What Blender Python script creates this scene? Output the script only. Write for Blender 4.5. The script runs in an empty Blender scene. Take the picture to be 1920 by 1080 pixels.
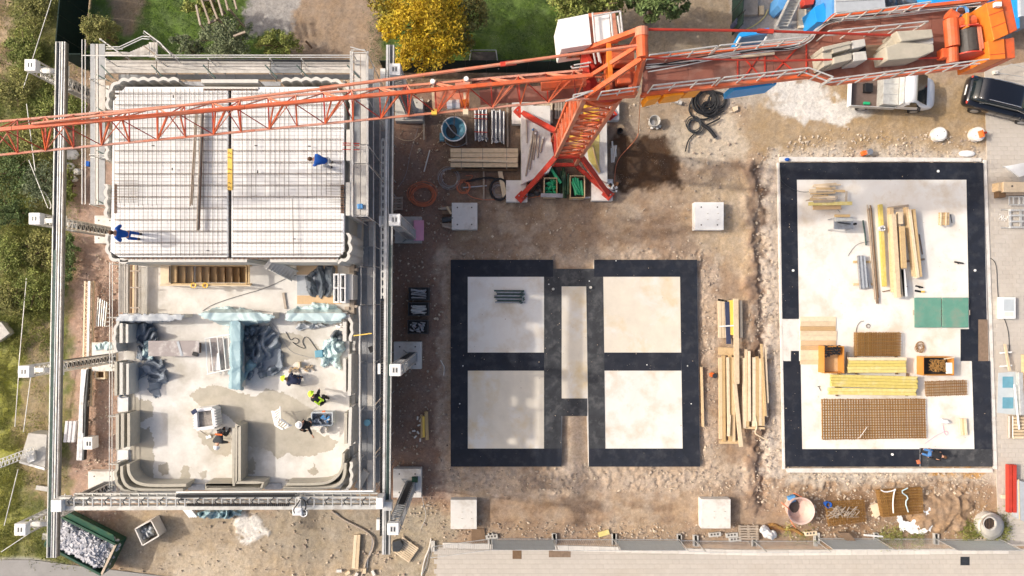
import bpy, math, random
import numpy as np
from mathutils import Vector, Matrix, Euler
random.seed(7)
R = math.radians
SC = bpy.context.scene
COL = SC.collection
# ------------------------------------------------------------------ camera, sky, sun, exposure
H, F, CX, TILT = 40.0, 1280.0, 910.0, R(1.12)      # camera height, focal length and principal column in photograph pixels
cd = bpy.data.cameras.new('camera'); cam = bpy.data.objects.new('camera', cd); COL.objects.link(cam)
cam.location = (0, 0, H); cam.rotation_euler = (TILT, 0, 0)
cd.sensor_width = 36; cd.lens = F/1920*36; cd.shift_x = (960-CX)/1920; cd.clip_end = 1000; cd.clip_start = .5
SC.camera = cam
SUN_EL, SUN_AZ = R(36), R(96.8)                     # the light comes from the left edge of the picture, a little from the top
w = bpy.data.worlds.new('World'); SC.world = w; w.use_nodes = True
sky = w.node_tree.nodes.new('ShaderNodeTexSky'); sky.sky_type = 'NISHITA'; sky.sun_disc = False
sky.sun_elevation = SUN_EL; sky.sun_rotation = -SUN_AZ + R(13.6); sky.air_density = .9; sky.dust_density = 7; sky.ozone_density = .3
bg = w.node_tree.nodes['Background']; bg.inputs[1].default_value = .15
w.node_tree.links.new(sky.outputs[0], bg.inputs[0])
sl = bpy.data.lights.new('sun', 'SUN'); sl.energy = 2.4; sl.angle = R(1.3); sl.color = (1, .93, .83)
so = bpy.data.objects.new('sun', sl); COL.objects.link(so)
sd = Vector((1, -.12, 0)).normalized()*math.cos(SUN_EL) - Vector((0, 0, math.sin(SUN_EL)))
so.rotation_euler = sd.to_track_quat('-Z', 'Y').to_euler()
sky.sun_rotation = math.atan2(-sd.x, -sd.y)
SC.view_settings.view_transform = 'Standard'; SC.view_settings.look = 'None'
SC.view_settings.exposure = .3; SC.view_settings.gamma = 1; SC.view_settings.use_curve_mapping = False
CT, ST = math.cos(TILT), math.sin(TILT)

def P(px, py, z=0.0):
    """the point at height z that the photograph shows at pixel px, py"""
    a, b = (px-CX)/F, -(py-540)/F
    dy, dz = CT*b + ST, ST*b - CT
    t = (z-H)/dz
    return Vector((t*a, t*dy, z))

def S(z=0.0): return (H-z)/F                        # metres per photograph pixel at height z

# ------------------------------------------------------------------ materials
MAT = {}
def mat(name, col, rough=.8, metal=0.0, var=.18, scale=3.0, bump=.0, bscale=30.0, rnd=.0, col2=None, col3=None, island=0.0, layers=0.0, stain=None, stainamt=.5, spec=.4, trans=0.0, coat=0.0, streak=None, sscale=.8):
    m = bpy.data.materials.new(name); m.use_nodes = True; nt = m.node_tree; N, L = nt.nodes, nt.links
    b = N['Principled BSDF']; b.inputs['Roughness'].default_value = rough; b.inputs['Metallic'].default_value = metal
    b.inputs['Specular IOR Level'].default_value = spec
    if coat: b.inputs['Coat Weight'].default_value = coat; b.inputs['Coat Roughness'].default_value = .08
    if trans: b.inputs['Transmission Weight'].default_value = trans
    tc = N.new('ShaderNodeTexCoord')
    def noise(sc, det=6, rough_=.6, vec=None, dist=0):
        n = N.new('ShaderNodeTexNoise'); n.inputs['Scale'].default_value = sc; n.inputs['Detail'].default_value = det
        n.inputs['Roughness'].default_value = rough_; n.inputs['Distortion'].default_value = dist
        L.new(vec if vec is not None else tc.outputs['Object'], n.inputs['Vector']); return n
    def ramp(src, a, c):
        r = N.new('ShaderNodeMapRange'); r.inputs[1].default_value = a; r.inputs[2].default_value = c; L.new(src, r.inputs[0]); return r.outputs[0]
    def mix(fac, a, c, mode='MIX'):
        x = N.new('ShaderNodeMix'); x.data_type = 'RGBA'; x.blend_type = mode
        if isinstance(fac, float): x.inputs[0].default_value = fac
        else: L.new(fac, x.inputs[0])
        for i, v in ((6, a), (7, c)):
            if isinstance(v, tuple): x.inputs[i].default_value = (*v[:3], 1)
            else: L.new(v, x.inputs[i])
        return x.outputs[2]
    vec = tc.outputs['Object']
    if streak:
        mp = N.new('ShaderNodeMapping'); mp.inputs['Scale'].default_value = streak; L.new(vec, mp.inputs[0]); vec = mp.outputs[0]
    lo = tuple(c*(1-var) for c in col); hi = tuple(min(1, c*(1+var)) for c in col)
    c = mix(ramp(noise(scale, 8, .65, vec).outputs[0], .3, .7), lo, hi if col2 is None else col2)
    if col3: c = mix(ramp(noise(scale*.37, 6, .6, None, .6).outputs[0], .48, .62), c, col3)
    if stain: 
        f = ramp(noise(sscale, 9, .62, None, .12).outputs[0], .5, .68)
        mm = N.new('ShaderNodeMath'); mm.operation = 'MULTIPLY'; L.new(f, mm.inputs[0]); mm.inputs[1].default_value = stainamt
        c = mix(mm.outputs[0], c, stain)
    if rnd:
        oi = N.new('ShaderNodeObjectInfo'); hs = N.new('ShaderNodeHueSaturation'); L.new(c, hs.inputs['Color'])
        r = N.new('ShaderNodeMapRange'); r.inputs[3].default_value = 1-rnd; r.inputs[4].default_value = 1+rnd; L.new(oi.outputs['Random'], r.inputs[0]); L.new(r.outputs[0], hs.inputs['Value'])
        r2 = N.new('ShaderNodeMapRange'); r2.inputs[3].default_value = 1+rnd*.7; r2.inputs[4].default_value = 1-rnd*.9; L.new(oi.outputs['Random'], r2.inputs[0]); L.new(r2.outputs[0], hs.inputs['Saturation'])
        c = hs.outputs[0]
    if island:
        g = N.new('ShaderNodeNewGeometry'); hs = N.new('ShaderNodeHueSaturation'); L.new(c, hs.inputs['Color'])
        r = N.new('ShaderNodeMapRange'); r.inputs[3].default_value = 1-island; r.inputs[4].default_value = 1+island; L.new(g.outputs['Random Per Island'], r.inputs[0]); L.new(r.outputs[0], hs.inputs['Value'])
        r2 = N.new('ShaderNodeMapRange'); r2.inputs[3].default_value = .5-island*.03; r2.inputs[4].default_value = .5+island*.03; L.new(g.outputs['Random Per Island'], r2.inputs[0]); L.new(r2.outputs[0], hs.inputs['Hue'])
        c = hs.outputs[0]
    L.new(c, b.inputs['Base Color'])
    h = None
    if bump:
        h = noise(bscale, 6, .7).outputs[0]
        bp = N.new('ShaderNodeBump'); bp.inputs['Strength'].default_value = min(1, bump); bp.inputs['Distance'].default_value = .03*max(1, bump); L.new(h, bp.inputs['Height']); L.new(bp.outputs[0], b.inputs['Normal'])
    if layers:
        wv = N.new('ShaderNodeTexWave'); wv.bands_direction = 'Z'; wv.inputs['Scale'].default_value = layers; wv.inputs['Distortion'].default_value = .3; L.new(tc.outputs['Object'], wv.inputs[0])
        bp = N.new('ShaderNodeBump'); bp.inputs['Strength'].default_value = .7; bp.inputs['Distance'].default_value = .02; L.new(wv.outputs[1], bp.inputs['Height']); L.new(bp.outputs[0], b.inputs['Normal'])
    MAT[name] = m; return m

mat('concrete', (.52, .5, .46), .9, var=.12, scale=4, bump=.4, bscale=40, stain=(.36, .34, .31), stainamt=.35)
mat('concrete_pale', (.72, .69, .64), .9, var=.07, scale=3, bump=.3, bscale=40, stain=(.46, .4, .33), stainamt=.6, sscale=1.6)
mat('printed', (.47, .44, .37), .95, var=.1, scale=5, layers=6.3)
mat('printed_pale', (.62, .6, .55), .95, var=.08, scale=5, layers=6.3)
mat('precast', (.84, .84, .83), .85, var=.035, scale=1.5, bump=.15, bscale=20, stain=(.7, .69, .68), stainamt=.5, streak=(.6, 6, 1))
mat('deck_slab', (.72, .69, .64), .9, col2=(.79, .77, .73), scale=1.1, stain=(.43, .395, .325), stainamt=.95, sscale=.3, bump=.3, bscale=14)
mat('bitumen', (.012, .016, .027), .72, var=.3, scale=2, bump=.2, bscale=60, col3=(.017, .02, .03), stain=(.07, .072, .08), stainamt=.4, sscale=1.9, rnd=.12)
mat('bitumen_dusty', (.045, .047, .052), .8, var=.3, scale=2, bump=.2, bscale=60, stain=(.12, .12, .12), stainamt=.8, sscale=2.2)
mat('slab_white', (.8, .775, .725), .9, var=.04, scale=1.2, col3=(.76, .72, .66), bump=.2, bscale=25, stain=(.6, .49, .35), stainamt=.7, sscale=.6)
mat('slab_cream', (.72, .65, .54), .9, var=.07, scale=1.2, col3=(.76, .72, .66), bump=.2, bscale=25, stain=(.66, .5, .26), stainamt=.85, sscale=.42)
mat('steel', (.42, .43, .45), .45, .7, var=.2, scale=6, stain=(.24, .22, .2), stainamt=.6, sscale=2.5)
mat('steel_pale', (.62, .62, .6), .5, .35, var=.14, scale=6, stain=(.42, .38, .33), stainamt=.6, sscale=2.2)
mat('alu', (.56, .56, .53), .5, .35, var=.14, scale=5, stain=(.36, .33, .29), stainamt=.7, sscale=1.8)
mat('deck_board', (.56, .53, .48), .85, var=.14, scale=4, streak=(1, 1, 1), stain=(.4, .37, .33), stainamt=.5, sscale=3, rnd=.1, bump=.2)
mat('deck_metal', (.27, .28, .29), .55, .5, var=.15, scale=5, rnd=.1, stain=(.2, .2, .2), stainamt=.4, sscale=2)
mat('rail_grey', (.13, .135, .135), .5, .3, var=.2, scale=4, stain=(.26, .24, .21), stainamt=.6, sscale=1.5)
mat('dark_steel', (.07, .075, .08), .5, .6, var=.3, scale=5)
mat('rack_green', (.07, .11, .1), .5, .5, var=.3, scale=5)
mat('black', (.012, .012, .014), .55, var=.3)
mat('rubber', (.018, .018, .02), .6, var=.3)
mat('crane', (.64, .115, .035), .5, var=.16, scale=3, col3=(.56, .16, .08), stain=(.4, .13, .07), stainamt=.6, sscale=2.5)
mat('crane_faded', (.6, .2, .115), .6, var=.14, scale=4, col3=(.55, .27, .18), stain=(.42, .22, .15), stainamt=.5, sscale=3)
mat('crane_red', (.5, .045, .025), .5, var=.2, scale=3, stain=(.25, .06, .04), stainamt=.6, sscale=2.5)
mat('amber', (.9, .33, .015), .5, var=.08)
mat('ballast', (.43, .395, .32), .9, var=.12, scale=3, bump=.4, stain=(.36, .33, .28), stainamt=.5, sscale=1.5)
mat('crane_deck', (.25, .085, .055), .75, col2=(.33, .13, .09), scale=1.3, col3=(.2, .08, .06), stain=(.36, .22, .17), stainamt=.6, sscale=1.2, bump=.3)
mat('crane_orange', (.78, .2, .025), .5, var=.14, scale=3, stain=(.55, .15, .04), stainamt=.5, sscale=2.5)
mat('chord_pink', (.6, .3, .22), .6, var=.2, scale=5, stain=(.4, .16, .1), stainamt=.7, sscale=4)
mat('blue', (.02, .3, .72), .45, var=.08, scale=2, stain=(.05, .25, .5), stainamt=.4)
mat('blue_work', (.015, .1, .42), .9, var=.2, scale=8)
mat('blue_jeans', (.06, .17, .4), .9, var=.2, scale=8)
mat('navy', (.04, .05, .1), .9, var=.2, scale=8)
mat('black_cloth', (.015, .016, .02), .9, var=.3, scale=8)
mat('grey_cloth', (.05, .055, .06), .9, var=.3, scale=8)
mat('skin', (.55, .3, .2), .6, var=.05)
mat('hair', (.1, .05, .025), .8, var=.3, scale=30)
mat('hivis', (.6, .9, .05), .6, var=.05)
mat('orange_plastic', (.85, .16, .03), .5, var=.05)
mat('orange_bin', (.58, .25, .05), .5, var=.1, scale=3, stain=(.4, .2, .08), stainamt=.5, sscale=3)
mat('helmet_white', (.85, .85, .84), .35, var=.02)
mat('white', (.82, .82, .8), .5, var=.05, stain=(.6, .58, .54), stainamt=.3, sscale=2)
mat('white_plastic', (.8, .8, .8), .35, var=.03)
mat('timber', (.62, .45, .25), .8, var=.14, scale=5, streak=(4, 4, .6), rnd=.16, stain=(.42, .28, .14), stainamt=.4, sscale=3)
mat('timber_pale', (.72, .58, .4), .8, var=.1, scale=5, rnd=.12, stain=(.5, .38, .24), stainamt=.4, sscale=3)
mat('timber_grey', (.4, .33, .26), .85, var=.15, scale=5, rnd=.15, stain=(.28, .22, .17), stainamt=.4, sscale=3)
mat('timber_dark', (.2, .13, .08), .85, var=.2, scale=5, rnd=.2)
mat('timber_yellow', (.66, .54, .17), .7, var=.12, scale=5, rnd=.1, stain=(.7, .62, .35), stainamt=.7, sscale=2.5)
mat('ply', (.58, .4, .22), .75, var=.1, scale=3, rnd=.12, stain=(.4, .26, .14), stainamt=.4, sscale=1.5)
mat('yellow_beam', (.85, .55, .08), .6, var=.1, rnd=.05)
mat('rebar', (.26, .12, .055), .85, var=.25, scale=6)
mat('girder', (.3, .23, .17), .85, var=.25, scale=6, island=.15)
mat('rebar_rust', (.31, .165, .05), .9, var=.25, scale=6, island=.15)
mat('rebar_grey', (.2, .165, .13), .75, .3, var=.25, scale=6, island=.15)
mat('tarp_dark', (.2, .235, .28), .6, var=.15, scale=3, spec=.5)
mat('tarp_black', (.1, .12, .145), .42, var=.2, scale=3, spec=.6)
mat('tarp_teal', (.44, .57, .59), .5, var=.08, scale=3, spec=.4, stain=(.6, .72, .73), stainamt=.5)
mat('tarp_teal_dark', (.25, .38, .43), .5, var=.1, scale=3)
mat('tarp_grey', (.42, .45, .48), .5, var=.1, scale=3)
mat('green_panel', (.13, .31, .235), .6, var=.12, scale=1.2, stain=(.25, .28, .22), stainamt=.8, sscale=1.2)
mat('green_plastic', (.01, .36, .15), .4, var=.1, rnd=.12)
mat('green_dark', (.015, .07, .042), .5, var=.25, scale=2, stain=(.08, .12, .04), stainamt=.6, sscale=1.5)
mat('fence_green', (.004, .02, .016), .85, var=.3, scale=4)
mat('rubble_white', (.52, .52, .55), .9, var=.1, island=.15)
mat('stone', (.5, .41, .32), .95, var=.2, scale=5, island=.35)
mat('paver', (.52, .475, .42), .9, var=.05, scale=2, stain=(.46, .4, .33), stainamt=.5, sscale=.4, rnd=.03, bump=.2)
mat('paver_rest', (.52, .475, .42), .9, var=.05, scale=2, stain=(.46, .4, .33), stainamt=.5, sscale=.4, island=.03, bump=.2)
mat('pave_joint', (.47, .425, .37), .95, var=.1, scale=4)
mat('kerb', (.68, .64, .58), .9, var=.08, scale=4, rnd=.05, bump=.2)
mat('asphalt', (.3, .29, .28), .9, var=.12, scale=1, bump=.3)
mat('path_grey', (.3, .28, .26), .9, var=.12, scale=1, bump=.4)
mat('car_paint', (.008, .009, .014), .2, .2, var=.05, coat=1)
mat('glass_dark', (.01, .015, .016), .08, var=.1, spec=.7)
mat('glass_green', (.12, .2, .17), .08, var=.1, spec=.7)
mat('car_white', (.78, .79, .8), .3, var=.03, coat=.6)
mat('chrome', (.8, .8, .8), .2, .9, var=.03)
mat('tray_brown', (.14, .1, .085), .8, var=.2, scale=3)
mat('foam', (.68, .67, .68), .8, var=.06, scale=4, bump=.3, bscale=12)
mat('mortar', (.3, .27, .24), .95, var=.3, scale=9, bump=1, bscale=12)
mat('dusty_table', (.34, .3, .29), .7, var=.12, scale=2, stain=(.75, .73, .7), stainamt=.9, sscale=1.2)
mat('tub_blue', (.13, .32, .42), .5, var=.15, scale=2)
mat('tub_pink', (.66, .5, .44), .6, var=.1, scale=2, stain=(.5, .3, .22), stainamt=.5, sscale=2)
mat('sludge', (.1, .085, .075), .7, var=.3, scale=3, bump=.6)
mat('pink', (.78, .36, .5), .7, var=.05, stain=(.7, .3, .42), stainamt=.4)
mat('hose_orange', (.62, .2, .1), .6, var=.1)
mat('hose_blue', (.1, .3, .6), .5, var=.1)
mat('red_paint', (.5, .05, .03), .55, var=.15, scale=3)
mat('banner', (.52, .57, .58), .7, var=.06, scale=3)
mat('banner_print', (.72, .75, .76), .7, var=.04)
mat('plastic_sheet', (.5, .55, .58), .3, var=.08, scale=2)
mat('bark', (.16, .11, .07), .9, var=.3, scale=5, bump=.5)
mat('leaf', (.17, .235, .05), .75, var=.4, scale=.9, col2=(.34, .36, .09), island=.4)
mat('leaf_dark', (.12, .17, .055), .75, var=.45, scale=.9, island=.4)
mat('leaf_olive', (.23, .24, .07), .75, var=.4, scale=.8, col2=(.38, .36, .11), island=.4)
mat('leaf_blue', (.17, .22, .11), .75, var=.4, scale=1.2, col2=(.27, .31, .17), island=.35)
mat('leaf_yellow', (.56, .35, .015), .75, var=.5, scale=.8, col2=(.78, .56, .03), col3=(.22, .2, .03), island=.3)
mat('grass_blade', (.2, .25, .05), .8, var=.4, scale=.5, col2=(.42, .4, .12), island=.35)
mat('lawn_blade', (.045, .11, .02), .8, var=.4, scale=.5, col2=(.09, .15, .035), island=.35)
mat('wet_mortar', (.43, .395, .325), .8, var=.12, scale=2.2, stain=(.56, .52, .45), stainamt=.6, sscale=1.2)
mat('powder', (.85, .84, .82), .95, var=.05, scale=4, bump=.5, bscale=8)

# ------------------------------------------------------------------ mesh building
ORG = {}
def org(o):
    return ORG.get(o, Vector((0, 0, 0))) if o is not None else Vector((0, 0, 0))
class MB:
    def __init__(s): s.v = []; s.f = []
    def add(s, vs, fs):
        n = len(s.v); s.v += [tuple(v) for v in vs]; s.f += [tuple(i+n for i in f) for f in fs]; return s
    def box(s, x0, x1, y0, y1, z0, z1):
        return s.add([(x, y, z) for z in (z0, z1) for x, y in ((x0, y0), (x1, y0), (x1, y1), (x0, y1))],
                     [(3, 2, 1, 0), (4, 5, 6, 7), (0, 1, 5, 4), (1, 2, 6, 5), (2, 3, 7, 6), (3, 0, 4, 7)])
    def cbox(s, c, sx, sy, sz, rz=0, tilt=0):
        M = Matrix.Rotation(rz, 3, 'Z') @ Matrix.Rotation(tilt, 3, 'X'); c = Vector(c)
        vs = [c + M @ Vector((a*sx/2, b*sy/2, d*sz/2)) for d in (-1, 1) for a, b in ((-1, -1), (1, -1), (1, 1), (-1, 1))]
        return s.add(vs, [(3, 2, 1, 0), (4, 5, 6, 7), (0, 1, 5, 4), (1, 2, 6, 5), (2, 3, 7, 6), (3, 0, 4, 7)])
    def beam(s, p, q, w, h=None, up=(0, 0, 1)):
        h = h or w; p, q = Vector(p), Vector(q); d = (q-p).normalized(); up = Vector(up)
        a = d.cross(up)
        if a.length < 1e-3: a = d.cross(Vector((0, 1, 0)))
        a = a.normalized(); b = a.cross(d)
        vs = [e + a*(i*w/2) + b*(j*h/2) for e in (p, q) for i, j in ((-1, -1), (1, -1), (1, 1), (-1, 1))]
        return s.add(vs, [(0, 1, 2, 3), (7, 6, 5, 4), (0, 4, 5, 1), (1, 5, 6, 2), (2, 6, 7, 3), (3, 7, 4, 0)])
    def tube(s, p, q, r, n=6): return s.path([p, q], r, n)
    def path(s, pts, r, n=5, closed=False, caps=True):
        pts = [Vector(p) for p in pts]; k = len(pts); base = len(s.v); a = None
        for i in range(k):
            if closed: d = pts[(i+1) % k]-pts[i-1]
            else: d = pts[min(i+1, k-1)]-pts[max(i-1, 0)]
            if d.length < 1e-9: d = Vector((1, 0, 0))
            d.normalize()
            if a is None: a = d.cross(Vector((0, 0, 1)) if abs(d.z) < .9 else Vector((0, 1, 0))).normalized()
            else:
                a = a - d*a.dot(d)
                a = a.normalized() if a.length > 1e-6 else d.orthogonal().normalized()
            b = d.cross(a)
            rr = r[i] if isinstance(r, (list, tuple)) else r
            for j in range(n):
                t = 2*math.pi*j/n; s.v.append(tuple(pts[i]+a*(math.cos(t)*rr)+b*(math.sin(t)*rr)))
        for i in range(k if closed else k-1):
            for j in range(n):
                i2 = (i+1) % k; s.f.append((base+i*n+j, base+i*n+(j+1) % n, base+i2*n+(j+1) % n, base+i2*n+j))
        if caps and not closed:
            s.f.append(tuple(base+j for j in range(n))[::-1]); s.f.append(tuple(base+(k-1)*n+j for j in range(n)))
        return s
    def prism(s, poly, z0, z1):
        n = len(poly); vs = [(p[0], p[1], z0) for p in poly]+[(p[0], p[1], z1) for p in poly]
        ar = sum(poly[i][0]*poly[(i+1) % n][1]-poly[(i+1) % n][0]*poly[i][1] for i in range(n))
        top = tuple(range(n, 2*n)); bot = tuple(range(n))
        if ar < 0: top = top[::-1]
        else: bot = bot[::-1]
        fs = [top, bot]
        for i in range(n):
            j = (i+1) % n; q = (i, j, n+j, n+i); fs.append(q if ar > 0 else q[::-1])
        return s.add(vs, fs)
    def cyl(s, x, y, z0, z1, r, n=20, r2=None):
        r2 = r if r2 is None else r2
        vs = [(x+r*math.cos(2*math.pi*i/n), y+r*math.sin(2*math.pi*i/n), z0) for i in range(n)]+[(x+r2*math.cos(2*math.pi*i/n), y+r2*math.sin(2*math.pi*i/n), z1) for i in range(n)]
        return s.add(vs, [tuple(range(n))[::-1], tuple(range(n, 2*n))]+[(i, (i+1) % n, n+(i+1) % n, n+i) for i in range(n)])
    def lathe(s, x, y, prof, n=24):
        b = len(s.v)
        for r, z in prof:
            for i in range(n): s.v.append((x+r*math.cos(2*math.pi*i/n), y+r*math.sin(2*math.pi*i/n), z))
        for k in range(len(prof)-1):
            for i in range(n): s.f.append((b+k*n+i, b+k*n+(i+1) % n, b+(k+1)*n+(i+1) % n, b+(k+1)*n+i))
        return s
    def ball(s, c, rx, ry=None, rz=None, n=10, m=7):
        ry = ry or rx; rz = rz or rx; b = len(s.v)
        for k in range(m+1):
            t = math.pi*k/m
            for i in range(n): s.v.append((c[0]+rx*math.sin(t)*math.cos(2*math.pi*i/n), c[1]+ry*math.sin(t)*math.sin(2*math.pi*i/n), c[2]+rz*math.cos(t)))
        for k in range(m):
            for i in range(n): s.f.append((b+k*n+i, b+(k+1)*n+i, b+(k+1)*n+(i+1) % n, b+k*n+(i+1) % n))
        return s
    def build(s, name, m, parent=None, smooth=False, bevel=0, kind=None):
        o0 = org(parent)
        me = bpy.data.meshes.new(name); me.from_pydata([(v[0]-o0.x, v[1]-o0.y, v[2]-o0.z) for v in s.v], [], s.f); me.update()
        if smooth: me.polygons.foreach_set('use_smooth', [True]*len(me.polygons))
        me.materials.append(MAT[m]); o = bpy.data.objects.new(name, me); COL.objects.link(o)
        if parent is not None: o.parent = parent; ORG[o] = o0
        if bevel:
            b = o.modifiers.new('bevel', 'BEVEL'); b.width = bevel; b.segments = 2; b.limit_method = 'ANGLE'
        if kind: o['kind'] = kind
        return o

def tag(o, label=None, cat=None, group=None, kind=None):
    if label: o['label'] = label
    if cat: o['category'] = cat
    if group: o['group'] = group
    if kind: o['kind'] = kind
    return o
def thing(name, label, cat, at=(0, 0, 0), group=None):
    o = bpy.data.objects.new(name, None); COL.objects.link(o); o.location = at; o.empty_display_size = .2; ORG[o] = Vector(at)
    return tag(o, label, cat, group)
def one(mb, name, m, label, cat, group=None, **k): return tag(mb.build(name, m, **k), label, cat, group)
def struct(mb, name, m, **k): return tag(mb.build(name, m, **k), kind='structure')
def dup(t, label=None, at=None, rz=0, group=None):
    r = t.copy(); COL.objects.link(r)
    if at is not None: r.location = at
    r.rotation_euler = (0, 0, rz)
    if label: r['label'] = label
    if group: r['group'] = group
    for ch in list(t.children):
        c = ch.copy(); COL.objects.link(c); c.parent = r
        for g in list(ch.children):
            d = g.copy(); COL.objects.link(d); d.parent = c
    return r
def PX(x0, y0, x1, y1, z):
    """world x0,x1,y0,y1 of the pixel rectangle at height z"""
    a, b = P(x0, y0, z), P(x1, y1, z); return a.x, b.x, b.y, a.y
def poly(pts, z): return [tuple(P(x, y, z)[:2]) for x, y in pts]
def pbox(mb, x0, y0, x1, y1, z0, z1): return mb.prism(poly([(x0, y0), (x1, y0), (x1, y1), (x0, y1)], z1), z0, z1)
def plank(mb, p, q, w, h):
    mb.beam(p, q, w, h); return mb

# ------------------------------------------------------------------ numpy noise
def _hash(ix, iy, seed):
    h = (ix.astype(np.int64)*374761393 + iy.astype(np.int64)*668265263 + seed*1442695041) & 0xffffffff
    h = ((h ^ (h >> 13))*1274126177) & 0xffffffff
    return ((h ^ (h >> 16)) & 0xffff)/65535.0
def vnoise(x, y, seed=0):
    ix, iy = np.floor(x), np.floor(y); fx, fy = x-ix, y-iy; fx = fx*fx*(3-2*fx); fy = fy*fy*(3-2*fy)
    a, b, c, d = _hash(ix, iy, seed), _hash(ix+1, iy, seed), _hash(ix, iy+1, seed), _hash(ix+1, iy+1, seed)
    return (a*(1-fx)+b*fx)*(1-fy)+(c*(1-fx)+d*fx)*fy
def fbm(x, y, seed=0, oct=5, gain=.55):
    t = 0; a = 1; n = 0
    for i in range(oct): t = t+a*vnoise(x*2**i, y*2**i, seed+i*17); n += a; a *= gain
    return t/n
def in_poly(X, Y, pts):
    ins = np.zeros(X.shape, bool); n = len(pts)
    for i in range(n):
        (x1, y1), (x2, y2) = pts[i], pts[(i+1) % n]
        c = ((y1 > Y) != (y2 > Y)) & (X < (x2-x1)*(Y-y1)/((y2-y1) or 1e-9)+x1); ins ^= c
    return ins
def to_px(X, Y, Z=0.0):
    """where the photograph shows a world point"""
    dx, dy, dz = X, Y, Z-H
    yc = CT*dy + ST*dz; zc = -ST*dy + CT*dz
    return CX + F*dx/(-zc), 540 - F*yc/(-zc)
def np_mesh(name, V, Fc, m, parent=None, smooth=False, kind=None):
    me = bpy.data.meshes.new(name); k = Fc.shape[1]
    me.vertices.add(len(V)); me.vertices.foreach_set('co', np.ascontiguousarray(V, dtype=np.float32).ravel())
    me.loops.add(Fc.size); me.loops.foreach_set('vertex_index', np.ascontiguousarray(Fc, dtype=np.int32).ravel())
    me.polygons.add(len(Fc)); me.polygons.foreach_set('loop_start', np.arange(0, Fc.size, k, dtype=np.int32)); me.polygons.foreach_set('loop_total', np.full(len(Fc), k, dtype=np.int32))
    me.polygons.foreach_set('use_smooth', np.full(len(Fc), smooth)); me.update(calc_edges=True)
    me.materials.append(MAT[m] if isinstance(m, str) else m); o = bpy.data.objects.new(name, me); COL.objects.link(o)
    if parent is not None: o.parent = parent; ORG[o] = org(parent)
    if kind: o['kind'] = kind
    return o
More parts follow.
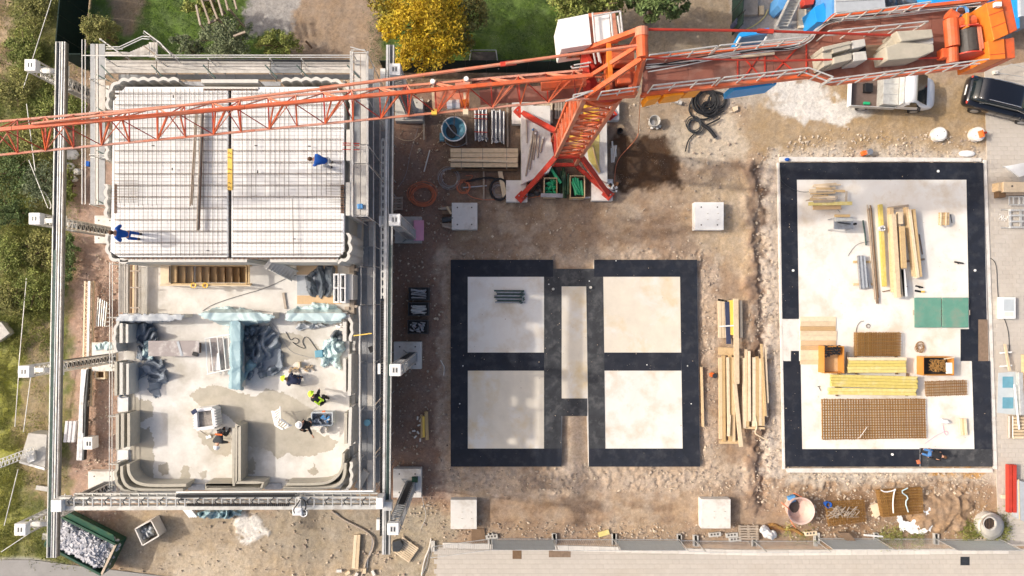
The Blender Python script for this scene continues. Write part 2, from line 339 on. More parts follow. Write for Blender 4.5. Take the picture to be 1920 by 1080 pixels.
# ------------------------------------------------------------------ ground: one sheet, relief and soil colour by place
def ss(a, b, x):
    t = np.clip((x-a)/(b-a), 0, 1); return t*t*(3-2*t)
def build_ground():
    inx = np.arange(-32, 36.01, .09); iny = np.arange(-19.5, 21.01, .09)
    xs = np.concatenate([[-260, -150, -90, -60, -45, -38, -34], inx, [37, 40, 46, 60, 90, 150, 260]])
    ys = np.concatenate([[-260, -150, -90, -60, -40, -30, -24, -21], iny, [23, 26, 32, 42, 60, 90, 150, 260]])
    X, Y = np.meshgrid(xs, ys); px, py = to_px(X, Y)
    n1 = fbm(X*.5, Y*.5, 1); n2 = fbm(X*1.7, Y*1.7, 5); n3 = fbm(X*5, Y*5, 9); n4 = fbm(X*.22+40, Y*.22, 13)
    wx = px+(n2-.5)*46+(n3-.5)*14; wy = py+(fbm(X*1.7+31, Y*1.7, 6)-.5)*46+(fbm(X*5+9, Y*5, 10)-.5)*14
    def rect(x0, y0, x1, y1, s=14): return ss(x0-s, x0+s, wx)*(1-ss(x1-s, x1+s, wx))*ss(y0-s, y0+s, wy)*(1-ss(y1-s, y1+s, wy))
    def ell(x, y, rx, ry, s=.25): return 1-ss(1-s, 1+s, np.hypot((wx-x)/rx, (wy-y)/ry))
    C = np.zeros(X.shape+(3,))
    def lay(col, m):
        C[:] = C*(1-m[..., None])+np.array(col)*m[..., None]
    lay((.37, .265, .185), np.ones(X.shape))
    lay((.45, .335, .23), ss(.45, .62, n1)*.6)
    lay((.33, .225, .145), ss(.5, .7, n2)*.45)
    # rubble-like pinkish fill left of the printed house, darker ground right of it
    lay((.42, .29, .225), rect(120, 300, 260, 980, 30)*.9)
    lay((.26, .17, .13), rect(716, 150, 850, 940, 16)*.9)  # dark wet soil, with the house shade also put into its colour
    lay((.22, .155, .115), rect(820, 150, 1150, 380, 16)*.85)
    lay((.3, .215, .145), rect(850, 375, 1110, 478, 12)*.5)  # house shadow painted into the soil colour, out to its right edge
    tyre = ss(.35, .9, np.abs(np.sin((py+(n1-.5)*26)/7.5)))*ss(.4, .6, n2)
    lay((.27, .185, .125), (rect(870, 385, 1420, 470, 16)+rect(900, 925, 1420, 985, 16)+rect(1570, 175, 1850, 245, 12))*tyre*.75)
    tyr2 = ss(.35, .9, np.abs(np.sin((px+(n1-.5)*26)/7.5)))*ss(.4, .6, n2)
    lay((.27, .185, .125), rect(1320, 440, 1410, 930, 12)*tyr2*.6)
    lay((.085, .05, .03), rect(1152, 252, 1276, 354, 8))
    lay((.62, .53, .41), ell(1330, 260, 75, 55)*.8)
    lay((.5, .4, .28), rect(1290, 330, 1405, 480, 25)*.6)
    lay((.62, .47, .3), ell(1390, 430, 60, 90)*.4)
    lay((.33, .27, .2), rect(1160, 170, 1290, 250, 16)*.6)
    # pale stony verge round the finished pads
    for a in ((820, 468, 1330, 500), (1290, 480, 1345, 900), (1040, 760, 1110, 900), (830, 868, 1450, 930), (825, 480, 850, 880)):
        lay((.56, .45, .35), rect(*a, 10)*.65)
    lay((.3, .2, .14), rect(1405, 300, 1440, 960, 7)*.75)
    lay((.58, .5, .42), rect(1434, 290, 1476, 890, 6)*.85)
    lay((.63, .56, .47), rect(1440, 268, 1860, 310, 10)*.8)
    lay((.6, .53, .44), rect(1470, 872, 1870, 915, 10)*.85)
    lay((.36, .245, .155), rect(1480, 905, 1870, 1015, 14)*.85)
    lay((.22, .14, .09), rect(1530, 925, 1630, 990, 10)*.8)
    lay((.55, .28, .05), rect(1735, 878, 1840, 898, 5)*.8)
    lay((.3, .13, .04), rect(1440, 985, 1505, 1005, 7)*.8)
    damp = ss(.54, .62, fbm(X*.33+7, Y*.33+3, 55, 6, .6)); lay((.26, .18, .125), damp*.55*rect(850, 370, 1450, 1000, 20)); lay((.5, .4, .3), ss(.58, .66, fbm(X*.8+17, Y*.8, 56, 6, .65))*.5*rect(850, 370, 1450, 1000, 20))
    # top right yard
    lay((.42, .31, .19), rect(1400, 150, 1850, 280, 16)*.9)
    lay((.36, .25, .13), rect(1600, 190, 1850, 230, 9)*.6)
    lay((.7, .67, .62), np.maximum(ell(1540, 205, 92, 26), ell(1490, 165, 60, 25))*.95)
    lay((.45, .4, .34), rect(1350, 110, 1440, 200, 16)*.8)
    lay((.4, .37, .34), rect(1372, -60, 1900, 110, 3)*.95)
    lay((.25, .19, .14), rect(1270, -60, 1372, 110, 8)*.95)
    # bottom left yard
    lay((.42, .345, .25), rect(230, 950, 800, 1200, 20)*.85)
    lay((.36, .31, .24), ell(600, 1000, 130, 60)*.55)
    lay((.58, .5, .39), rect(320, 1030, 470, 1180, 20)*.5)
    lay((.76, .73, .68), np.maximum(ell(470, 985, 28, 22), ell(455, 1012, 14, 9))*.9)
    lay((.27, .23, .17), ell(580, 1010, 26, 60)*.5)
    lay((.4, .34, .25), rect(740, 960, 850, 1200, 14)*.8)
    # garden above
    lay((.13, .2, .05), rect(160, -200, 1100, 118, 8))
    lay((.34, .25, .185), rect(545, -200, 720, 122, 12)*.95)
    lay((.3, .22, .16), rect(205, -200, 262, 62, 12)*.9)
    lay((.37, .35, .33), rect(458, -200, 558, 62, 5))
    lay((.3, .24, .17), rect(1150, -200, 1372, 118, 16)*.9)
    lay((.2, .15, .1), rect(745, 138, 1100, 160, 5)*.8)
    # field on the left
    g = 1-ss(112, 140, wx+(py-500)*-.01); g2 = 1-ss(880, 1050, py)*ss(.3, .5, n1)
    lay((.17, .19, .06), np.clip(g, 0, 1)*.96); lay((.3, .27, .12), np.clip(g, 0, 1)*ss(.5, .6, n2)*.6)
    lay((.34, .34, .08), np.clip((1-ss(25, 60, wx))*ss(560, 700, py), 0, 1)*.8)
    lay((.35, .26, .17), np.clip(ell(62, 800, 34, 120)+ell(70, 640, 26, 45)+ell(95, 900, 30, 60), 0, 1)*.75)
    lay((.45, .33, .22), (1-ss(6, 22, wx-(120-py)*.06))*(1-ss(120, 200, py))*.9)
    lay((.45, .44, .42), (1-ss(60, 110, px+(py-1052)*-4.5))*ss(1040, 1052, py+.0*px)*1.0)
    C *= (1+(n3-.5)*.3)[..., None]
    # relief
    Z = (n1-.5)*.12+(n2-.5)*.07+(n3-.5)*.035+(fbm(X*9, Y*9, 31, 3)-.5)*.025-.07
    Z += rect(1400, 300, 1422, 960, 8)*(.12+.3*(n2-.5)) - rect(1424, 300, 1440, 940, 6)*.18
    n5 = fbm(X*13, Y*13, 77, 4, .7); Z += ell(1755, 960, 60, 32)*(.35+.22*(n3-.4)+.16*(n5-.5))+ell(1500, 905, 60, 12)*.1
    Z += (rect(1480, 900, 1850, 930, 8)+rect(850, 882, 1380, 915, 8)+rect(830, 470, 1320, 484, 6)*.6+rect(1316, 500, 1340, 860, 6)*.6)*((n3-.38)*.2+(n5-.45)*.16)
    Z += ell(470, 985, 30, 24)*.1*(n3+.3)+(n5-.5)*.02
    Z += ell(1230, 300, 60, 45)*-.04
    rut = np.sin((py+(n1-.5)*20)/5.0)
    Z += rect(1560, 175, 1850, 240, 10)*rut*.012+rect(900, 380, 1280, 470, 20)*np.sin((py+(n2-.5)*9)/2.6)*.008
    Z -= .05*((rect(835, 480, 1320, 880, 4)+rect(1455, 300, 1865, 880, 4)) > .5)
    flat = ((px > 830) & (py > 1012)) | ((px > 1838) & (py > 60)); Z = np.where(flat, -.06, np.minimum(Z, .6))
    far = (np.abs(X) > 36) | (np.abs(Y) > 22); Z = np.where(far, -.06, Z)
    ny, nx = X.shape; V = np.stack([X, Y, Z], -1).reshape(-1, 3)
    i = np.arange(ny-1)[:, None]*nx+np.arange(nx-1)[None]; Fc = np.stack([i, i+1, i+nx+1, i+nx], -1).reshape(-1, 4)
    m = bpy.data.materials.new('soil'); m.use_nodes = True; nt = m.node_tree; N, L = nt.nodes, nt.links; b = N['Principled BSDF']
    b.inputs['Roughness'].default_value = .95; b.inputs['Specular IOR Level'].default_value = .2
    at = N.new('ShaderNodeAttribute'); at.attribute_name = 'soil'
    tc = N.new('ShaderNodeTexCoord')
    def noise(sc, d=6, r=.7):
        n = N.new('ShaderNodeTexNoise'); n.inputs['Scale'].default_value = sc; n.inputs['Detail'].default_value = d; n.inputs['Roughness'].default_value = r; L.new(tc.outputs['Object'], n.inputs[0]); return n.outputs[0]
    def mr(src, a, c, d, e):
        r = N.new('ShaderNodeMapRange'); r.inputs[1].default_value = a; r.inputs[2].default_value = c; r.inputs[3].default_value = d; r.inputs[4].default_value = e; L.new(src, r.inputs[0]); return r.outputs[0]
    hs = N.new('ShaderNodeHueSaturation'); L.new(at.outputs['Color'], hs.inputs['Color'])
    mu = N.new('ShaderNodeMath'); mu.operation = 'MULTIPLY'; L.new(mr(noise(7, 8, .75), .3, .7, .72, 1.28), mu.inputs[0]); L.new(mr(noise(45, 3, .6), .3, .7, .82, 1.18), mu.inputs[1]); L.new(mu.outputs[0], hs.inputs['Value'])
    L.new(mr(noise(1.3, 5, .6), .3, .7, 1.15, .85), hs.inputs['Saturation'])
    vo = N.new('ShaderNodeTexVoronoi'); vo.inputs['Scale'].default_value = 11; L.new(tc.outputs['Object'], vo.inputs[0])
    mm = N.new('ShaderNodeMath'); mm.operation = 'MULTIPLY'; L.new(mr(vo.outputs['Distance'], .12, .2, .6, 0), mm.inputs[0]); L.new(mr(noise(.9, 5, .7), .5, .6, 0, 1), mm.inputs[1])
    mx = N.new('ShaderNodeMix'); mx.data_type = 'RGBA'; L.new(mm.outputs[0], mx.inputs[0]); L.new(hs.outputs[0], mx.inputs[6]); mx.inputs[7].default_value = (.55, .48, .4, 1)
    L.new(mx.outputs[2], b.inputs['Base Color'])
    bp = N.new('ShaderNodeBump'); bp.inputs['Strength'].default_value = .9; bp.inputs['Distance'].default_value = .05; L.new(noise(22, 8, .75), bp.inputs['Height']); L.new(bp.outputs[0], b.inputs['Normal'])
    o = np_mesh('ground', V, Fc, m, smooth=True, kind='structure')
    a = o.data.color_attributes.new('soil', 'FLOAT_COLOR', 'POINT')
    a.data.foreach_set('color', np.concatenate([np.clip(C, 0, 1).reshape(-1, 3), np.ones((len(V), 1))], 1).astype(np.float32).ravel())
    return o
ground = build_ground()

# loose stones: nobody could count them
def stones(name, regions, n, seed, m='stone', smin=.015, smax=.06, kind='stuff', z=0, parent=None):
    rg = np.random.default_rng(seed); A = np.array([max(1, (r[2]-r[0])*(r[3]-r[1])*r[4]) for r in regions]); A = A/A.sum(); k = rg.choice(len(regions), n, p=A); Rg = np.array(regions)[k]
    px = Rg[:, 0]+rg.random(n)*(Rg[:, 2]-Rg[:, 0])+rg.normal(0, 4, n); py = Rg[:, 1]+rg.random(n)*(Rg[:, 3]-Rg[:, 1])+rg.normal(0, 4, n)
    X = (px-CX)*S(z); Y = np.array([P(CX, p, z).y for p in py])
    s = smin+(smax-smin)*rg.random(n)**3
    base = np.array([(-1, -1, -.6), (1, -1, -.6), (1, 1, -.6), (-1, 1, -.6), (-.7, -.7, .6), (.7, -.7, .6), (.7, .7, .6), (-.7, .7, .6)])
    V = base[None]*(s[:, None, None]*(.6+.8*rg.random((n, 1, 3))))*(1+.35*rg.normal(0, 1, (n, 8, 3)).clip(-1, 1))
    a = rg.random(n)*6.28; c, d = np.cos(a), np.sin(a); V = np.stack([V[..., 0]*c[:, None]-V[..., 1]*d[:, None], V[..., 0]*d[:, None]+V[..., 1]*c[:, None], V[..., 2]], -1)
    V += np.stack([X, Y, np.full(n, z)+s*.1-(.02 if z == 0 else 0)], -1)[:, None]
    f = np.array([(4, 5, 6, 7), (0, 1, 5, 4), (1, 2, 6, 5), (2, 3, 7, 6), (3, 0, 4, 7)])
    Fc = (f[None]+np.arange(n)[:, None, None]*8).reshape(-1, 4)
    return np_mesh(name, V.reshape(-1, 3), Fc, m, parent, kind=kind)
st = stones('gravel', [(1400, 280, 1470, 960, 1.1), (1480, 250, 1840, 300, 2.0), (1470, 880, 1850, 1010, 2.4), (1310, 480, 1345, 900, 1.5), (840, 880, 1440, 925, 1.5), (820, 980, 1420, 1012, 1.8), (740, 150, 845, 1000, .7), (150, 480, 230, 980, 1.3), (230, 960, 800, 1080, .35), (840, 470, 1320, 486, 1.2), (1285, 170, 1400, 420, .5), (1160, 170, 1290, 250, .4), (830, 380, 1420, 480, .25)], 9000, 3)
tag(st, 'loose stones and lumps of earth strewn over the bare site soil', 'gravel')

# ------------------------------------------------------------------ paved lane and forecourt
pv = MB(); pv.prism(poly([(822, 1026), (1420, 1038), (1960, 1028), (2300, 1028), (2300, 1500), (780, 1500)], 0), -.05, .0)
pavement = struct(pv, 'pavement', 'pave_joint')
pv2 = MB(); pv2.prism(poly([(1846, 128), (2300, 60), (2300, 1024), (1874, 1024), (1868, 880)], 0), -.05, .0)
forecourt = struct(pv2, 'forecourt_paving', 'pave_joint')
pr = MB(); pr.prism(poly([(-700, 1046), (60, 1050), (320, 1082), (420, 1500), (-700, 1500)], 0), -.05, .01)
struct(pr, 'road', 'asphalt')
def lay_pavers(parent, inside, x0, y0, x1, y1, lx, ly, budget, seed):
    rg = random.Random(seed); rest = MB(); k = 0; row = 0; base = None
    a, b = P(x0, y0, 0), P(x1, y1, 0); y = a.y
    while y > b.y:
        x = a.x+(row % 2)*lx/2
        while x < b.x:
            q = to_px(x+lx/2, y-ly/2)
            if inside(*q):
                dz = rg.uniform(0, .004)
                if k < budget:
                    if base is None:
                        m_ = MB(); m_.box(-lx/2+.006, lx/2-.006, -ly/2+.006, ly/2-.006, -.06, .012); base = m_.build('paving_stone', 'paver'); base.parent = parent; o = base
                    else: o = base.copy(); COL.objects.link(o); o.parent = parent
                    o.location = (x+lx/2, y-ly/2, dz)
                else: rest.box(x+.006, x+lx-.006, y-ly+.006, y-.006, -.06, .012+dz)
                k += 1
            x += lx
        y -= ly; row += 1
    if rest.v: rest.build('paving_stone_field', 'paver_rest', parent, kind='stuff')
lay_pavers(pavement, lambda u, v: v > 1034 and u > 815, 800, 1030, 1980, 1110, .42, .28, 290, 1)
lay_pavers(forecourt, lambda u, v: u > 1852+(v-130)*.028 and v < 1018 and v > 150-(u-1846)*.15, 1848, 110, 1990, 1020, .4, .26, 290, 2)
kb = None
for i in range(38):
    x0 = 830+i*29.5; 
    if x0 > 1880: break
    m_ = MB(); y = 1018+min(14, (x0-830)*.024) if x0 < 1420 else 1032-(x0-1420)*.008
    m_.prism(poly([(x0, y), (x0+29, y+.3), (x0+29, y+10), (x0, y+10)], .06), -.05, .05+random.uniform(0, .006)); kb = m_.build('kerb_stone', 'kerb', pavement)

# ------------------------------------------------------------------ foundation pads
def pad(name, label, outline, panels, strips, z=.14, m='slab_white'):
    cx = sum(p[0] for p in outline)/len(outline); cy = sum(p[1] for p in outline)/len(outline)
    t = thing(name, label, 'foundation', P(cx, cy, 0))
    MB().prism(poly(outline, z), -.1, z-.012).build('concrete_base', 'concrete_pale', t)
    for q, mm in panels: MB().prism(poly(q, z), z-.05, z).build('concrete_panel', mm, t)
    for q, mm in strips: MB().prism(poly(q, z), z-.05, z+.006+random.uniform(0, .003)).build('bitumen_sheet', mm, t)
    return t
def rc(a, b, c, d): return [(a, b), (c, b), (c, d), (a, d)]
padm = pad('foundation_slab', 'middle foundation pad, bitumen bands framing four squares and one narrow strip', [(845, 487), (1037, 487), (1037, 504), (1114, 504), (1114, 487), (1307, 487), (1313, 875), (1104, 875), (1101, 780), (1054, 780), (1053, 875), (845, 875)],
    [(rc(877, 519, 1020, 661), 'slab_white'), (rc(878, 695, 1021, 841), 'slab_cream'), ([(1053, 537), (1099, 537), (1102, 747), (1053, 747)], 'slab_cream'), ([(1131, 519), (1275, 519), (1277, 661), (1133, 661)], 'slab_cream'), ([(1134, 695), (1278, 695), (1280, 841), (1136, 841)], 'slab_white')],
    [(rc(845, 487, 1037, 519), 'bitumen'), (rc(845, 519, 877, 841), 'bitumen'), (rc(877, 661, 1020, 695), 'bitumen'), (rc(845, 841, 1053, 875), 'bitumen'), (rc(1020, 519, 1053, 841), 'bitumen_dusty'), (rc(1037, 504, 1114, 519), 'bitumen_dusty'), (rc(1053, 519, 1099, 537), 'bitumen_dusty'),
     (rc(1114, 487, 1307, 519), 'bitumen'), ([(1275, 519), (1307, 519), (1312, 841), (1280, 841)], 'bitumen'), (rc(1133, 661, 1277, 695), 'bitumen'), ([(1104, 841), (1312, 841), (1313, 875), (1104, 875)], 'bitumen'), ([(1099, 519), (1131, 519), (1135, 841), (1104, 841)], 'bitumen_dusty'), (rc(1053, 747, 1101, 780), 'bitumen_dusty')])
for x, y in ((1155, 489), (1029, 533), (1105, 527), (868, 686), (862, 757), (1213, 684), (1289, 686), (1296, 757)):
    m_ = MB(); p = P(x, y, .15); m_.cyl(p.x, p.y, .1, .165, .035, 10); m_.build('anchor_cap', 'white', padm)
for x, y in ((1037, 542), (1107, 539)):
    m_ = MB(); p = P(x, y, .15); m_.cyl(p.x, p.y, .1, .3, .075, 12); m_.build('pipe_stub', 'concrete', padm)
padr = pad('foundation_slab', 'right foundation pad, large white slab with a black border used as a store', [(1462, 305), (1843, 305), (1861, 875), (1474, 875), (1470, 677), (1467, 598)],
    [([(1494, 337), (1812, 337), (1817, 599), (1817, 617), (1801, 617), (1801, 677), (1822, 677), (1827, 842), (1504, 842), (1501, 677), (1498, 677), (1498, 658), (1500, 657), (1498, 598)], 'slab_white')],
    [([(1462, 305), (1843, 305), (1844, 337), (1463, 337)], 'bitumen'), ([(1463, 337), (1494, 337), (1498, 598), (1467, 598)], 'bitumen'), ([(1483, 658), (1498, 658), (1498, 677), (1483, 677)], 'bitumen'), ([(1469, 677), (1501, 677), (1504, 842), (1472, 842)], 'bitumen'),
     ([(1472, 842), (1724, 842), (1724, 875), (1474, 875)], 'bitumen'), ([(1725, 842), (1860, 842), (1861, 875), (1725, 875)], 'bitumen_dusty'), ([(1812, 337), (1844, 337), (1850, 599), (1817, 599)], 'bitumen'), (rc(1817, 599, 1834, 617), 'bitumen'), (rc(1801, 617, 1834, 677), 'bitumen'), ([(1822, 677), (1856, 677), (1860, 842), (1827, 842)], 'bitumen')])
for x, y in ((1487, 507), (1828, 507), (1759, 321), (1673, 852)):
    m_ = MB(); p = P(x, y, .15); m_.cyl(p.x, p.y, .1, .17, .075, 14); m_.build('drain_stub', 'white', padr)
m_ = MB(); m_.prism(poly([(1834, 599), (1852, 599), (1854, 677), (1834, 677)], .14), .1, .131); m_.build('recess_floor', 'timber_dark', padr)
m_ = MB(); m_.prism(poly([(1474, 878), (1861, 878), (1862, 886), (1476, 886)], .06), -.05, .07); struct(m_, 'concrete_strip', 'concrete_pale')
m_ = MB(); m_.prism(poly([(1462, 294), (1840, 296), (1840, 303), (1462, 303)], .06), -.05, .07); struct(m_, 'concrete_strip', 'concrete_pale')
m_ = MB(); m_.prism(poly([(1844, 300), (1850, 300), (1870, 880), (1863, 880)], .06), -.05, .06); struct(m_, 'concrete_strip', 'concrete_pale')
m_ = MB(); m_.prism(poly([(1458, 305), (1461, 305), (1472, 880), (1469, 880)], .12), -.05, .13); struct(m_, 'concrete_strip', 'concrete_pale')
m_ = MB(); m_.prism(poly([(1444, 600), (1497, 600), (1482, 656), (1476, 676), (1468, 676), (1466, 600)], .1), -.05, .1); struct(m_, 'concrete_strip', 'concrete_pale')

for nm, regs, n_, sd_, lab in (('grit', [(850, 492, 1305, 870, 1), (880, 650, 1275, 700, 2), (1035, 505, 1110, 780, 3)], 260, 91, 'specks of earth and grit scattered over the middle foundation pad'), ('grit', [(1465, 308, 1855, 870, 1), (1465, 308, 1500, 870, 2)], 300, 92, 'specks of earth and grit scattered over the right foundation pad')):
    tag(stones(nm, regs, n_, sd_, 'stone', .006, .02, z=.16), lab, 'grit')
# ------------------------------------------------------------------ vegetation
def leaves(name, C, size, m, seed=0, parent=None, kind=None, up=.5, aspect=.5):
    rg = np.random.default_rng(seed); n = len(C)
    nv = rg.normal(0, 1, (n, 3)); nv[:, 2] = np.abs(nv[:, 2])+up; nv /= np.linalg.norm(nv, axis=1)[:, None]
    a = np.cross(nv, rg.normal(0, 1, (n, 3))); a /= np.linalg.norm(a, axis=1)[:, None]; b = np.cross(nv, a)
    s = (size*(.6+.8*rg.random(n)))[:, None]
    V = np.stack([C-a*s, C-b*s*aspect+nv*s*.15, C+a*s, C+b*s*aspect+nv*s*.15], 1).reshape(-1, 3); o0 = org(parent)
    V = V-np.array(o0)
    Fc = np.arange(4*n).reshape(-1, 4)
    return np_mesh(name, V, Fc, m, parent, kind=kind)
def clumps(c, rx, ry, h, ncl, per, rg, cr=.28):
    u = rg.normal(0, 1, (ncl, 3)); u /= np.linalg.norm(u, axis=1)[:, None]; u *= rg.random((ncl, 1))**.4; u[:, 2] = np.abs(u[:, 2])
    cc = np.array(c)+u*np.array([rx, ry, h]); k = np.repeat(np.arange(ncl), per)
    v = rg.normal(0, 1, (len(k), 3)); v /= np.linalg.norm(v, axis=1)[:, None]; v *= (rg.random((len(k), 1))**.5)
    r = min(rx, ry)*cr*(.6+.8*rg.random(ncl))
    return cc[k]+v*r[k][:, None]*np.array([1, 1, .7])
def tree(name, label, cat, px, py, ztop, rpx, rpy, m, seed, n=70, per=60, size=.1, group=None, trunk_h=None, cr=.28):
    zc = ztop*.55; c = P(px, py, zc); b = Vector((c.x, c.y, 0)); rx, ry = rpx*S(zc), rpy*S(zc)
    rg = np.random.default_rng(seed); t = thing(name, label, cat, b, group)
    leaves('crown', clumps((c.x, c.y, zc*.75), rx, ry, ztop-zc*.75, n, per, rg, cr), size, m, seed, t)
    tr = MB(); tr.path([b, b+Vector((.05, .03, zc*.5)), b+Vector((0, .05, zc*1.1))], [.05+ztop*.02, .04+ztop*.015, .03], 7)
    for i in range(7):
        a = i*.9+seed; tr.path([b+Vector((0, 0, zc*(.35+.08*i))), b+Vector((math.cos(a)*rx*.4, math.sin(a)*ry*.4, zc*(.7+.08*i))), b+Vector((math.cos(a)*rx*.85, math.sin(a)*ry*.85, zc*(.85+.1*i)))], [.03+ztop*.008, .03, .012], 5)
    tr.build('trunk', 'bark', t)
    return t
tree('maple_tree', 'tall golden yellow tree in autumn colour behind the dark green fence', 'tree', 790, 38, 6.5, 92, 88, 'leaf_yellow', 11, 120, 170, .08, cr=.2)
tree('maple_tree', 'low yellow-green tree at the top edge just right of the golden one', 'tree', 868, 18, 5, 42, 70, 'leaf_olive', 12, 60, 80, .09)
tree('leafy_tree', 'broad green tree in the garden behind the crane cab', 'tree', 1095, 5, 5, 72, 52, 'leaf', 13, 80, 80, .1, 'green garden trees')
tree('leafy_tree', 'dark green tree at the top edge right of the crane apex', 'tree', 1232, 2, 5, 62, 38, 'leaf_dark', 14, 70, 80, .1, 'green garden trees')
tree('round_bush', 'round olive bush behind the left end of the scaffold', 'bush', 188, 60, 3, 33, 28, 'leaf_olive', 15, 70, 70, .05, 'garden bushes')
tree('round_bush', 'grey-green bush behind the scaffold left of the pergola', 'bush', 350, 88, 2.5, 28, 18, 'leaf_blue', 16, 40, 60, .06, 'garden bushes')
tree('round_bush', 'wide pale green bush under the wooden pergola beams', 'bush', 425, 72, 2.8, 52, 40, 'leaf_blue', 17, 80, 70, .06, 'garden bushes')
tree('round_bush', 'deep green bush between the pergola and the bare earth path', 'bush', 522, 82, 2.4, 42, 24, 'leaf', 18, 60, 70, .055, 'garden bushes')
tree('round_bush', 'light green bush spilling over the pergola at the top edge', 'bush', 385, 14, 2.6, 42, 22, 'leaf', 19, 50, 60, .06, 'garden bushes')
lb = [(60, 15, 40, 40, 'leaf_olive', 'tufted olive shrub in the top left corner by the dirt track'), (95, 205, 34, 40, 'leaf', 'shrub beside the top of the left rail below the uppermost arm'), (30, 170, 34, 40, 'leaf_olive', 'olive shrub left of the uppermost lattice arm'),
      (28, 320, 44, 40, 'leaf_dark', 'dark shrub under the tip of the crane jib'), (80, 345, 38, 40, 'leaf_blue', 'pale leaved shrub touching the left rail above the second arm'), (20, 400, 36, 30, 'leaf_dark', 'dark shrub left of the second lattice arm'),
      (80, 470, 44, 36, 'leaf_olive', 'brownish shrub just under the second lattice arm'), (20, 478, 30, 34, 'leaf', 'green shrub at the left edge below the second arm'), (62, 545, 34, 36, 'leaf', 'bright green shrub halfway down the left rail'),
      (130, 490, 16, 54, 'leaf_dark', 'dark shrub squeezed between the left rail and bare earth'), (18, 560, 26, 30, 'leaf_olive', 'yellow-green shrub at the left edge above the grey slab corner'), (145, 210, 20, 34, 'leaf', 'light green shrub right of the rail below the green fence'), (45, 90, 34, 36, 'leaf', 'shrub on the slope left of the top of the rail'), (128, 345, 12, 44, 'leaf', 'narrow shrub right of the rail beside the broken rocks'), (72, 270, 36, 32, 'leaf_olive', 'thin olive shrub crossed by the crane jib')]
for i, (x, y, rx, ry, m, lab) in enumerate(lb):
    tree('shrub', lab, 'shrub', x, y, .95+.25*(i % 3), rx*1.05, ry*1.05, m, 30+i, 60, 46, .06, 'shrubs on the slope along the left rail')
def turf(name, label, regs, n, seed, m, size=.06, z=.02, cat='grass'):
    rg = np.random.default_rng(seed); A = np.array([(r[2]-r[0])*(r[3]-r[1])*r[4] for r in regs], float); A /= A.sum(); k = rg.choice(len(regs), n*2, p=A); Q = np.array(regs)[k]
    px = Q[:, 0]+rg.random(n*2)*(Q[:, 2]-Q[:, 0])+rg.normal(0, 6, n*2); py = Q[:, 1]+rg.random(n*2)*(Q[:, 3]-Q[:, 1])+rg.normal(0, 6, n*2)
    d = fbm(px/22, py/22, seed); keep = d+rg.normal(0, .08, n*2) > .46; px, py, d = px[keep][:n], py[keep][:n], d[keep][:n]
    y0 = P(0, 0, 0).y; y1 = P(0, 1080, 0).y; Y = y0+(y1-y0)*py/1080
    C = np.stack([(px-CX)*S(), Y, z+(d-.46).clip(0)*1.6*rg.random(len(d))], -1)
    o = leaves(name, C, size, m, seed, up=.1, aspect=.22, kind='stuff'); return tag(o, label, cat)
turf('grass', 'rough green and yellow grass covering the slope left of the rail', [(-60, -40, 105, 650, 1), (-60, 640, 50, 1040, 2.2), (50, 600, 90, 1050, .7), (108, 560, 130, 700, .5), (110, 760, 128, 920, .6), (60, 1000, 180, 1060, .9), (110, 60, 160, 330, .6)], 60000, 61, 'grass_blade')
turf('undergrowth', 'mixed green and yellow undergrowth between the shrubs left of the rail', [(-60, 100, 98, 660, 1), (112, 190, 150, 520, .35)], 30000, 64, 'leaf', .065, cat='undergrowth')
turf('lawn', 'short green lawn of the garden above the printed house', [(262, -40, 460, 110, 1), (690, -40, 1160, 135, 1), (205, 60, 300, 110, .4)], 30000, 62, 'lawn_blade', .05)
turf('weeds', 'green weeds growing along the mesh fence at the lower right', [(1465, 990, 1520, 1012, .6), (1640, 990, 1720, 1022, 1), (1790, 980, 1880, 1018, 1.2), (1860, 960, 1880, 1000, 1)], 4200, 63, 'grass_blade', .07)
# ------------------------------------------------------------------ the printed house on the left
ZL, ZU = 6.0, 9.0                                   # floor of the open storey (lower half) and roof slab (upper half)
def chaikin(p, k):
    for _ in range(k):
        q = [p[0]]
        for a, b in zip(p[:-1], p[1:]): q += [a*.75+b*.25, a*.25+b*.75]
        p = q+[p[-1]]
    return p
def strip(mb, pts, z0, z1, th=.13, wave=0.0, wl=.45, rnd=0, zp=None, side=1):
    p = [P(x, y, z1 if zp is None else zp) for x, y in pts]
    if rnd: p = chaikin(p, rnd)
    step = .045 if wave else .25; q = []; s = 0
    for a, b in zip(p[:-1], p[1:]):
        n = max(1, int((b-a).length/step))
        for i in range(n): q.append((a.lerp(b, i/n), s+(b-a).length*i/n))
        s += (b-a).length
    q.append((p[-1], s)); L_, R_ = [], []
    for i, (c, u) in enumerate(q):
        d = q[min(i+1, len(q)-1)][0]-q[max(i-1, 0)][0]; d.z = 0; d.normalize(); n = Vector((-d.y, d.x, 0))*side
        o = wave*abs(math.sin(math.pi*u/wl)) if wave else 0
        L_.append(c+n*(o+th/2)); R_.append(c+n*(o*.8-th/2))
    b = len(mb.v); k = len(q)
    for A in (L_, R_):
        for z in (z0, z1): mb.v += [(a.x, a.y, z) for a in A]
    # rows: L z0, L z1, R z0, R z1
    for i in range(k-1):
        l0, l1, r0, r1 = b+i, b+k+i, b+2*k+i, b+3*k+i
        fs = [(l1, l1+1, r1+1, r1), (l0, l0+1, l1+1, l1), (r0+1, r0, r1, r1+1)]
        mb.f += [f if side < 0 else f[::-1] for f in fs]
    mb.f += [(b, b+k, b+3*k, b+2*k), (b+k-1, b+3*k-1, b+4*k-1, b+2*k-1)]
    return mb
house = thing('printed_house', 'unfinished concrete house with open lower rooms and a white ribbed roof slab', 'building', P(440, 540, 0))
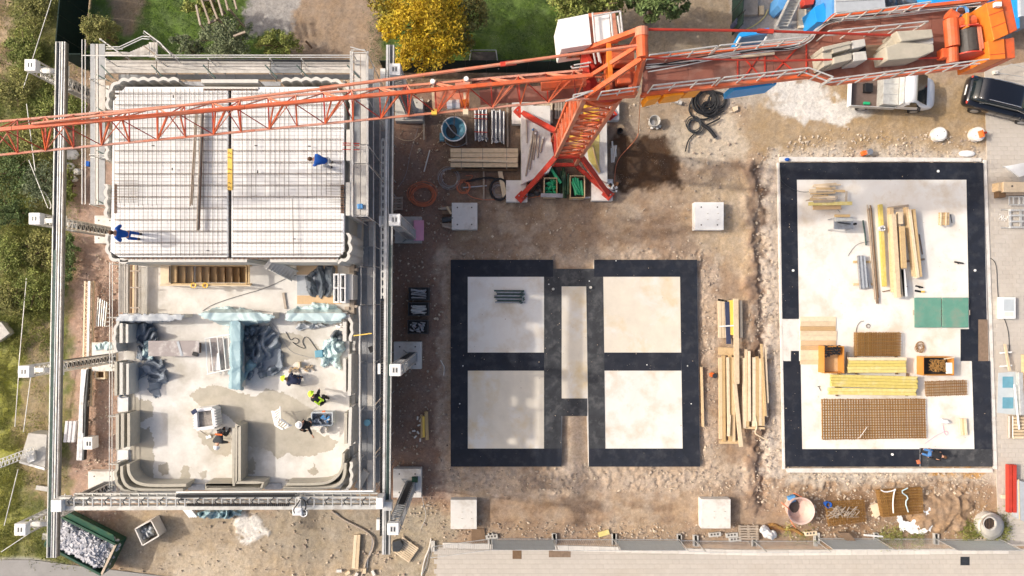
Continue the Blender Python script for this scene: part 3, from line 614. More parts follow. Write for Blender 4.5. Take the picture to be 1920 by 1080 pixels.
# lower storeys: closed shells down to the ground
m_ = MB()
strip(m_, [(211, 260), (206, 200), (214, 165), (240, 153), (440, 153), (630, 153), (652, 170), (654, 300), (652, 470), (640, 487)], 0, ZL+.2, zp=ZU, th=.2, rnd=2); m_.build('lower_storey_wall', 'printed_pale', house)
def rectring(mb, x0, y0, x1, y1, z0, z1, zp): pass
m_ = MB(); q = [P(x, y, 7.0) for x, y in ((222, 500), (222, 880), (240, 918), (635, 918), (655, 890), (655, 500))]; X_ = [q[1].x, P(345, 0, 7).x, P(470, 0, 7).x, q[4].x]; Y_ = [q[2].y, P(0, 540, 7).y, P(0, 494, 7).y, P(0, 470, 7).y]
for a, b, c, d, z in ((0, 1, 0, 3, ZL-.25), (2, 3, 0, 3, ZL-.25), (1, 2, 0, 1, ZL-.25), (1, 2, 2, 3, ZL-.25), (1, 2, 1, 2, 2.6)): m_.box(X_[a], X_[b], Y_[c], Y_[d], 0, z)
m_.build('ground_storey', 'printed_pale', house)
m_ = MB(); q = [P(x, y, ZU) for x, y in ((212, 160), (212, 484), (648, 484), (648, 160))]; m_.prism([(a.x, a.y) for a in q], 0, ZU-.7); m_.build('upper_storey_core', 'printed', house)
# floor of the open storey, left open for the stair
sx0, sx1, sy0, sy1 = 366, 466, 497, 530
for r in ((232, 470, sx0, 905), (sx0, 470, sx1, sy0), (sx0, sy1, sx1, 905), (sx1, 470, 655, 905)):
    m_ = MB(); pbox(m_, *r, ZL-.22, ZL); m_.build('floor_slab', 'deck_slab', house)
m_ = MB(); pbox(m_, 222, 896, 657, 916, ZL-.3, ZL-.006); m_.build('floor_edge', 'concrete_pale', house)
m_ = MB(); pbox(m_, 222, 640, 240, 900, ZL-.3, ZL-.01); m_.build('floor_edge', 'concrete_pale', house)
# roof slab: two fields with a joint, precast strips as separate pieces
for (x0, x1) in ((213, 427), (434, 645)):
    n = 3
    for i in range(n):
        a = x0+(x1-x0)*i/n; b = x0+(x1-x0)*(i+1)/n
        m_ = MB()
        if x0 == 213 and i == 0: m_.prism(poly([(a+22, 163), (b-.3, 163), (b-.3, 482), (a+10, 482), (a-6, 472), (a-3, 350), (a-1, 190)], ZU), ZU-.25, ZU)
        elif x0 == 434 and i == 2: m_.prism(poly([(a, 163), (b-14, 163), (b, 180), (b, 470), (b-10, 482), (a, 482)], ZU), ZU-.25, ZU)
        else: m_.prism(poly([(a, 163), (b-.3, 163), (b-.3, 482), (a, 482)], ZU), ZU-.25, ZU)
        m_.build('roof_slab', 'precast', house)
# raised ribs of foam between the bars
m_ = MB(); y = 170
while y < 480:
    for a, b in ((216, 425), (436, 643)):
        pbox(m_, a, y, b, y+3.6, ZU, ZU+.012)
    y += 7.6
m_.build('slab_ribs', 'precast', house, kind='stuff')
# reinforcement on the roof: lattice girders and long bars, far too many to pick apart
rg = random.Random(4); m_ = MB(); m2 = MB()
for a, b in ((216, 426), (436, 643)):
    y = 176
    while y < 480:
        for k, (dy, z) in enumerate(((-1.5, .03), (1.5, .03), (0, .15))): m_.beam(P(a, y+dy, ZU)+Vector((0, 0, z)), P(b, y+dy, ZU)+Vector((0, 0, z)), .008)
        x = a
        while x < b-4: m_.beam(P(x, y-1.5, ZU)+Vector((0, 0, .03)), P(x+2.5, y, ZU)+Vector((0, 0, .15)), .009); m_.beam(P(x+2.5, y, ZU)+Vector((0, 0, .15)), P(x+5, y+1.5, ZU)+Vector((0, 0, .03)), .009); x += 5
        y += 21.5
    x = a+3
    while x < b:
        y0, y1 = 168, 480
        if a > 400: y1 = 372+rg.uniform(-6, 8)
        elif x < 300: y1 = 384+rg.uniform(-4, 4)
        if rg.random() < .93: m2.beam(P(x, y0, ZU)+Vector((0, 0, .165)), P(x+rg.uniform(-.6, .6), y1, ZU)+Vector((0, 0, .165)), .017)
        if y1 < 470: m2.beam(P(x, y1-3, ZU)+Vector((0, 0, .1)), P(x, 480, ZU)+Vector((0, 0, .1)), .008)
        x += 8.7
    for y in range(340, 384, 5):
        for c, d in ((213, 262), (612, 646)): m2.beam(P(c, y, ZU)+Vector((0, 0, .18)), P(d, y+rg.uniform(-1, 1), ZU)+Vector((0, 0, .18)), .009)
    y = 182
    while y < 480: m2.beam(P(a, y, ZU)+Vector((0, 0, .05)), P(b, y, ZU)+Vector((0, 0, .05)), .007); y += 7.2
m_.build('lattice_girders', 'girder', house, kind='stuff'); m2.build('reinforcing_bars', 'rebar_grey', house, kind='stuff')
# joint between the two fields with its formwork
m_ = MB(); pbox(m_, 427.6, 163, 433.4, 482, ZU-.3, ZU-.18); m_.build('joint_formwork', 'dark_steel', house)
m_ = MB(); y = 285
for y in range(168, 480, 7): m_.beam(P(427, y, ZU-.1), P(434, y+1, ZU-.1), .014)
m_.build('stirrups', 'rebar', house, kind='stuff')
t = m_ = MB(); pbox(m_, 426.5, 279, 435.5, 356, ZU-.02, ZU+.04); m_.build('yellow_shutter', 'yellow_beam', house)
m_ = MB()
for yy in (288, 296, 318, 326, 344, 352):
    p = P(431, yy, ZU); m_.path([p+Vector((-.07, 0, .05)), p+Vector((0, .04, .1)), p+Vector((.07, -.04, .05))], .012, 5)
m_.build('lifting_loops', 'timber_dark', house, kind='stuff')
# shells round the upper storey: outer ones scalloped by the nozzle
def shell(pts, z0, z1, m='printed_pale', th=.13, wave=.0, rnd=0, wl=.45, side=1, name='printed_shell'):
    o = strip(MB(), pts, z0, z1, th, wave, wl, rnd, None, side).build(name, m, house); return o
W_ = dict(wave=.1, wl=.46)
shell([(204, 205), (203, 185), (207, 168), (222, 154), (245, 150), (335, 151)], ZU-3, ZU, rnd=2, side=1, **W_)
shell([(527, 152), (600, 150), (632, 153), (650, 165), (656, 182), (656, 215)], ZU-3, ZU, rnd=2, side=1, **W_)
shell([(202, 300), (202, 242)], ZU-3, ZU, side=1, **W_); shell([(201, 408), (201, 345)], ZU-3, ZU, side=1, **W_)
shell([(240, 489), (214, 486), (203, 474), (202, 438)], ZU-3, ZU, rnd=2, side=1, **W_)
shell([(651, 437), (655, 466), (650, 484), (632, 489)], ZU-3, ZU, rnd=1, side=1, **W_)
for x, a, b in ((653, 243, 301), (652, 342, 404)): shell([(x, a), (x, b)], ZU-3, ZU, th=.19)
shell([(645, 150), (646, 165), (649, 243)], ZU-2.9, ZU-.25, 'printed', th=.1)
shell([(225, 487.5), (463, 488)], ZU-3, ZU, th=.17); shell([(506, 488), (634, 488)], ZU-3, ZU, th=.17)
shell([(377, 152), (484, 152)], ZU-3, ZU+.02, th=.16); shell([(381, 164.5), (484, 165)], ZU-.4, ZU+.05, th=.1)
# dark edge channels with shuttering along the openings
for r in ((381, 166.5, 484, 169.5), (214, 345, 219, 400), (639, 346, 645, 400), (232, 483, 425, 485.5), (436, 483, 632, 485.5)):
    m_ = MB(); pbox(m_, *r, ZU-.02, ZU+.012); m_.build('edge_shutter', 'tray_brown', house)
m_ = MB()
for y in range(348, 400, 5):
    m_.beam(P(214, y, ZU+.04), P(219, y, ZU+.04), .02); m_.beam(P(639, y, ZU+.04), P(645, y, ZU+.04), .02)
for x in range(384, 484, 6): m_.beam(P(x, 166, ZU+.04), P(x, 170, ZU+.04), .02)
for x in range(240, 632, 9): m_.beam(P(x, 483, ZU+.04), P(x, 487, ZU+.04), .02)
m_.build('edge_ties', 'rebar', house, kind='stuff')
m_ = MB(); pbox(m_, 337, 153, 526, 161, ZU-1.1, ZU-1.0); m_.build('window_sill', 'steel', house)
# open storey: pairs of low shells
zt = ZL+1.0
def low(*a, **k): return shell(*a, ZL-.3, zt, **k)
low([(219, 660), (215, 640), (217, 612), (228, 596), (250, 594), (345, 594)], m='printed_pale', rnd=2, side=1, wave=.06)
low([(227, 643), (227, 606)], m='printed_pale', th=.15); low([(238, 643), (238, 608)], m='printed_pale', th=.12)
low([(217, 742), (217, 678)], m='printed', th=.13); low([(227, 740), (227, 680)], m='printed_pale', th=.15); low([(239, 740), (239, 682)], m='printed_pale', th=.12)
low([(220, 843), (220, 777)], m='printed', th=.15); low([(229.5, 840), (229.5, 775)], m='printed', th=.15); low([(241, 838), (241, 775)], m='printed', th=.13)
low([(258, 922), (236, 921), (221, 909), (217, 890), (222, 870)], m='printed', rnd=2, side=1, wave=.06)
low([(343, 919), (262, 919), (238, 914), (228, 896), (228, 874)], m='printed', rnd=2, th=.14)
low([(349, 910), (280, 911), (253, 905), (241, 888), (240, 870)], m='printed', rnd=2, th=.14)
low([(438, 803), (438, 909), (386, 909)], m='printed', th=.15); low([(436, 909), (386, 909), (386, 917), (489, 917), (493, 905), (442, 905)], m='printed', th=.12)
low([(449, 800), (443, 796), (442, 905)], m='printed', th=.12); low([(449, 798), (449, 902)], m='printed', th=.13)
low([(530, 916), (612, 916), (636, 909), (646, 893), (647, 868)], m='printed', rnd=2, th=.14)
low([(537, 908), (606, 908), (628, 899), (642, 880), (644, 850)], m='printed', rnd=2, th=.12)
low([(636, 922), (652, 918), (658, 898), (656, 880), (657, 866)], m='printed_pale', rnd=1, side=-1, wave=.07)
low([(648, 774), (648, 832)], m='printed', th=.14); low([(657, 764), (655, 836)], m='printed_pale', th=.15)
low([(646, 672), (646, 735)], m='printed_pale', th=.14); low([(656, 664), (655, 742)], m='printed_pale', th=.15)
low([(646, 603), (646, 640)], m='printed_pale', th=.17); low([(653, 590), (660, 603), (661, 622), (657, 640)], m='printed_pale', side=-1, wave=.06, rnd=1)
low([(377, 592), (512, 592)], m='printed_pale', th=.3); low([(538, 592), (650, 592)], m='printed_pale', th=.3); low([(442, 600), (442, 728)], m='printed_pale', th=.3)
# outer east faces below, seen past the scaffold
for a, b in ((500, 585), (590, 660), (668, 745), (765, 840), (862, 915)):
    strip(MB(), [(657, a), (657, b)], 1, ZL-.02, .12, .05, .46, 0, 7, -1).build('outer_shell', 'printed_pale', house)
m_ = MB()
for x in range(537, 640, 4): p = P(x, 900+random.uniform(-1, 1), ZL); m_.tube(p, p+Vector((0, 0, .12)), .03, 5)
m_.build('joint_mortar', 'printed', house, kind='stuff')
# sills of the openings along the edges
for r in ((219, 844, 240, 868), (220, 744, 240, 772)): m_ = MB(); pbox(m_, *r, ZL, ZL+.12); m_.build('sill_panel', 'white', house)
for r in ((352, 908, 384, 919), (496, 906, 528, 918)): m_ = MB(); pbox(m_, *r, ZL, ZL+.05); m_.build('sill_panel', 'steel', house)
# paired hollow window units standing at the corridor end
t = thing('wall_units', 'three upright hollow concrete units standing beside the corridor end', 'concrete unit', P(640, 540, ZL))
for x0, x1 in ((625, 635), (637, 648)):
    m_ = MB(); 
    for r in ((x0, 513, x0+2.2, 568), (x1-2.2, 513, x1, 568), (x0+2.3, 513, x1-2.3, 516), (x0+2.3, 565, x1-2.3, 568), (x0+2.3, 539, x1-2.3, 541)): pbox(m_, *r, ZL, ZL+1.5)
    m_.build('hollow_unit', 'precast', t, bevel=.01)
m_ = MB(); pbox(m_, 650, 514, 662, 562, ZL, ZL+1.3); m_.build('solid_unit', 'printed_pale', t, bevel=.03)
t = thing('stacked_timbers', 'brown timber frame between the hollow units and the scaffold', 'frame', P(664, 540, ZL))
for r in ((655, 493, 664, 590), (646, 494, 654.5, 500), (646, 575, 654.5, 581), (664.5, 503, 670, 508), (664.5, 572, 670, 577)):
    m_ = MB(); pbox(m_, *r, ZL-.1, ZL+.55+random.uniform(-.05, .05)); m_.build('timber', 'timber_grey', t)

# timber stair going down through the corridor floor
t = thing('timber_stair', 'brown wooden stair formwork running down through the corridor floor', 'stair', P(300, 515, ZL))
m_ = MB(); pbox(m_, 301, 495, 320, 532, ZL+.0, ZL+.5); m_.build('landing', 'timber_pale', t)
n = 12
for i in range(n):
    x0 = 320+i*12.1; z = ZL+.45-i*.19
    x0w, x1w = P(x0, 515, ZL+.4).x, P(x0+12.1, 515, ZL+.4).x; y0w, y1w = P(0, 530, ZL+.4).y, P(0, 499, ZL+.4).y
    m_ = MB(); m_.box(x0w+.01, x1w+.02, y0w, y1w, z-.04, z); m_.build('tread', 'ply', t)
    m_ = MB(); m_.box(x0w-.012, x0w+.008, y0w, y1w, z-.04, z+.15 if i == 0 else z+.19); m_.build('riser', 'timber_dark' if i % 2 else 'timber_grey', t)
for yy in (496, 531):
    m_ = MB(); pbox(m_, 318, yy, 467, yy+2.6, ZL-1.6, ZL+.45); m_.build('stringer', 'timber', t)
m_ = MB(); m_.beam(P(300, 534.5, ZL+.9), P(470, 535.5, ZL+.9), .07); m_.build('handrail', 'timber_pale', t)
for x in (305, 345, 385, 425, 462):
    m_ = MB(); m_.beam(P(x, 534, ZL), P(x, 534, ZL+.86), .06); m_.build('post', 'timber', t)
for x in (462, 467):
    m_ = MB(); m_.beam(P(x, 494, ZL+.7), P(x, 536, ZL+.7), .07); m_.build('rail_end', 'timber', t)
for x in (362, 384):
    m_ = MB(); p = P(x, 535, ZL+.95)
    for k in range(4): m_.path([p+Vector((.12*math.cos(a*.785)+k*.02, .12*math.sin(a*.785), .02*k)) for a in range(8)], .018, 5, closed=True)
    one(m_, 'rope_coil', 'yellow_beam', 'yellow rope coil looped over the %s of the stair rail' % ('left half' if x == 362 else 'middle'), 'rope')
t = thing('concrete_stair', 'pale concrete stair flight slanting below the roof slab edge', 'stair', P(525, 505, ZL))
for i in range(9):
    x = 503+i*5.4; y = 494+i*2.6; m_ = MB(); a, b = P(x-6, y+9, ZL+1.6-i*.17), P(x+7, y-7, ZL+1.6-i*.17); m_.beam(a, b, .2, .05); m_.build('step', 'concrete_pale', t)
m_ = MB(); m_.beam(P(497, 500, ZL+1.5), P(545, 524, ZL+.1), .06, .3); m_.build('stringer', 'printed_pale', t)
m_ = MB(); m_.beam(P(510, 486, ZL+1.5), P(556, 507, ZL+.1), .06, .3); m_.build('stringer', 'printed_pale', t)
# left edge guard of the corridor
t = thing('edge_guard', 'brown timber edge guard along the left end of the corridor', 'guard rail', P(250, 540, ZL))
for x, m in ((247, 'timber_dark'), (252, 'timber'), (256, 'timber_grey')): m_ = MB(); m_.beam(P(x, 492, ZL+.5), P(x-1, 587, ZL+.5), .09, .16); m_.build('guard_board', m, t)
for y in (508, 539, 577): m_ = MB(); m_.beam(P(244, y, ZL+.7), P(262, y, ZL+.7), .06); m_.build('clamp', 'timber_grey', t)
for x in (234, 239): m_ = MB(); m_.beam(P(x, 492, ZL+.1), P(x, 587, ZL+.1), .1, .1); m_.build('kicker', 'deck_board', t)

# ------------------------------------------------------------------ scaffolds
def deck(t, x0, y0, x1, y1, z, nx=1, ny=1, m='deck_board', th=.05):
    """planks laid side by side; nx boards across x, ny along y"""
    for i in range(nx):
        for j in range(ny):
            a = x0+(x1-x0)*i/nx; b = x0+(x1-x0)*(i+1)/nx; c = y0+(y1-y0)*j/ny; d = y0+(y1-y0)*(j+1)/ny
            mb = MB(); pbox(mb, a+.25, c+.25, b-.25, d-.25, z-th, z+random.uniform(0, .012)); mb.build('deck_plank', m, t)
def post(t, x, y, z0, z1, r=.025): 
    p = P(x, y, z1); mb = MB(); mb.tube((p.x, p.y, z0), p, r, 6); mb.build('standard', 'steel_pale', t)
def rail(t, x0, y0, x1, y1, z, r=.025, name='guard_rail', m='steel_pale'):
    mb = MB(); mb.tube(P(x0, y0, z), P(x1, y1, z), r, 6); mb.build(name, m, t)
sn = thing('scaffold', 'scaffold with silver boards along the top edge of the roof slab', 'scaffold', P(430, 125, 0), 'scaffolds round the house')
Z = 8.6
for (a, b) in ((198, 293), (294, 390), (391, 506), (507, 565), (566, 660)):
    deck(sn, a, 113, b, 137, Z, 1, 4, 'deck_metal' if a == 507 else 'deck_board')
deck(sn, 222, 139, 660, 149, Z-1.0, 4, 1, 'deck_metal')
for x in (198, 293, 390, 506, 565, 660):
    post(sn, x, 110, 0, Z+1.0); post(sn, x, 138, 0, Z+.3)
    rail(sn, x-9, 122, x+14, 146, Z+.25, .03, 'tie_bar', 'rack_green'); rail(sn, x, 110, x, 139, Z-.08, .03, 'transom')
for y, z in ((103.5, Z+1), (107.5, Z+.6)): 
    rail(sn, 290, y, 662, y, z)
rail(sn, 155, 104, 290, 105, Z+.6)
mb = MB(); mb.beam(P(295, 111.5, Z+.1), P(660, 114, Z+.1), .03, .18); mb.build('toe_board', 'dark_steel', sn)
# stair tower at its left
st_ = thing('scaffold_stair', 'aluminium scaffold stair with slanting hand rails rising behind the scaffold corner', 'stair', P(270, 90, 0))
deck(st_, 279, 79, 295, 107, Z+.3, 3, 1); deck(st_, 197, 97, 240, 105, Z-.1, 1, 2)
for i in range(9):
    x = 240+i*4.4; y = 98-i*1.9; mb = MB(); pbox(mb, x, y, x+5, 106, Z-.05+i*.04, Z+i*.04); mb.build('tread', 'deck_board', st_)
for a, b, c in (((199, 88), (224, 88), Z+.7), ((199, 92), (230, 92), Z+.4)): rail(st_, *a, *b, c)
for k in (0, 4.5): rail(st_, 224, 88+k, 267, 68+k, Z+1.1-k*.05); rail(st_, 267, 68+k, 280, 69+k, Z+1.1-k*.05)
rail(st_, 270, 58, 300, 80, Z+1.4); rail(st_, 300, 80, 320, 102, Z+1.4); rail(st_, 187, 72, 222, 98, Z+1.2); 
for x, y in ((269, 62), (281, 68), (295, 78), (305, 88), (318, 101), (187, 74), (198, 80)): post(st_, x, y, Z-3, Z+1.3, .022)
rail(st_, 269, 86, 298, 108, Z+.5, .03, 'brace', 'timber_grey')
sw = thing('scaffold', 'narrow scaffold walkway down the left side of the roof slab', 'scaffold', P(183, 240, 0), 'scaffolds round the house')
for j, (a, b) in enumerate(((82, 148), (149, 210), (211, 290), (291, 383))):
    deck(sw, 169, a, 178, b, 8.0, 1, 1, 'deck_metal'); deck(sw, 179, a, 184, b, 8.0, 1, 1, 'deck_board'); deck(sw, 185, a, 197, b, 8.0, 1, 1, 'deck_metal' if j != 1 else 'deck_board')
    rail(sw, 169, b, 198, b, 7.95, .03, 'transom'); rail(sw, 181, b-8, 204, b+4, 8.2, .03, 'tie_bar', 'rack_green')
    post(sw, 168, b, 0, 9); post(sw, 198, b, 0, 8.3)
for x, z in ((154, 9), (160, 8.6), (178, 8.7), (183, 8.4)): rail(sw, x, 74 if x < 165 else 110, x, 383, z)
for y in (290, 295): rail(sw, 170, y, 197, y, 8.3)
# lower part of the left side
sw2 = thing('scaffold', 'thin scaffold poles down the left side of the open rooms', 'scaffold', P(215, 700, 0), 'scaffolds round the house')
for x, z in ((206, 6.8), (211, 6.6), (224, 6.5), (232, 6.3)):
    rail(sw2, x, 492, x-1, 592 if x > 220 else 915, z, .022)
deck(sw2, 222, 492, 232, 586, 5.9, 2, 1, 'deck_board')
for y in (595, 780, 870): rail(sw2, 203, y, 232, y+2, 6.3, .022, 'transom')
for y in (495, 595, 690, 780, 870, 912): post(sw2, 208, y, 0, 6.9)
# right side: upper
se = thing('scaffold', 'sunlit scaffold walkway down the right side of the roof slab', 'scaffold', P(675, 250, 0), 'scaffolds round the house')
for (a, b) in ((101, 183), (184, 270), (271, 306), (307, 403)):
    deck(se, 664, a, 675.5, b, 8.8, 1, 1, 'deck_metal' if a in (184,) else 'deck_board'); deck(se, 676, a, 686.5, b, 8.8, 1, 1, 'deck_board')
    for z in (6.8, 4.8, 2.8):
        p, q = P(664, a, 8.8), P(687, b, 8.8); mb = MB(); mb.box(p.x, q.x, q.y, p.y, z-.05, z); mb.build('deck_plank', 'deck_metal', se)
for y in (99, 183, 270, 306, 405):
    for x in (661, 688): post(se, x, y, 0, 9.8)
    rail(se, 659, y, 690, y, 8.72, .03, 'transom'); p = P(690, y, 8.9)
for x, z in ((659, 9.3), (661.5, 9.8), (688, 9.8), (690, 9.3), (657, 8.9)): rail(se, x, 96, x, 404, z)
for z in (7.8, 5.8, 3.8):
    p, q = P(690, 100, 9.3), P(690, 404, 9.3); mb = MB(); mb.tube((p.x, p.y, z), (q.x, q.y, z), .025); mb.build('guard_rail', 'steel_pale', se)
rail(se, 658, 94, 684, 93, 9.7); rail(se, 657, 88, 686, 96, 9.9); rail(se, 690, 307, 714, 332, 7.5, .03, 'brace', 'timber_grey'); rail(se, 664, 407, 702, 414, 8.0, .04, 'brace', 'timber_grey')
# right side: lower decks in shade
s2 = thing('scaffold', 'shaded grey scaffold decks down the right side of the open rooms', 'scaffold', P(690, 680, 0), 'scaffolds round the house')
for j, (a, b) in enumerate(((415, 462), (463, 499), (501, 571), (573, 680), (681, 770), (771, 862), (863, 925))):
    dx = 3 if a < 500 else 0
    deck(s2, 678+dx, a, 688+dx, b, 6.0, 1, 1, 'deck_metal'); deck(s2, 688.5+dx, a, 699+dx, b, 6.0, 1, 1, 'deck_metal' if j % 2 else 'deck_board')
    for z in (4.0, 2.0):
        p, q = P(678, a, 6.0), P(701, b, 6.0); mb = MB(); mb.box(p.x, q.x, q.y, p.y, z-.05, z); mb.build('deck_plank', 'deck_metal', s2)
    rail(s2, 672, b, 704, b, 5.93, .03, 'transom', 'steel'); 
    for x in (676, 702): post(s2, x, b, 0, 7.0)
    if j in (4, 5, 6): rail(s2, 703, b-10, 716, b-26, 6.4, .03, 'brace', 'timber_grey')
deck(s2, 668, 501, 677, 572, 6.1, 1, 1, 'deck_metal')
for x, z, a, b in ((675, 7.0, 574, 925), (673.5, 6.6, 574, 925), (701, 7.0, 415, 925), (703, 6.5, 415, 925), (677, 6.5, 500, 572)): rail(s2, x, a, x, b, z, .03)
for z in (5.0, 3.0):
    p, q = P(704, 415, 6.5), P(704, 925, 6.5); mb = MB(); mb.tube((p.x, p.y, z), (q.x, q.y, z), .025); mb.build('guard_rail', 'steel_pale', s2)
# south side decks under the gantry
s3 = thing('scaffold', 'grey scaffold deck below the printer gantry along the bottom wall', 'scaffold', P(450, 930, 0), 'scaffolds round the house')
for a, b in ((225, 330), (331, 440), (441, 550), (551, 668)): deck(s3, a, 922, b, 936, 5.4, 1, 2, 'deck_metal')
for x in (225, 331, 441, 551, 668): post(s3, x, 937, 0, 6.2); post(s3, x, 921, 0, 5.5)
rail(s3, 225, 938, 668, 938, 6.0)

# ------------------------------------------------------------------ the concrete printer: posts, rails, gantry
ZR = 7.6
pr_ = thing('gantry_printer', 'silver gantry of the concrete printer: two long rails and a cross beam', 'machine', P(410, 560, 0))
def bar(t, a, b, z, w_, h, name, m):                 # long bar, top surface at z
    mb = MB(); p, q = P(*a, z), P(*b, z); mb.beam(p-Vector((0, 0, h/2)), q-Vector((0, 0, h/2)), w_, h); return mb.build(name, m, t)
for (xt, yt, xb, yb, off) in ((113, 78, 96, 1046, -1), (732, 84, 724, 1040, 1)):
    L_ = lambda k: ((xt+k, yt), (xb+k, yb))
    if off < 0:
        bar(pr_, *L_(0), ZR-.1, .46, .3, 'rail_web', 'rail_grey')
        for k, w2, m2_, zz in ((-8.2, .045, 'alu', 0), (-.5, .04, 'steel', 0), (3.6, .07, 'alu', .02), (8.4, .04, 'steel', 0)): bar(pr_, *L_(k), ZR+zz, w2, .12, 'rail_flange', m2_)
    else:
        bar(pr_, *L_(0), ZR-.1, .36, .3, 'rail_web', 'rail_grey')
        for k, w2, m2_, zz in ((-5.8, .11, 'steel_pale', .02), (5.8, .06, 'alu', 0), (-1.5, .03, 'steel_pale', 0)): bar(pr_, *L_(k), ZR+zz, w2, .12, 'rail_flange', m2_)
    mb = MB(); n = 240
    a0, b0 = (P(108-4.5, 470, ZR-.02), P(xb-4, yb-20, ZR-.02)) if off < 0 else (P(xt+1.5, 460, ZR-.02), P(xb+1.5, 940, ZR-.02))
    for i in range(n):
        p = a0.lerp(b0, i/n); mb.cbox(p, .14, (a0-b0).length/n*.6, .05)
    mb.build('rack_teeth', 'rack_green', pr_, kind='stuff')
# ladder-like cable tray beside the right rail, cable chain below it
mb = MB(); 
for x in (716, 721): mb.beam(P(x, 262, ZR-.2), P(x-1, 560, ZR-.2), .05, .08)
mb.build('cable_tray', 'alu', pr_)
for i in range(21):
    mb = MB(); mb.beam(P(716, 262+i*14.5, ZR-.2), P(721, 262+i*14.5, ZR-.2), .12, .05); mb.build('tray_rung', 'alu', pr_)
mb = MB()
for i in range(90): p = P(718.5-i*.02, 566+i*4.9, ZR-.25); mb.cbox(p, .2, .09, .12)
mb.build('cable_chain', 'black', pr_, kind='stuff')
for x in (715, 722): mb = MB(); mb.beam(P(x, 566, ZR-.25), P(x-2, 1005, ZR-.25), .03, .14); mb.build('chain_side', 'black', pr_)
# cross beam
yb_ = 943
bar(pr_, (112, 953), (708, 951), ZR+.45, .2, .25, 'beam_chord', 'alu'); bar(pr_, (112, 934), (708, 933), ZR+.6, .09, .12, 'beam_chord', 'alu'); bar(pr_, (112, 941.5), (708, 941), ZR+.25, .1, .1, 'beam_chord', 'steel_pale')
bar(pr_, (140, 926), (708, 925.5), ZR+.3, .07, .09, 'beam_chord', 'alu'); bar(pr_, (140, 931), (330, 931), ZR+.2, .05, .09, 'beam_chord', 'alu')
bar(pr_, (330, 923), (700, 921), ZR+.65, .07, .07, 'feed_pipe', 'white')
mb = MB()
for i in range(34):
    x = 122+i*17.3; mb.beam(P(x, 934, ZR+.58), P(x, 951, ZR+.42), .05); mb.beam(P(x, 926, ZR+.28), P(x, 934, ZR+.5), .04)
    mb.beam(P(x, 934, ZR+.5), P(x+17, 942, ZR+.25), .03)
mb.build('beam_lattice', 'steel_pale', pr_)
for i in range(17):
    x = 130+i*34.5; mb = MB(); mb.path([P(x, 946, ZR+.55), P(x-3, 940, ZR+.6), P(x+4, 933, ZR+.68)], .03, 5); mb.build('cable_bracket', 'dark_steel', pr_)
mb = MB()
for i in range(62): mb.cbox(P(338+i*3.5, 929.5-(i*.02), ZR+.7), .07, .17, .1)
for i in range(52): mb.cbox(P(352+i*3.7, 946.5, ZR+.5), .06, .12, .08)
mb.build('cable_chain', 'black', pr_, kind='stuff')
for y in (926.5, 932): mb = MB(); mb.beam(P(334, y, ZR+.74), P(556, y-1, ZR+.74), .03, .12); mb.build('chain_side', 'dark_steel', pr_)
mb = MB(); mb.path([P(336, 927, ZR+.72), P(331, 930, ZR+.6), P(336, 935, ZR+.45), P(350, 936, ZR+.4)], .06, 6); mb.build('chain_loop', 'black', pr_)
for r, m in (((95, 938, 115, 960), 'white'), ((705, 934, 718, 955), 'white'), ((718, 941, 735, 958), 'steel_pale')):
    mb = MB(); pbox(mb, *r, ZR-.1, ZR+.75 if m == 'white' else ZR+.3); mb.build('end_carriage', m, pr_, bevel=.02)
# print head
ph = thing('print_head', 'white print head hanging on the gantry beam with a round hopper', 'print head', P(560, 955, ZR))
mb = MB(); pbox(mb, 548, 952, 566, 967, ZR-1.2, ZR+.5); mb.build('head_box', 'white_plastic', ph, bevel=.03)
mb = MB(); pbox(mb, 558, 932, 564, 953, ZR+.2, ZR+.8); mb.build('slide', 'steel_pale', ph)
mb = MB(); p = P(569, 962, ZR+.4); mb.path([p+Vector((.17*math.cos(a*.524), .17*math.sin(a*.524), 0)) for a in range(12)], .025, 5, closed=True)
for a in range(3): mb.beam(p-Vector((.17*math.cos(a*1.05), .17*math.sin(a*1.05), 0)), p+Vector((.17*math.cos(a*1.05), .17*math.sin(a*1.05), 0)), .02)
mb.build('hopper_ring', 'white_plastic', ph)
mb = MB(); mb.lathe(p.x, p.y, [(.15, ZR+.35), (.1, ZR-.6), (.03, ZR-1.3), (.0, ZR-1.3)], 14); mb.build('hopper', 'steel_pale', ph)
mb = MB(); mb.path(chaikin([P(552, 962, ZR+.6), P(550, 955, ZR+.8), P(556, 948, ZR+.9), P(562, 938, ZR+.9)], 2), .03, 6); mb.path(chaikin([P(562, 934, ZR+.9), P(572, 938, ZR+1), P(574, 950, ZR+.8), P(570, 960, ZR+.6)], 2), .03, 6); mb.build('hose', 'black', ph)
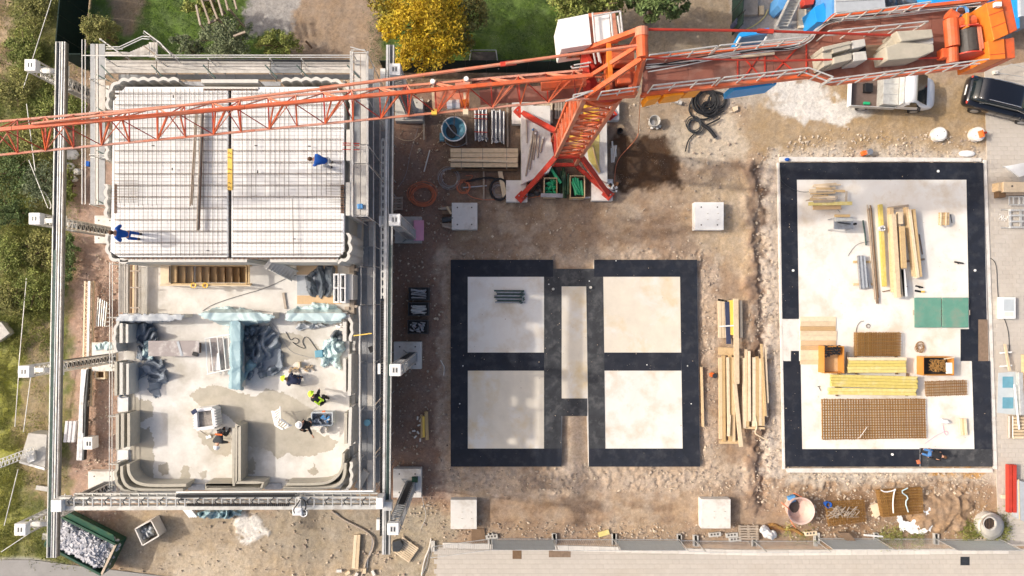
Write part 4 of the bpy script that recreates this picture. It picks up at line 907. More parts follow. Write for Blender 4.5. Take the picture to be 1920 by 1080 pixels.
# eight posts; each head sits outside its rail, foot on a concrete block
posts = [(57, 122, 'left post at the top of the picture, beside the green fence'), (65, 410, 'left post second from top, dark arm reaching the roof slab corner'), (45, 697, 'left post third from the top, above the white concrete weight'), (38, 993, 'left post at the bottom beside the full rubble skip'),
         (740, 130, 'right post at the top by the golden tree'), (740, 412, 'right post beside the pink board'), (741, 694, 'right post next to the middle foundation pad corner'), (737, 992, 'right post at the bottom by the slatted pallet')]
for x, y, lab in posts:
    z = ZR+.35; h_ = P(x, y, z); left = x < 400; ln = thing('printer_post', 'lattice printer '+lab, 'post', (h_.x, h_.y, 0), 'lattice posts carrying the printer rails')
    wv = .24
    for a, b in ((-wv, -wv), (wv, -wv), (wv, wv), (-wv, wv)):
        mb = MB(); mb.beam((h_.x+a, h_.y+b, .5), (h_.x+a, h_.y+b, z-.3), .06); mb.build('post_chord', 'steel_pale', ln)
    mb = MB(); zz = .7; k = 0
    while zz < z-.8:
        for (a, b), (c, d) in (((-wv, -wv), (wv, -wv)), ((wv, -wv), (wv, wv)), ((wv, wv), (-wv, wv)), ((-wv, wv), (-wv, -wv))):
            mb.beam((h_.x+a, h_.y+b, zz), (h_.x+c, h_.y+d, zz), .035)
            mb.beam((h_.x+a, h_.y+b, zz), (h_.x+c, h_.y+d, zz+.36), .03)
        zz += .36; k += 1
    mb.build('post_lattice', 'steel_pale', ln)
    # dark cable duct on the inner face
    s_ = 1 if left else -1
    mb = MB(); mb.box(h_.x-.16, h_.x+.16, h_.y-.1, h_.y+.1, .6, z*.62); mb.build('lift_column', 'dark_steel', ln)
    for dy in (-.27, .27): mb = MB(); mb.beam((h_.x, h_.y+dy, .6), (h_.x, h_.y+dy, z*.62), .3, .03, (0, 1, 0)); mb.build('guide_rail', 'steel' if dy < 0 else 'dark_steel', ln)
    mb = MB(); mb.cbox((h_.x, h_.y, z-.15), .54, .56, .36); mb.build('post_head', 'white', ln, bevel=.03)
    for k in (-.07, .07):
        mb = MB(); mb.cbox((h_.x+k, h_.y, z+.035), .06, .2, .01); mb.build('lifting_slot', 'dark_steel', ln)
    mb = MB(); mb.cbox((h_.x, h_.y, z+.03), .28, .3, .006); mb.build('head_plate', 'steel_pale', ln)
    xr = P((113-.0176*(y-78)) if left else (732-.0084*(y-84)), y, ZR-.5).x
    mb = MB(); mb.beam((h_.x, h_.y, ZR-.55), (xr, h_.y, ZR-.55), .22, .2); mb.build('rail_bracket', 'steel_pale', ln)
    mb = MB(); mb.cbox((xr+.32*s_, h_.y, ZR-.4), .24, .5, .3); mb.build('rail_clamp', 'white', ln)
    mb = MB(); mb.cbox((h_.x, h_.y, .53), .6, .6, .06); mb.build('foot_plate', 'steel', ln)
    for f in (-1, 1): mb = MB(); mb.beam((h_.x+.5*s_, h_.y+.4*f, .55), (h_.x, h_.y+.1*f, 1.2), .06); mb.build('foot_strut', 'steel', ln)
# ------------------------------------------------------------------ tower crane
cr = thing('tower_crane', 'orange tower crane reaching across the whole top of the site', 'crane', P(1066, 285, 0))
def cb(a, b, w_, h_=None, name='brace', m='crane', up=(0, 0, 1)): mb = MB(); mb.beam(a, b, w_, h_, up); return mb.build(name, m, cr)
C0 = P(1066, 270, 3.0); HW = .68; ZB, ZM = 3.0, 14.0
ang = R(0)
cor = [Vector((C0.x+a*HW, C0.y+b*HW, 0)) for a, b in ((-1, -1), (1, -1), (1, 1), (-1, 1))]
at_ = lambda i, z: Vector((cor[i % 4].x, cor[i % 4].y, z))
for i in range(4): cb(at_(i, .6), at_(i, ZM), .17, .17, 'mast_leg', 'crane_faded' if i in (0, 1) else 'crane', (1, 0, 0))
nb = 11
for k in range(nb+1):
    z = ZB+(ZM-ZB)*k/nb
    for i in range(4):
        cb(at_(i, z), at_(i+1, z), .07, .07, 'mast_tie', 'crane' if (k+i) % 3 else 'crane_faded')
        if k < nb:
            z2 = ZB+(ZM-ZB)*(k+1)/nb
            cb(at_(i, z), at_(i+1, z2), .06, .06, 'mast_brace', 'crane_faded' if (k+i) % 2 else 'crane')
            if i in (0, 3): cb(at_(i+1, z), at_(i, z2), .05, .05, 'mast_brace', 'crane')
# ladder and landings inside the mast
for k in range(4):
    z = ZB+1.2+k*2.6; mb = MB(); mb.cbox((C0.x+.25*(-1)**k, C0.y+.1, z), .7, 1.1, .04); mb.build('landing', 'crane_deck' if k % 2 else 'yellow_beam', cr)
for s_ in (-.18, .18): cb(Vector((C0.x+.35+s_, C0.y+.45, 1)), Vector((C0.x+.35+s_, C0.y+.45, ZM)), .04, .04, 'ladder_rail', 'crane')
mb = MB()
for k in range(40): mb.beam((C0.x+.17, C0.y+.45, 1.2+k*.32), (C0.x+.53, C0.y+.45, 1.2+k*.32), .025)
mb.build('ladder_rungs', 'crane', cr, kind='stuff')
# cross base: raking struts and ties
feet = [(974, 209, 0), (977, 369, 0), (1140, 364, 0), (1146, 214, 0)]
tops = [at_(3, ZB), at_(0, ZB), at_(1, ZB), at_(2, ZB)]
for (x, y, z), tp in zip(feet, tops):
    f = P(x, y, .55); cb(f, tp, .26, .26, 'base_strut', 'crane_red'); cb(f+Vector((0, 0, -.1)), Vector((tp.x, tp.y, .7)), .2, .22, 'base_beam', 'crane_red')
    mb = MB(); mb.cbox((f.x, f.y, .5), .55, .5, .18, math.atan2(tp.y-f.y, tp.x-f.x)); mb.build('base_foot', 'crane_red', cr, bevel=.02)
    for k in (-.12, .12): mb = MB(); mb.cyl(f.x+k, f.y-k*.4, .58, .7, .04, 8); mb.build('foot_bolt', 'steel', cr)
for i in range(4): cb(at_(i, ZB-.05), at_(i+1, ZB-.05), .2, .2, 'base_tie', 'crane_red'); cb(at_(i, .7), at_(i+1, .7), .2, .2, 'base_tie', 'crane_red')
for x, y, n_ in ((979, 212, 1), (968, 358, 1), (1128, 356, 1), (1140, 205, 1)):
    mb = MB(); pbox(mb, x-19, y-20, x+21, y+20, -.05, .42); one(mb, 'footing_block', 'concrete_pale', 'pale concrete footing under the %s crane foot' % {979: 'upper left', 968: 'lower left', 1128: 'lower right', 1140: 'upper right'}[x], 'concrete block', 'footings of the crane')
# slewing unit
C1 = Vector((C0.x+.05, C0.y, 0))
U = Vector((math.cos(R(4.2)), math.sin(R(4.2)), 0)); Vv = Vector((-U.y, U.x, 0))      # along the jib (towards the counter-jib), across it
def J(u, v, z): return Vector((C1.x, C1.y, 0))+U*u+Vv*v+Vector((0, 0, z))
mb = MB(); mb.lathe(C1.x, C1.y, [(.45, 14.0), (.95, 14.0), (1.0, 14.25), (.8, 14.35), (.45, 14.35)], 28); mb.build('slewing_ring', 'crane_red', cr, smooth=False)
mb = MB(); mb.lathe(C1.x, C1.y, [(.5, 13.7), (1.05, 13.7), (1.05, 13.98), (.5, 13.98)], 28); mb.build('ring_support', 'crane', cr)
def jbox(u0, u1, v0, v1, z0, z1, name, m, bevel=0, parent=None):
    mb = MB(); mb.prism([tuple(J(a, b, 0)[:2]) for a, b in ((u0, v0), (u1, v0), (u1, v1), (u0, v1))], z0, z1); return mb.build(name, m, parent or cr, bevel=bevel)
jbox(-.95, 1.0, -.95, -.7, 14.35, 14.75, 'frame_beam', 'crane'); jbox(-.95, 1.0, .7, .95, 14.35, 14.75, 'frame_beam', 'crane')
jbox(-.95, -.7, -.69, .69, 14.35, 14.75, 'frame_beam', 'crane_red'); jbox(.72, 1.0, -.69, .69, 14.35, 14.75, 'frame_beam', 'crane')
jbox(-.1, .12, -.69, .69, 14.36, 14.7, 'frame_beam', 'crane'); jbox(.13, .71, -.6, .1, 14.36, 14.5, 'frame_plate', 'crane_deck'); 
jbox(.2, .9, .15, .65, 14.5, 15.1, 'slewing_motor', 'crane', .05); jbox(.25, .8, -.55, -.1, 14.5, 14.95, 'gearbox', 'crane', .05)
mb = MB(); mb.tube(J(.1, .45, 15.0), J(.9, .4, 15.0), .2, 12); mb.build('drive_drum', 'crane', cr, smooth=False)
# A-frame head, placed from the head cylinder
hp, hq = P(1203, 55, 17.2), P(1205, 108, 17.2)
mb = MB(); mb.tube(hp, hq, .2, 14); mb.build('head_cylinder', 'crane', cr)
mb = MB(); mb.tube(hp-(hq-hp).normalized()*.04, hp+(hq-hp).normalized()*.25, .225, 14); mb.build('head_collar', 'crane_faded', cr)
for hh, v in ((hp, .85), (hq, -.85)):
    cb(hh, J(-.85, v, 14.75), .16, .2, 'a_frame_leg', 'crane'); cb(hh, J(.9, v, 14.75), .16, .2, 'a_frame_leg', 'crane')
cb(hp.lerp(J(-.85, .85, 14.75), .55), hq.lerp(J(-.85, -.85, 14.75), .55), .14, .14, 'a_frame_tie', 'crane_orange')
cb(hp.lerp(J(-.85, .85, 14.75), .55), J(-.1, -.85, 14.75), .12, .12, 'a_frame_tie', 'crane_orange'); cb(hp.lerp(hq, .5), J(-.85, -.2, 14.7), .13, .14, 'a_frame_tie', 'crane')
# cab
cab = [(1046, 37), (1103, 26), (1109, 83), (1052, 92)]
ZC = 15.4; zc0 = 13.9
mb = MB(); q = poly(cab, ZC); mb.prism(q, zc0, ZC-.06); cb_ = mb.build('cab', 'white', cr, bevel=.04)
mb = MB(); mb.prism(q, ZC-.04, ZC); mb.build('roof', 'white_plastic', cb_)
mb = MB(); mb.prism(poly([(1063, 91.5), (1098, 86), (1099, 98), (1065, 101)], ZC-.5), ZC-1.0, ZC-.5); mb.build('window', 'glass_dark', cb_)
mb = MB(); mb.prism(poly([(1056, 92), (1108, 84), (1108, 96), (1058, 103)], ZC-.75), ZC-1.2, ZC-.75); mb.build('sill', 'white', cb_)
mb = MB(); mb.prism(poly([(1103, 25), (1153, 21), (1160, 78), (1109, 83)], ZC-.2), ZC-.4, ZC-.2); mb.build('cab_frame', 'crane_faded', cr)
mb = MB(); mb.prism(poly([(1115, 29), (1142, 26), (1145, 76), (1117, 79)], ZC-.15), ZC-.3, ZC-.12); mb.build('roof_hatch', 'white', cr)
jb = [(1111, 24, 1116, 80), (1113, 30, 1163, 21), (1145, 24, 1150, 80), (1163, 21, 1168, 70), (1158, 30, 1165, 75)]
for a in jb: mb = MB(); mb.tube(P(a[0], a[1], ZC+.1), P(a[2], a[3], ZC+.1), .035, 6); mb.build('cab_rail', 'steel_pale', cr)
for a in ((1110, 84, 1117, 120), (1117, 84, 1124, 116), (1122, 96, 1127, 118)): mb = MB(); mb.tube(P(a[0], a[1], 15.0), P(a[2], a[3], 14.8), .035, 6); mb.build('cab_rail', 'steel_pale', cr)
cb(P(1095, 90, 14.8), P(1112, 128, 14.6), .15, .15, 'cab_bracket', 'crane_red'); cb(P(1140, 84, 14.8), P(1160, 108, 14.6), .15, .15, 'cab_bracket', 'crane')
# jib: two bottom chords, one top chord, lattice between
ZJ = 14.7
jb0, jb1 = P(-150, 241, ZJ), P(1102, 131, ZJ); jf0, jf1 = P(-150, 305, ZJ), P(1106, 184, ZJ)
mid0 = (jb0+jf0)/2+Vector((0, 0, 1.0)); mid1 = (jb1+jf1)/2+Vector((0, 0, 1.0))
n_ = 12.0; Lj = (jf1-jf0).length
for a, b in ((jb0, jb1), (jf0, jf1)):
    for k in range(6): cb(a.lerp(b, k/6), a.lerp(b, (k+1)/6-.0006), .075, .075, 'jib_chord', 'chord_pink' if k % 2 else 'crane_faded')
for k in range(6): cb(mid0.lerp(mid1, k/6), mid0.lerp(mid1, (k+1)/6-.0006), .13, .13, 'jib_chord', 'crane')
nn = 12
for k in range(nn):
    u = (k+.25)/nn; um = (k+.75)/nn; ua = min(1, u+.42/nn); ub = max(0, u-.42/nn)
    for a, b, mm in ((jf0, jf1, 'crane'), (jb0, jb1, 'crane_faded')):
        p = a.lerp(b, u)
        cb(p, mid0.lerp(mid1, ua), .06, .06, 'jib_brace', mm); cb(p, mid0.lerp(mid1, ub), .035, .035, 'jib_brace', 'crane_red' if mm == 'crane' else mm)
        cb(p, mid0.lerp(mid1, u+.02), .045, .045, 'jib_brace', mm)
        if um < .99:
            cb(a.lerp(b, um), mid0.lerp(mid1, min(1, um+.01)), .045, .045, 'jib_brace', mm)
            cb(a.lerp(b, um), mid0.lerp(mid1, min(1, ua)), .03, .03, 'jib_brace', 'crane_red')
    cb(jf0.lerp(jf1, u), jb0.lerp(jb1, u), .045, .045, 'jib_tie', 'crane_red')
    if um < .99: cb(jf0.lerp(jf1, um), jb0.lerp(jb1, um), .04, .04, 'jib_tie', 'crane_red'); cb(jf0.lerp(jf1, u), jb0.lerp(jb1, um), .03, .03, 'jib_brace', 'crane_faded')
# heavier jib root
cb(P(1015, 160, 15.2), P(1098, 152, 15.2), .34, .3, 'jib_root', 'crane'); cb(P(854, 165, 15.3), P(882, 163, 15.3), .3, .25, 'jib_joint', 'crane_faded')
cb(P(885, 155, ZJ-.1), P(1105, 136, ZJ-.1), .3, .05, 'jib_walkway', 'crane_deck'); cb(P(900, 183, ZJ-.15), P(1105, 168, ZJ-.15), .55, .05, 'jib_walkway', 'crane_deck')
for a in ((1072, 128, 1104, 124), (1076, 122, 1108, 117), (1060, 190, 1106, 172), (1075, 178, 1112, 170)): mb = MB(); mb.tube(P(a[0], a[1], 15.4), P(a[2], a[3], 15.4), .03, 6); mb.build('walkway_rail', 'steel_pale', cr)
for x, y in ((1074, 125), (1090, 121), (1106, 117), (1078, 180), (1098, 176)): mb = MB(); mb.tube(P(x, y, 14.7), P(x-3, y, 15.4), .03, 6); mb.build('rail_post', 'steel_pale', cr)
# trolley near the root with its motor and rope sheaves
tr_ = thing('crane_trolley', 'grey motor trolley under the jib above the blue tub', 'trolley', P(852, 190, ZJ))
mb = MB(); pbox(mb, 812, 168, 880, 202, ZJ-.35, ZJ-.25); mb.build('trolley_frame', 'crane_faded', tr_)
mb = MB(); mb.tube(P(838, 197, ZJ), P(862, 195, ZJ), .17, 12); mb.build('motor', 'white', tr_)
mb = MB(); mb.tube(P(848, 196, ZJ), P(854, 196, ZJ), .19, 12); mb.build('motor_band', 'steel', tr_)
mb = MB(); mb.tube(P(864, 194, ZJ), P(879, 192, ZJ), .14, 12); mb.build('brake_drum', 'crane_orange', tr_)
for x in (811, 870):
    mb = MB(); mb.beam(P(x, 160, ZJ+.1), P(x+3, 214, ZJ-.1), .09, .09); mb.build('cross_bar', 'timber_pale', tr_)
    mb = MB(); mb.cbox(P(x+3, 210, ZJ+.05), .2, .2, .14); mb.build('wheel_block', 'yellow_beam' if x == 811 else 'timber_pale', tr_)
for x, y in ((811, 153), (874, 148)):
    mb = MB(); p = P(x, y, ZJ+.2); mb.cyl(p.x, p.y, ZJ, ZJ+.25, .09, 12); mb.build('sheave', 'white', tr_)
mb = MB(); mb.tube(P(852, 205, ZJ-.2), P(851, 246, .8), .015, 5); mb.build('rope', 'timber_dark', tr_)
# pendants
def rod(a, b, r, m='crane_faded', name='pendant'): mb = MB(); mb.tube(a, b, r, 6); mb.build(name, m, cr)
rod(P(60, 232, 15.8), P(615, 165, 16.6), .05); rod(P(600, 166, 16.7), P(960, 118, 17.0), .06); rod(P(948, 119, 17.1), hp.lerp(hq, .55), .055)
cb(P(600, 167, 16.6), P(632, 163, 16.6), .16, .1, 'pendant_link', 'crane'); cb(P(938, 121, 17), P(968, 117, 17), .14, .1, 'pendant_link', 'crane_red')
rod(hp, P(1440, 58, 16.3), .05, 'crane_red'); rod(P(1430, 58, 16.3), P(1700, 67, 14.9), .05, 'crane_red'); cb(P(1420, 58, 16.3), P(1450, 59, 16.3), .14, .08, 'pendant_link', 'crane_red')
rod(hq, P(1450, 114, 15.5), .03, 'crane_red'); rod(P(1450, 114, 15.5), P(1790, 108, 14.8), .04, 'crane_red')
# counter-jib deck
ZD = 14.5
def cpoly(pts, z0, z1, name, m, parent=None, bevel=0):
    mb = MB(); mb.prism(poly(pts, z1), z0, z1); return mb.build(name, m, parent or cr, bevel=bevel)
segs = [((1208, 112), (1290, 104), (1290, 168), (1203, 178)), ((1290.5, 104), (1380, 95), (1380, 158), (1290.5, 168)), ((1380.5, 95), (1450, 88), (1450, 148), (1380.5, 158)), ((1450.5, 88), (1512, 80), (1516, 142), (1450.5, 148)),
        ((1512.5, 80), (1560, 32), (1562, 155), (1516.5, 142)), ((1560.5, 32), (1650, 24), (1655, 143), (1562.5, 155)), ((1650.5, 24), (1745, 14), (1750, 131), (1655.5, 143)), ((1745.5, 14), (1850, 2), (1855, 118), (1750.5, 131))]
for s_ in segs: cpoly(s_, ZD-.06, ZD, 'deck_plate', 'crane_deck')
for a, b in (((1203, 179), (1516, 143)), ((1208, 111), (1512, 80)), ((1562, 156), (1870, 117)), ((1560, 31), (1850, 1)), ((1516, 143), (1562, 156)), ((1512, 80), (1560, 31))):
    cb(P(*a, ZD-.1), P(*b, ZD-.1), .12, .3, 'deck_girder', 'crane')
for (a, b, c, d) in ((1385, 98, 1432, 150), (1432, 92, 1388, 156), (1436, 92, 1500, 142), (1500, 84, 1440, 148), (1512, 82, 1512, 141), (1383, 96, 1383, 157), (1434, 92, 1434, 150)):
    cb(P(a, b, ZD+.03), P(c, d, ZD+.03), .05, .03, 'deck_brace', 'crane_red')
cb(P(1372, 108, ZD+.08), P(1452, 100, ZD+.08), .1, .06, 'plank', 'timber_pale')
def guard(a, b, n, nm='guard_rail'):
    lo_, hi_ = ZD, ZD+.95
    p0, p1 = P(*a, hi_), P(*b, hi_)
    for dz in (0, -.45): mb = MB(); mb.tube(p0+Vector((0, 0, dz)), p1+Vector((0, 0, dz)), .028, 6); mb.build(nm, 'steel_pale', cr)
    for i in range(n+1):
        q = p0.lerp(p1, i/n); mb = MB(); mb.tube((q.x, q.y, lo_), q, .028, 6); mb.build('rail_post', 'steel_pale', cr)
guard((1218, 103), (1345, 86), 3); guard((1350, 85), (1515, 69), 4); guard((1225, 160), (1350, 146), 3); guard((1358, 145), (1517, 127), 4); guard((1517, 127), (1562, 144), 2)
guard((1568, 26), (1660, 15), 3); guard((1660, 15), (1745, 3), 3); guard((1555, 58), (1740, 40), 4); guard((1560, 148), (1700, 130), 4); guard((1700, 130), (1868, 109), 5)
guard((1128, 172), (1200, 162), 2)
# cables along the deck
rg = random.Random(8)
for k in range(6):
    pts = [(1212, 122+k*1.2), (1280, 116), (1340, 104), (1420, 92), (1490, 88), (1520, 72), (1530, 52), (1560, 36), (1640, 28), (1740, 18), (1840, 8)]
    mb = MB(); mb.path(chaikin([P(x+rg.uniform(-3, 3), y+rg.uniform(-4, 4)+k*.8, ZD+.1+rg.uniform(0, .25)) for x, y in pts], 2), .022, 5); mb.build('cable', 'steel_pale' if k % 3 else 'black', cr)
for k in range(3):
    mb = MB(); p = P(1838, 26, ZD+.3+.03*k); mb.path([p+Vector((.22*math.cos(a*.628)+.03*k, .26*math.sin(a*.628), .03*k)) for a in range(10)], .02, 5, closed=True); mb.build('cable_loop', 'white', cr)
mb = MB(); p = P(1844, 30, ZD+.1); leaves_ = None; mb.ball((p.x-.4, p.y, ZD+.1), .35, .45, .15); mb.build('oily_rag_heap', 'black', cr)
# loose ballast blocks standing on the counter-jib
def ballast(pts, h, m, label):
    mb = MB(); mb.prism(poly(pts, ZD+h), ZD+.01, ZD+h); return one(mb, 'ballast_block', m, label, 'concrete ballast', 'ballast blocks on the counter-jib', bevel=.04)
bt = thing('ballast_block', 'left concrete ballast pair with a dark gap, straddled by thin bars on the counter-jib', 'concrete ballast', P(1580, 97, ZD), 'ballast blocks on the counter-jib')
for pts, h, m in (([(1541, 88), (1595, 76), (1598, 82), (1544, 96)], .95, 'ballast'), ([(1541, 96), (1560, 93), (1562, 119), (1545, 125)], .8, 'ballast'), ([(1560, 90), (1594, 80), (1596, 91), (1562, 100)], .9, 'ballast'), ([(1563, 107), (1598, 99), (1598, 112), (1563, 120)], .9, 'ballast'),
                  ([(1562, 100), (1596, 91), (1598, 99), (1563, 107)], .45, 'concrete'), ([(1597, 76), (1622, 72), (1624, 86), (1598, 92)], .85, 'concrete'), ([(1600, 98), (1624, 95), (1627, 112), (1600, 115)], .85, 'concrete'), ([(1597, 92), (1624, 86), (1625, 95), (1598, 98)], .3, 'black')):
    mb = MB(); mb.prism(poly(pts, ZD+h), ZD+.01, ZD+h); mb.build('block', m, bt, bevel=.03)
bt = thing('ballast_block', 'right concrete ballast block with a sloping end beside the winch', 'concrete ballast', P(1705, 95, ZD), 'ballast blocks on the counter-jib')
for pts, h, m in (([(1680, 58), (1748, 54), (1751, 70), (1690, 78)], .95, 'ballast'), ([(1660, 88), (1690, 78), (1751, 82), (1752, 96), (1722, 108), (1664, 113)], .85, 'ballast'), ([(1680, 62), (1692, 79), (1665, 96), (1657, 86)], .6, 'ballast'), ([(1692, 78), (1751, 70), (1751, 82), (1694, 90)], .7, 'concrete')):
    mb = MB(); mb.prism(poly(pts, ZD+h), ZD+.01, ZD+h); mb.build('block', m, bt, bevel=.04)
cpoly([(1620, 84), (1662, 84), (1660, 112), (1626, 115)], ZD+.002, ZD+.012, 'dark_patch', 'timber_dark')  # flat dark brown patch on the deck between the ballast blocks
# hoist winch
wn = thing('hoist_winch', 'orange hoist winch with a dark rope drum near the counter-jib end', 'winch', P(1800, 80, ZD))
mb = MB(); mb.tube(P(1812, 58, ZD+.5), P(1816, 100, ZD+.5), .36, 20); mb.build('drum', 'dark_steel', wn)
mb = MB(); n = 26
for i in range(n): 
    p = P(1812+4*i/n, 58+42*i/n, ZD+.5); q = P(1812+4*(i+.55)/n, 58+42*(i+.55)/n, ZD+.5); mb.tube(p, q, .375, 18)
mb.build('rope_layers', 'sludge', wn, kind='stuff')
for y in (54, 103): mb = MB(); mb.tube(P(1812+(y-54)*.08, y, ZD+.5), P(1812+(y-54)*.08, y+2.5, ZD+.5), .47, 22); mb.build('drum_flange', 'crane_red', wn)
mb = MB(); mb.tube(P(1782, 37, ZD+.6), P(1786, 88, ZD+.6), .24, 14); mb.build('motor', 'crane', wn)
mb = MB(); mb.tube(P(1785, 90, ZD+.55), P(1786, 117, ZD+.5), .2, 14); mb.build('brake', 'crane', wn)
mb = MB(); mb.tube(P(1777, 26, ZD+.6), P(1792, 34, ZD+.6), .2, 12); mb.build('fan_cover', 'crane', wn)
mb = MB(); mb.tube(P(1793, 45, ZD+.6), P(1824, 40, ZD+.6), .22, 12); mb.build('gearbox', 'crane', wn)
mb = MB(); mb.cbox(P(1768, 102, ZD+.4), .25, .35, .35); mb.build('terminal_box', 'crane', wn, bevel=.02)
mb = MB(); mb.cbox(P(1810, 40, ZD+.75), .12, .55, .3); mb.build('gear_housing', 'crane_orange', wn, bevel=.03)
for i, (a, b) in enumerate((((1831, 44), (1838, 98)), ((1836, 50), (1842, 92)))): mb = MB(); mb.beam(P(*a, ZD+.8), P(*b, ZD+.8), .07, .1); mb.build('rope_guard', 'crane_faded', wn)
mb = MB(); p = P(1802, 22, ZD+.6)
for k in range(4): mb.path([p+Vector(((.18+.015*k)*math.cos(a*.6), (.2-.01*k)*math.sin(a*.6), .03*k)) for a in range(11)], .013, 4, closed=True)
one(mb, 'cable_coil', 'hose_blue', 'small blue cable coil lying against the orange winch', 'cable')
# hanging counterweights at the end
for pts, h, m, lab in (([(1849, 6), (1894, -8), (1908, 56), (1864, 76)], 1.1, 'crane_orange', 'upper orange counterweight block at the end of the counter-jib'), ([(1852, 76), (1902, 70), (1904, 108), (1856, 112)], 1.0, 'crane_orange', 'lower orange counterweight block at the end of the counter-jib')):
    cx = sum(p[0] for p in pts)/4; cy = sum(p[1] for p in pts)/4
    t = thing('counterweight', lab, 'counterweight', P(cx, cy, ZD), 'orange counterweights')
    a, b, c, d = pts; k = .62
    ab = (a[0]+(b[0]-a[0])*k, a[1]+(b[1]-a[1])*k); dc = (d[0]+(c[0]-d[0])*k, d[1]+(c[1]-d[1])*k)
    mb = MB(); mb.prism(poly([a, ab, dc, d], ZD+h), ZD-.7, ZD+h); mb.build('weight_plate', m, t, bevel=.02)
    mb = MB(); mb.prism(poly([(ab[0]+.6, ab[1]), b, c, (dc[0]+.6, dc[1])], ZD+h-.12), ZD-.7, ZD+h-.12); mb.build('weight_plate', 'crane', t, bevel=.02)
    for f in (.33, .66) if cy < 50 else (.75,):
        p = Vector(P(a[0]+(d[0]-a[0])*f, a[1]+(d[1]-a[1])*f, ZD+h)); q = Vector(P(ab[0]+(dc[0]-ab[0])*f, ab[1]+(dc[1]-ab[1])*f, ZD+h)); mb = MB(); mb.beam(p+Vector((0, 0, .003)), q+Vector((0, 0, .003)), .02, .01); mb.build('plate_joint', 'crane_red', t)
mb = MB(); mb.cbox(P(1870, 9, ZD+1.2), .22, .16, .14); mb.build('lamp_box', 'white', cr)
# orange ballast boxes and blue boards hung on the sides
for pts in ([(1211, 178), (1239, 173), (1240, 182), (1214, 189)], [(1243, 172), (1281, 168), (1283, 177), (1246, 182)], [(1287, 167), (1315, 164), (1316, 169), (1290, 172)]):
    cpoly(pts, ZD-1.0, ZD-.1, 'side_box', 'amber', bevel=.02)
for pts, lab, h in (([(1366, 94), (1387, 60), (1442, 52), (1438, 66), (1386, 75), (1370, 96)], 'upper', 0), ([(1375, 159), (1455, 149), (1456, 158), (1376, 170)], 'lower', 0)):
    t = thing('blue_board', 'bright blue board hung on the %s side of the counter-jib' % lab, 'sign board', P(pts[0][0], pts[0][1], ZD-.6), 'blue boards on the crane')
    if lab == 'upper':
        mb = MB(); mb.prism(poly([(1367, 95), (1387, 61), (1442, 52), (1443, 60), (1391, 69), (1374, 97)], ZD-.3), ZD-.42, ZD-.3); mb.build('board_edge', 'blue', t)
        mb = MB(); a, b, c, d = P(1390, 68, ZD-.3), P(1440, 60, ZD-.3), P(1425, 90, ZD-1.6), P(1374, 97, ZD-1.6); mb.add([a, b, c, d, a-Vector((0, .05, .05)), b-Vector((0, .05, .05)), c-Vector((0, .05, .05)), d-Vector((0, .05, .05))], [(3, 2, 1, 0), (4, 5, 6, 7), (0, 1, 5, 4), (1, 2, 6, 5), (2, 3, 7, 6), (3, 0, 4, 7)]); mb.build('board_face', 'hose_blue', t)
        for x in (1388, 1437): mb = MB(); mb.tube(P(x, 70, ZD-.2), P(x-8, 84, ZD+.1), .04, 6); mb.build('bracket', 'white', t)
    else:
        mb = MB(); mb.prism(poly(pts, ZD-.4), ZD-1.5, ZD-.4); mb.build('board_face', 'blue', t)
        for x in (1398, 1447): mb = MB(); mb.tube(P(x, 146, ZD), P(x+2, 156, ZD-.3), .03, 6); mb.build('bracket', 'steel_pale', t)
mb = MB(); mb.tube(P(1201, 178, ZD), P(1197, 250, .1), .015, 5); mb.build('power_cable', 'crane_orange', cr)
# ------------------------------------------------------------------ site stores and small things
SL = .15                                             # top of the foundation pads
def boards(t, rows, name='board'):
    """rows of ((x0,y0),(x1,y1), width_px, z_top, thickness, material)"""
    for a, b, w_, z, h_, m in rows:
        mb = MB(); p, q = P(*a, z), P(*b, z); d = Vector((0, 0, h_/2)); mb.beam(p-d, q-d, w_*S(z), h_); mb.build(name, m, t)
def hoop(c, r, k, mb, jit=.06, seed=0, rr=.012, n=18, ry=None):
    rg = random.Random(seed); ry = ry or r
    for i in range(k):
        a0 = rg.random()*6; ox, oy = rg.uniform(-jit, jit), rg.uniform(-jit, jit); f = 1+rg.uniform(-.18, .12)
        mb.path([Vector((c[0]+ox+r*f*math.cos(a0+6.283*j/n), c[1]+oy+ry*f*math.sin(a0+6.283*j/n), c[2]+.02+.016*i+rg.uniform(0, .02))) for j in range(n)], rr, 5, closed=True)
def line(pts, r, m, name, label, cat, z=.03, sm=2):
    mb = MB(); mb.path(chaikin([P(x, y, z) for x, y in pts], sm), r, 6); return one(mb, name, m, label, cat)

# concrete feet of the printer and spare ones
def block(x0, y0, x1, y1, z, label, holes=4, bolts=0, m='concrete_pale'):
    t = thing('foundation_block', label, 'concrete block', P((x0+x1)/2, (y0+y1)/2, 0), 'square concrete blocks')
    mb = MB(); pbox(mb, x0, y0, x1, y1, -.05, z); mb.build('block', m, t, bevel=.012)
    w_, h_ = x1-x0, y1-y0
    for i, (a, b) in enumerate(((.22, .18), (.78, .18), (.22, .82), (.78, .82))[:holes]):
        mb = MB(); p = P(x0+w_*a, y0+h_*b, z); mb.cyl(p.x, p.y, z-.02, z+.004, .045, 10); mb.build('hole', 'sludge', t)
    if bolts:
        for a, b in ((.42, .42), (.78, .42), (.42, .64), (.78, .64)):
            mb = MB(); p = P(x0+w_*a, y0+h_*b, z); mb.tube(p, p+Vector((.05, .02, .1)), .012, 5); mb.build('anchor_bolt', 'timber_grey', t)
    return t
block(847, 380, 895, 430, .5, 'spare concrete block above the middle foundation pad with timbers leaning on its left', 4)
block(1303, 379, 1357, 431, .5, 'white concrete block alone on the sandy ground between the two foundation pads', 4, 1, 'white')
block(845, 937, 894, 992, .5, 'concrete block half in shade below the middle pad, dark board at its corner', 0, 1)
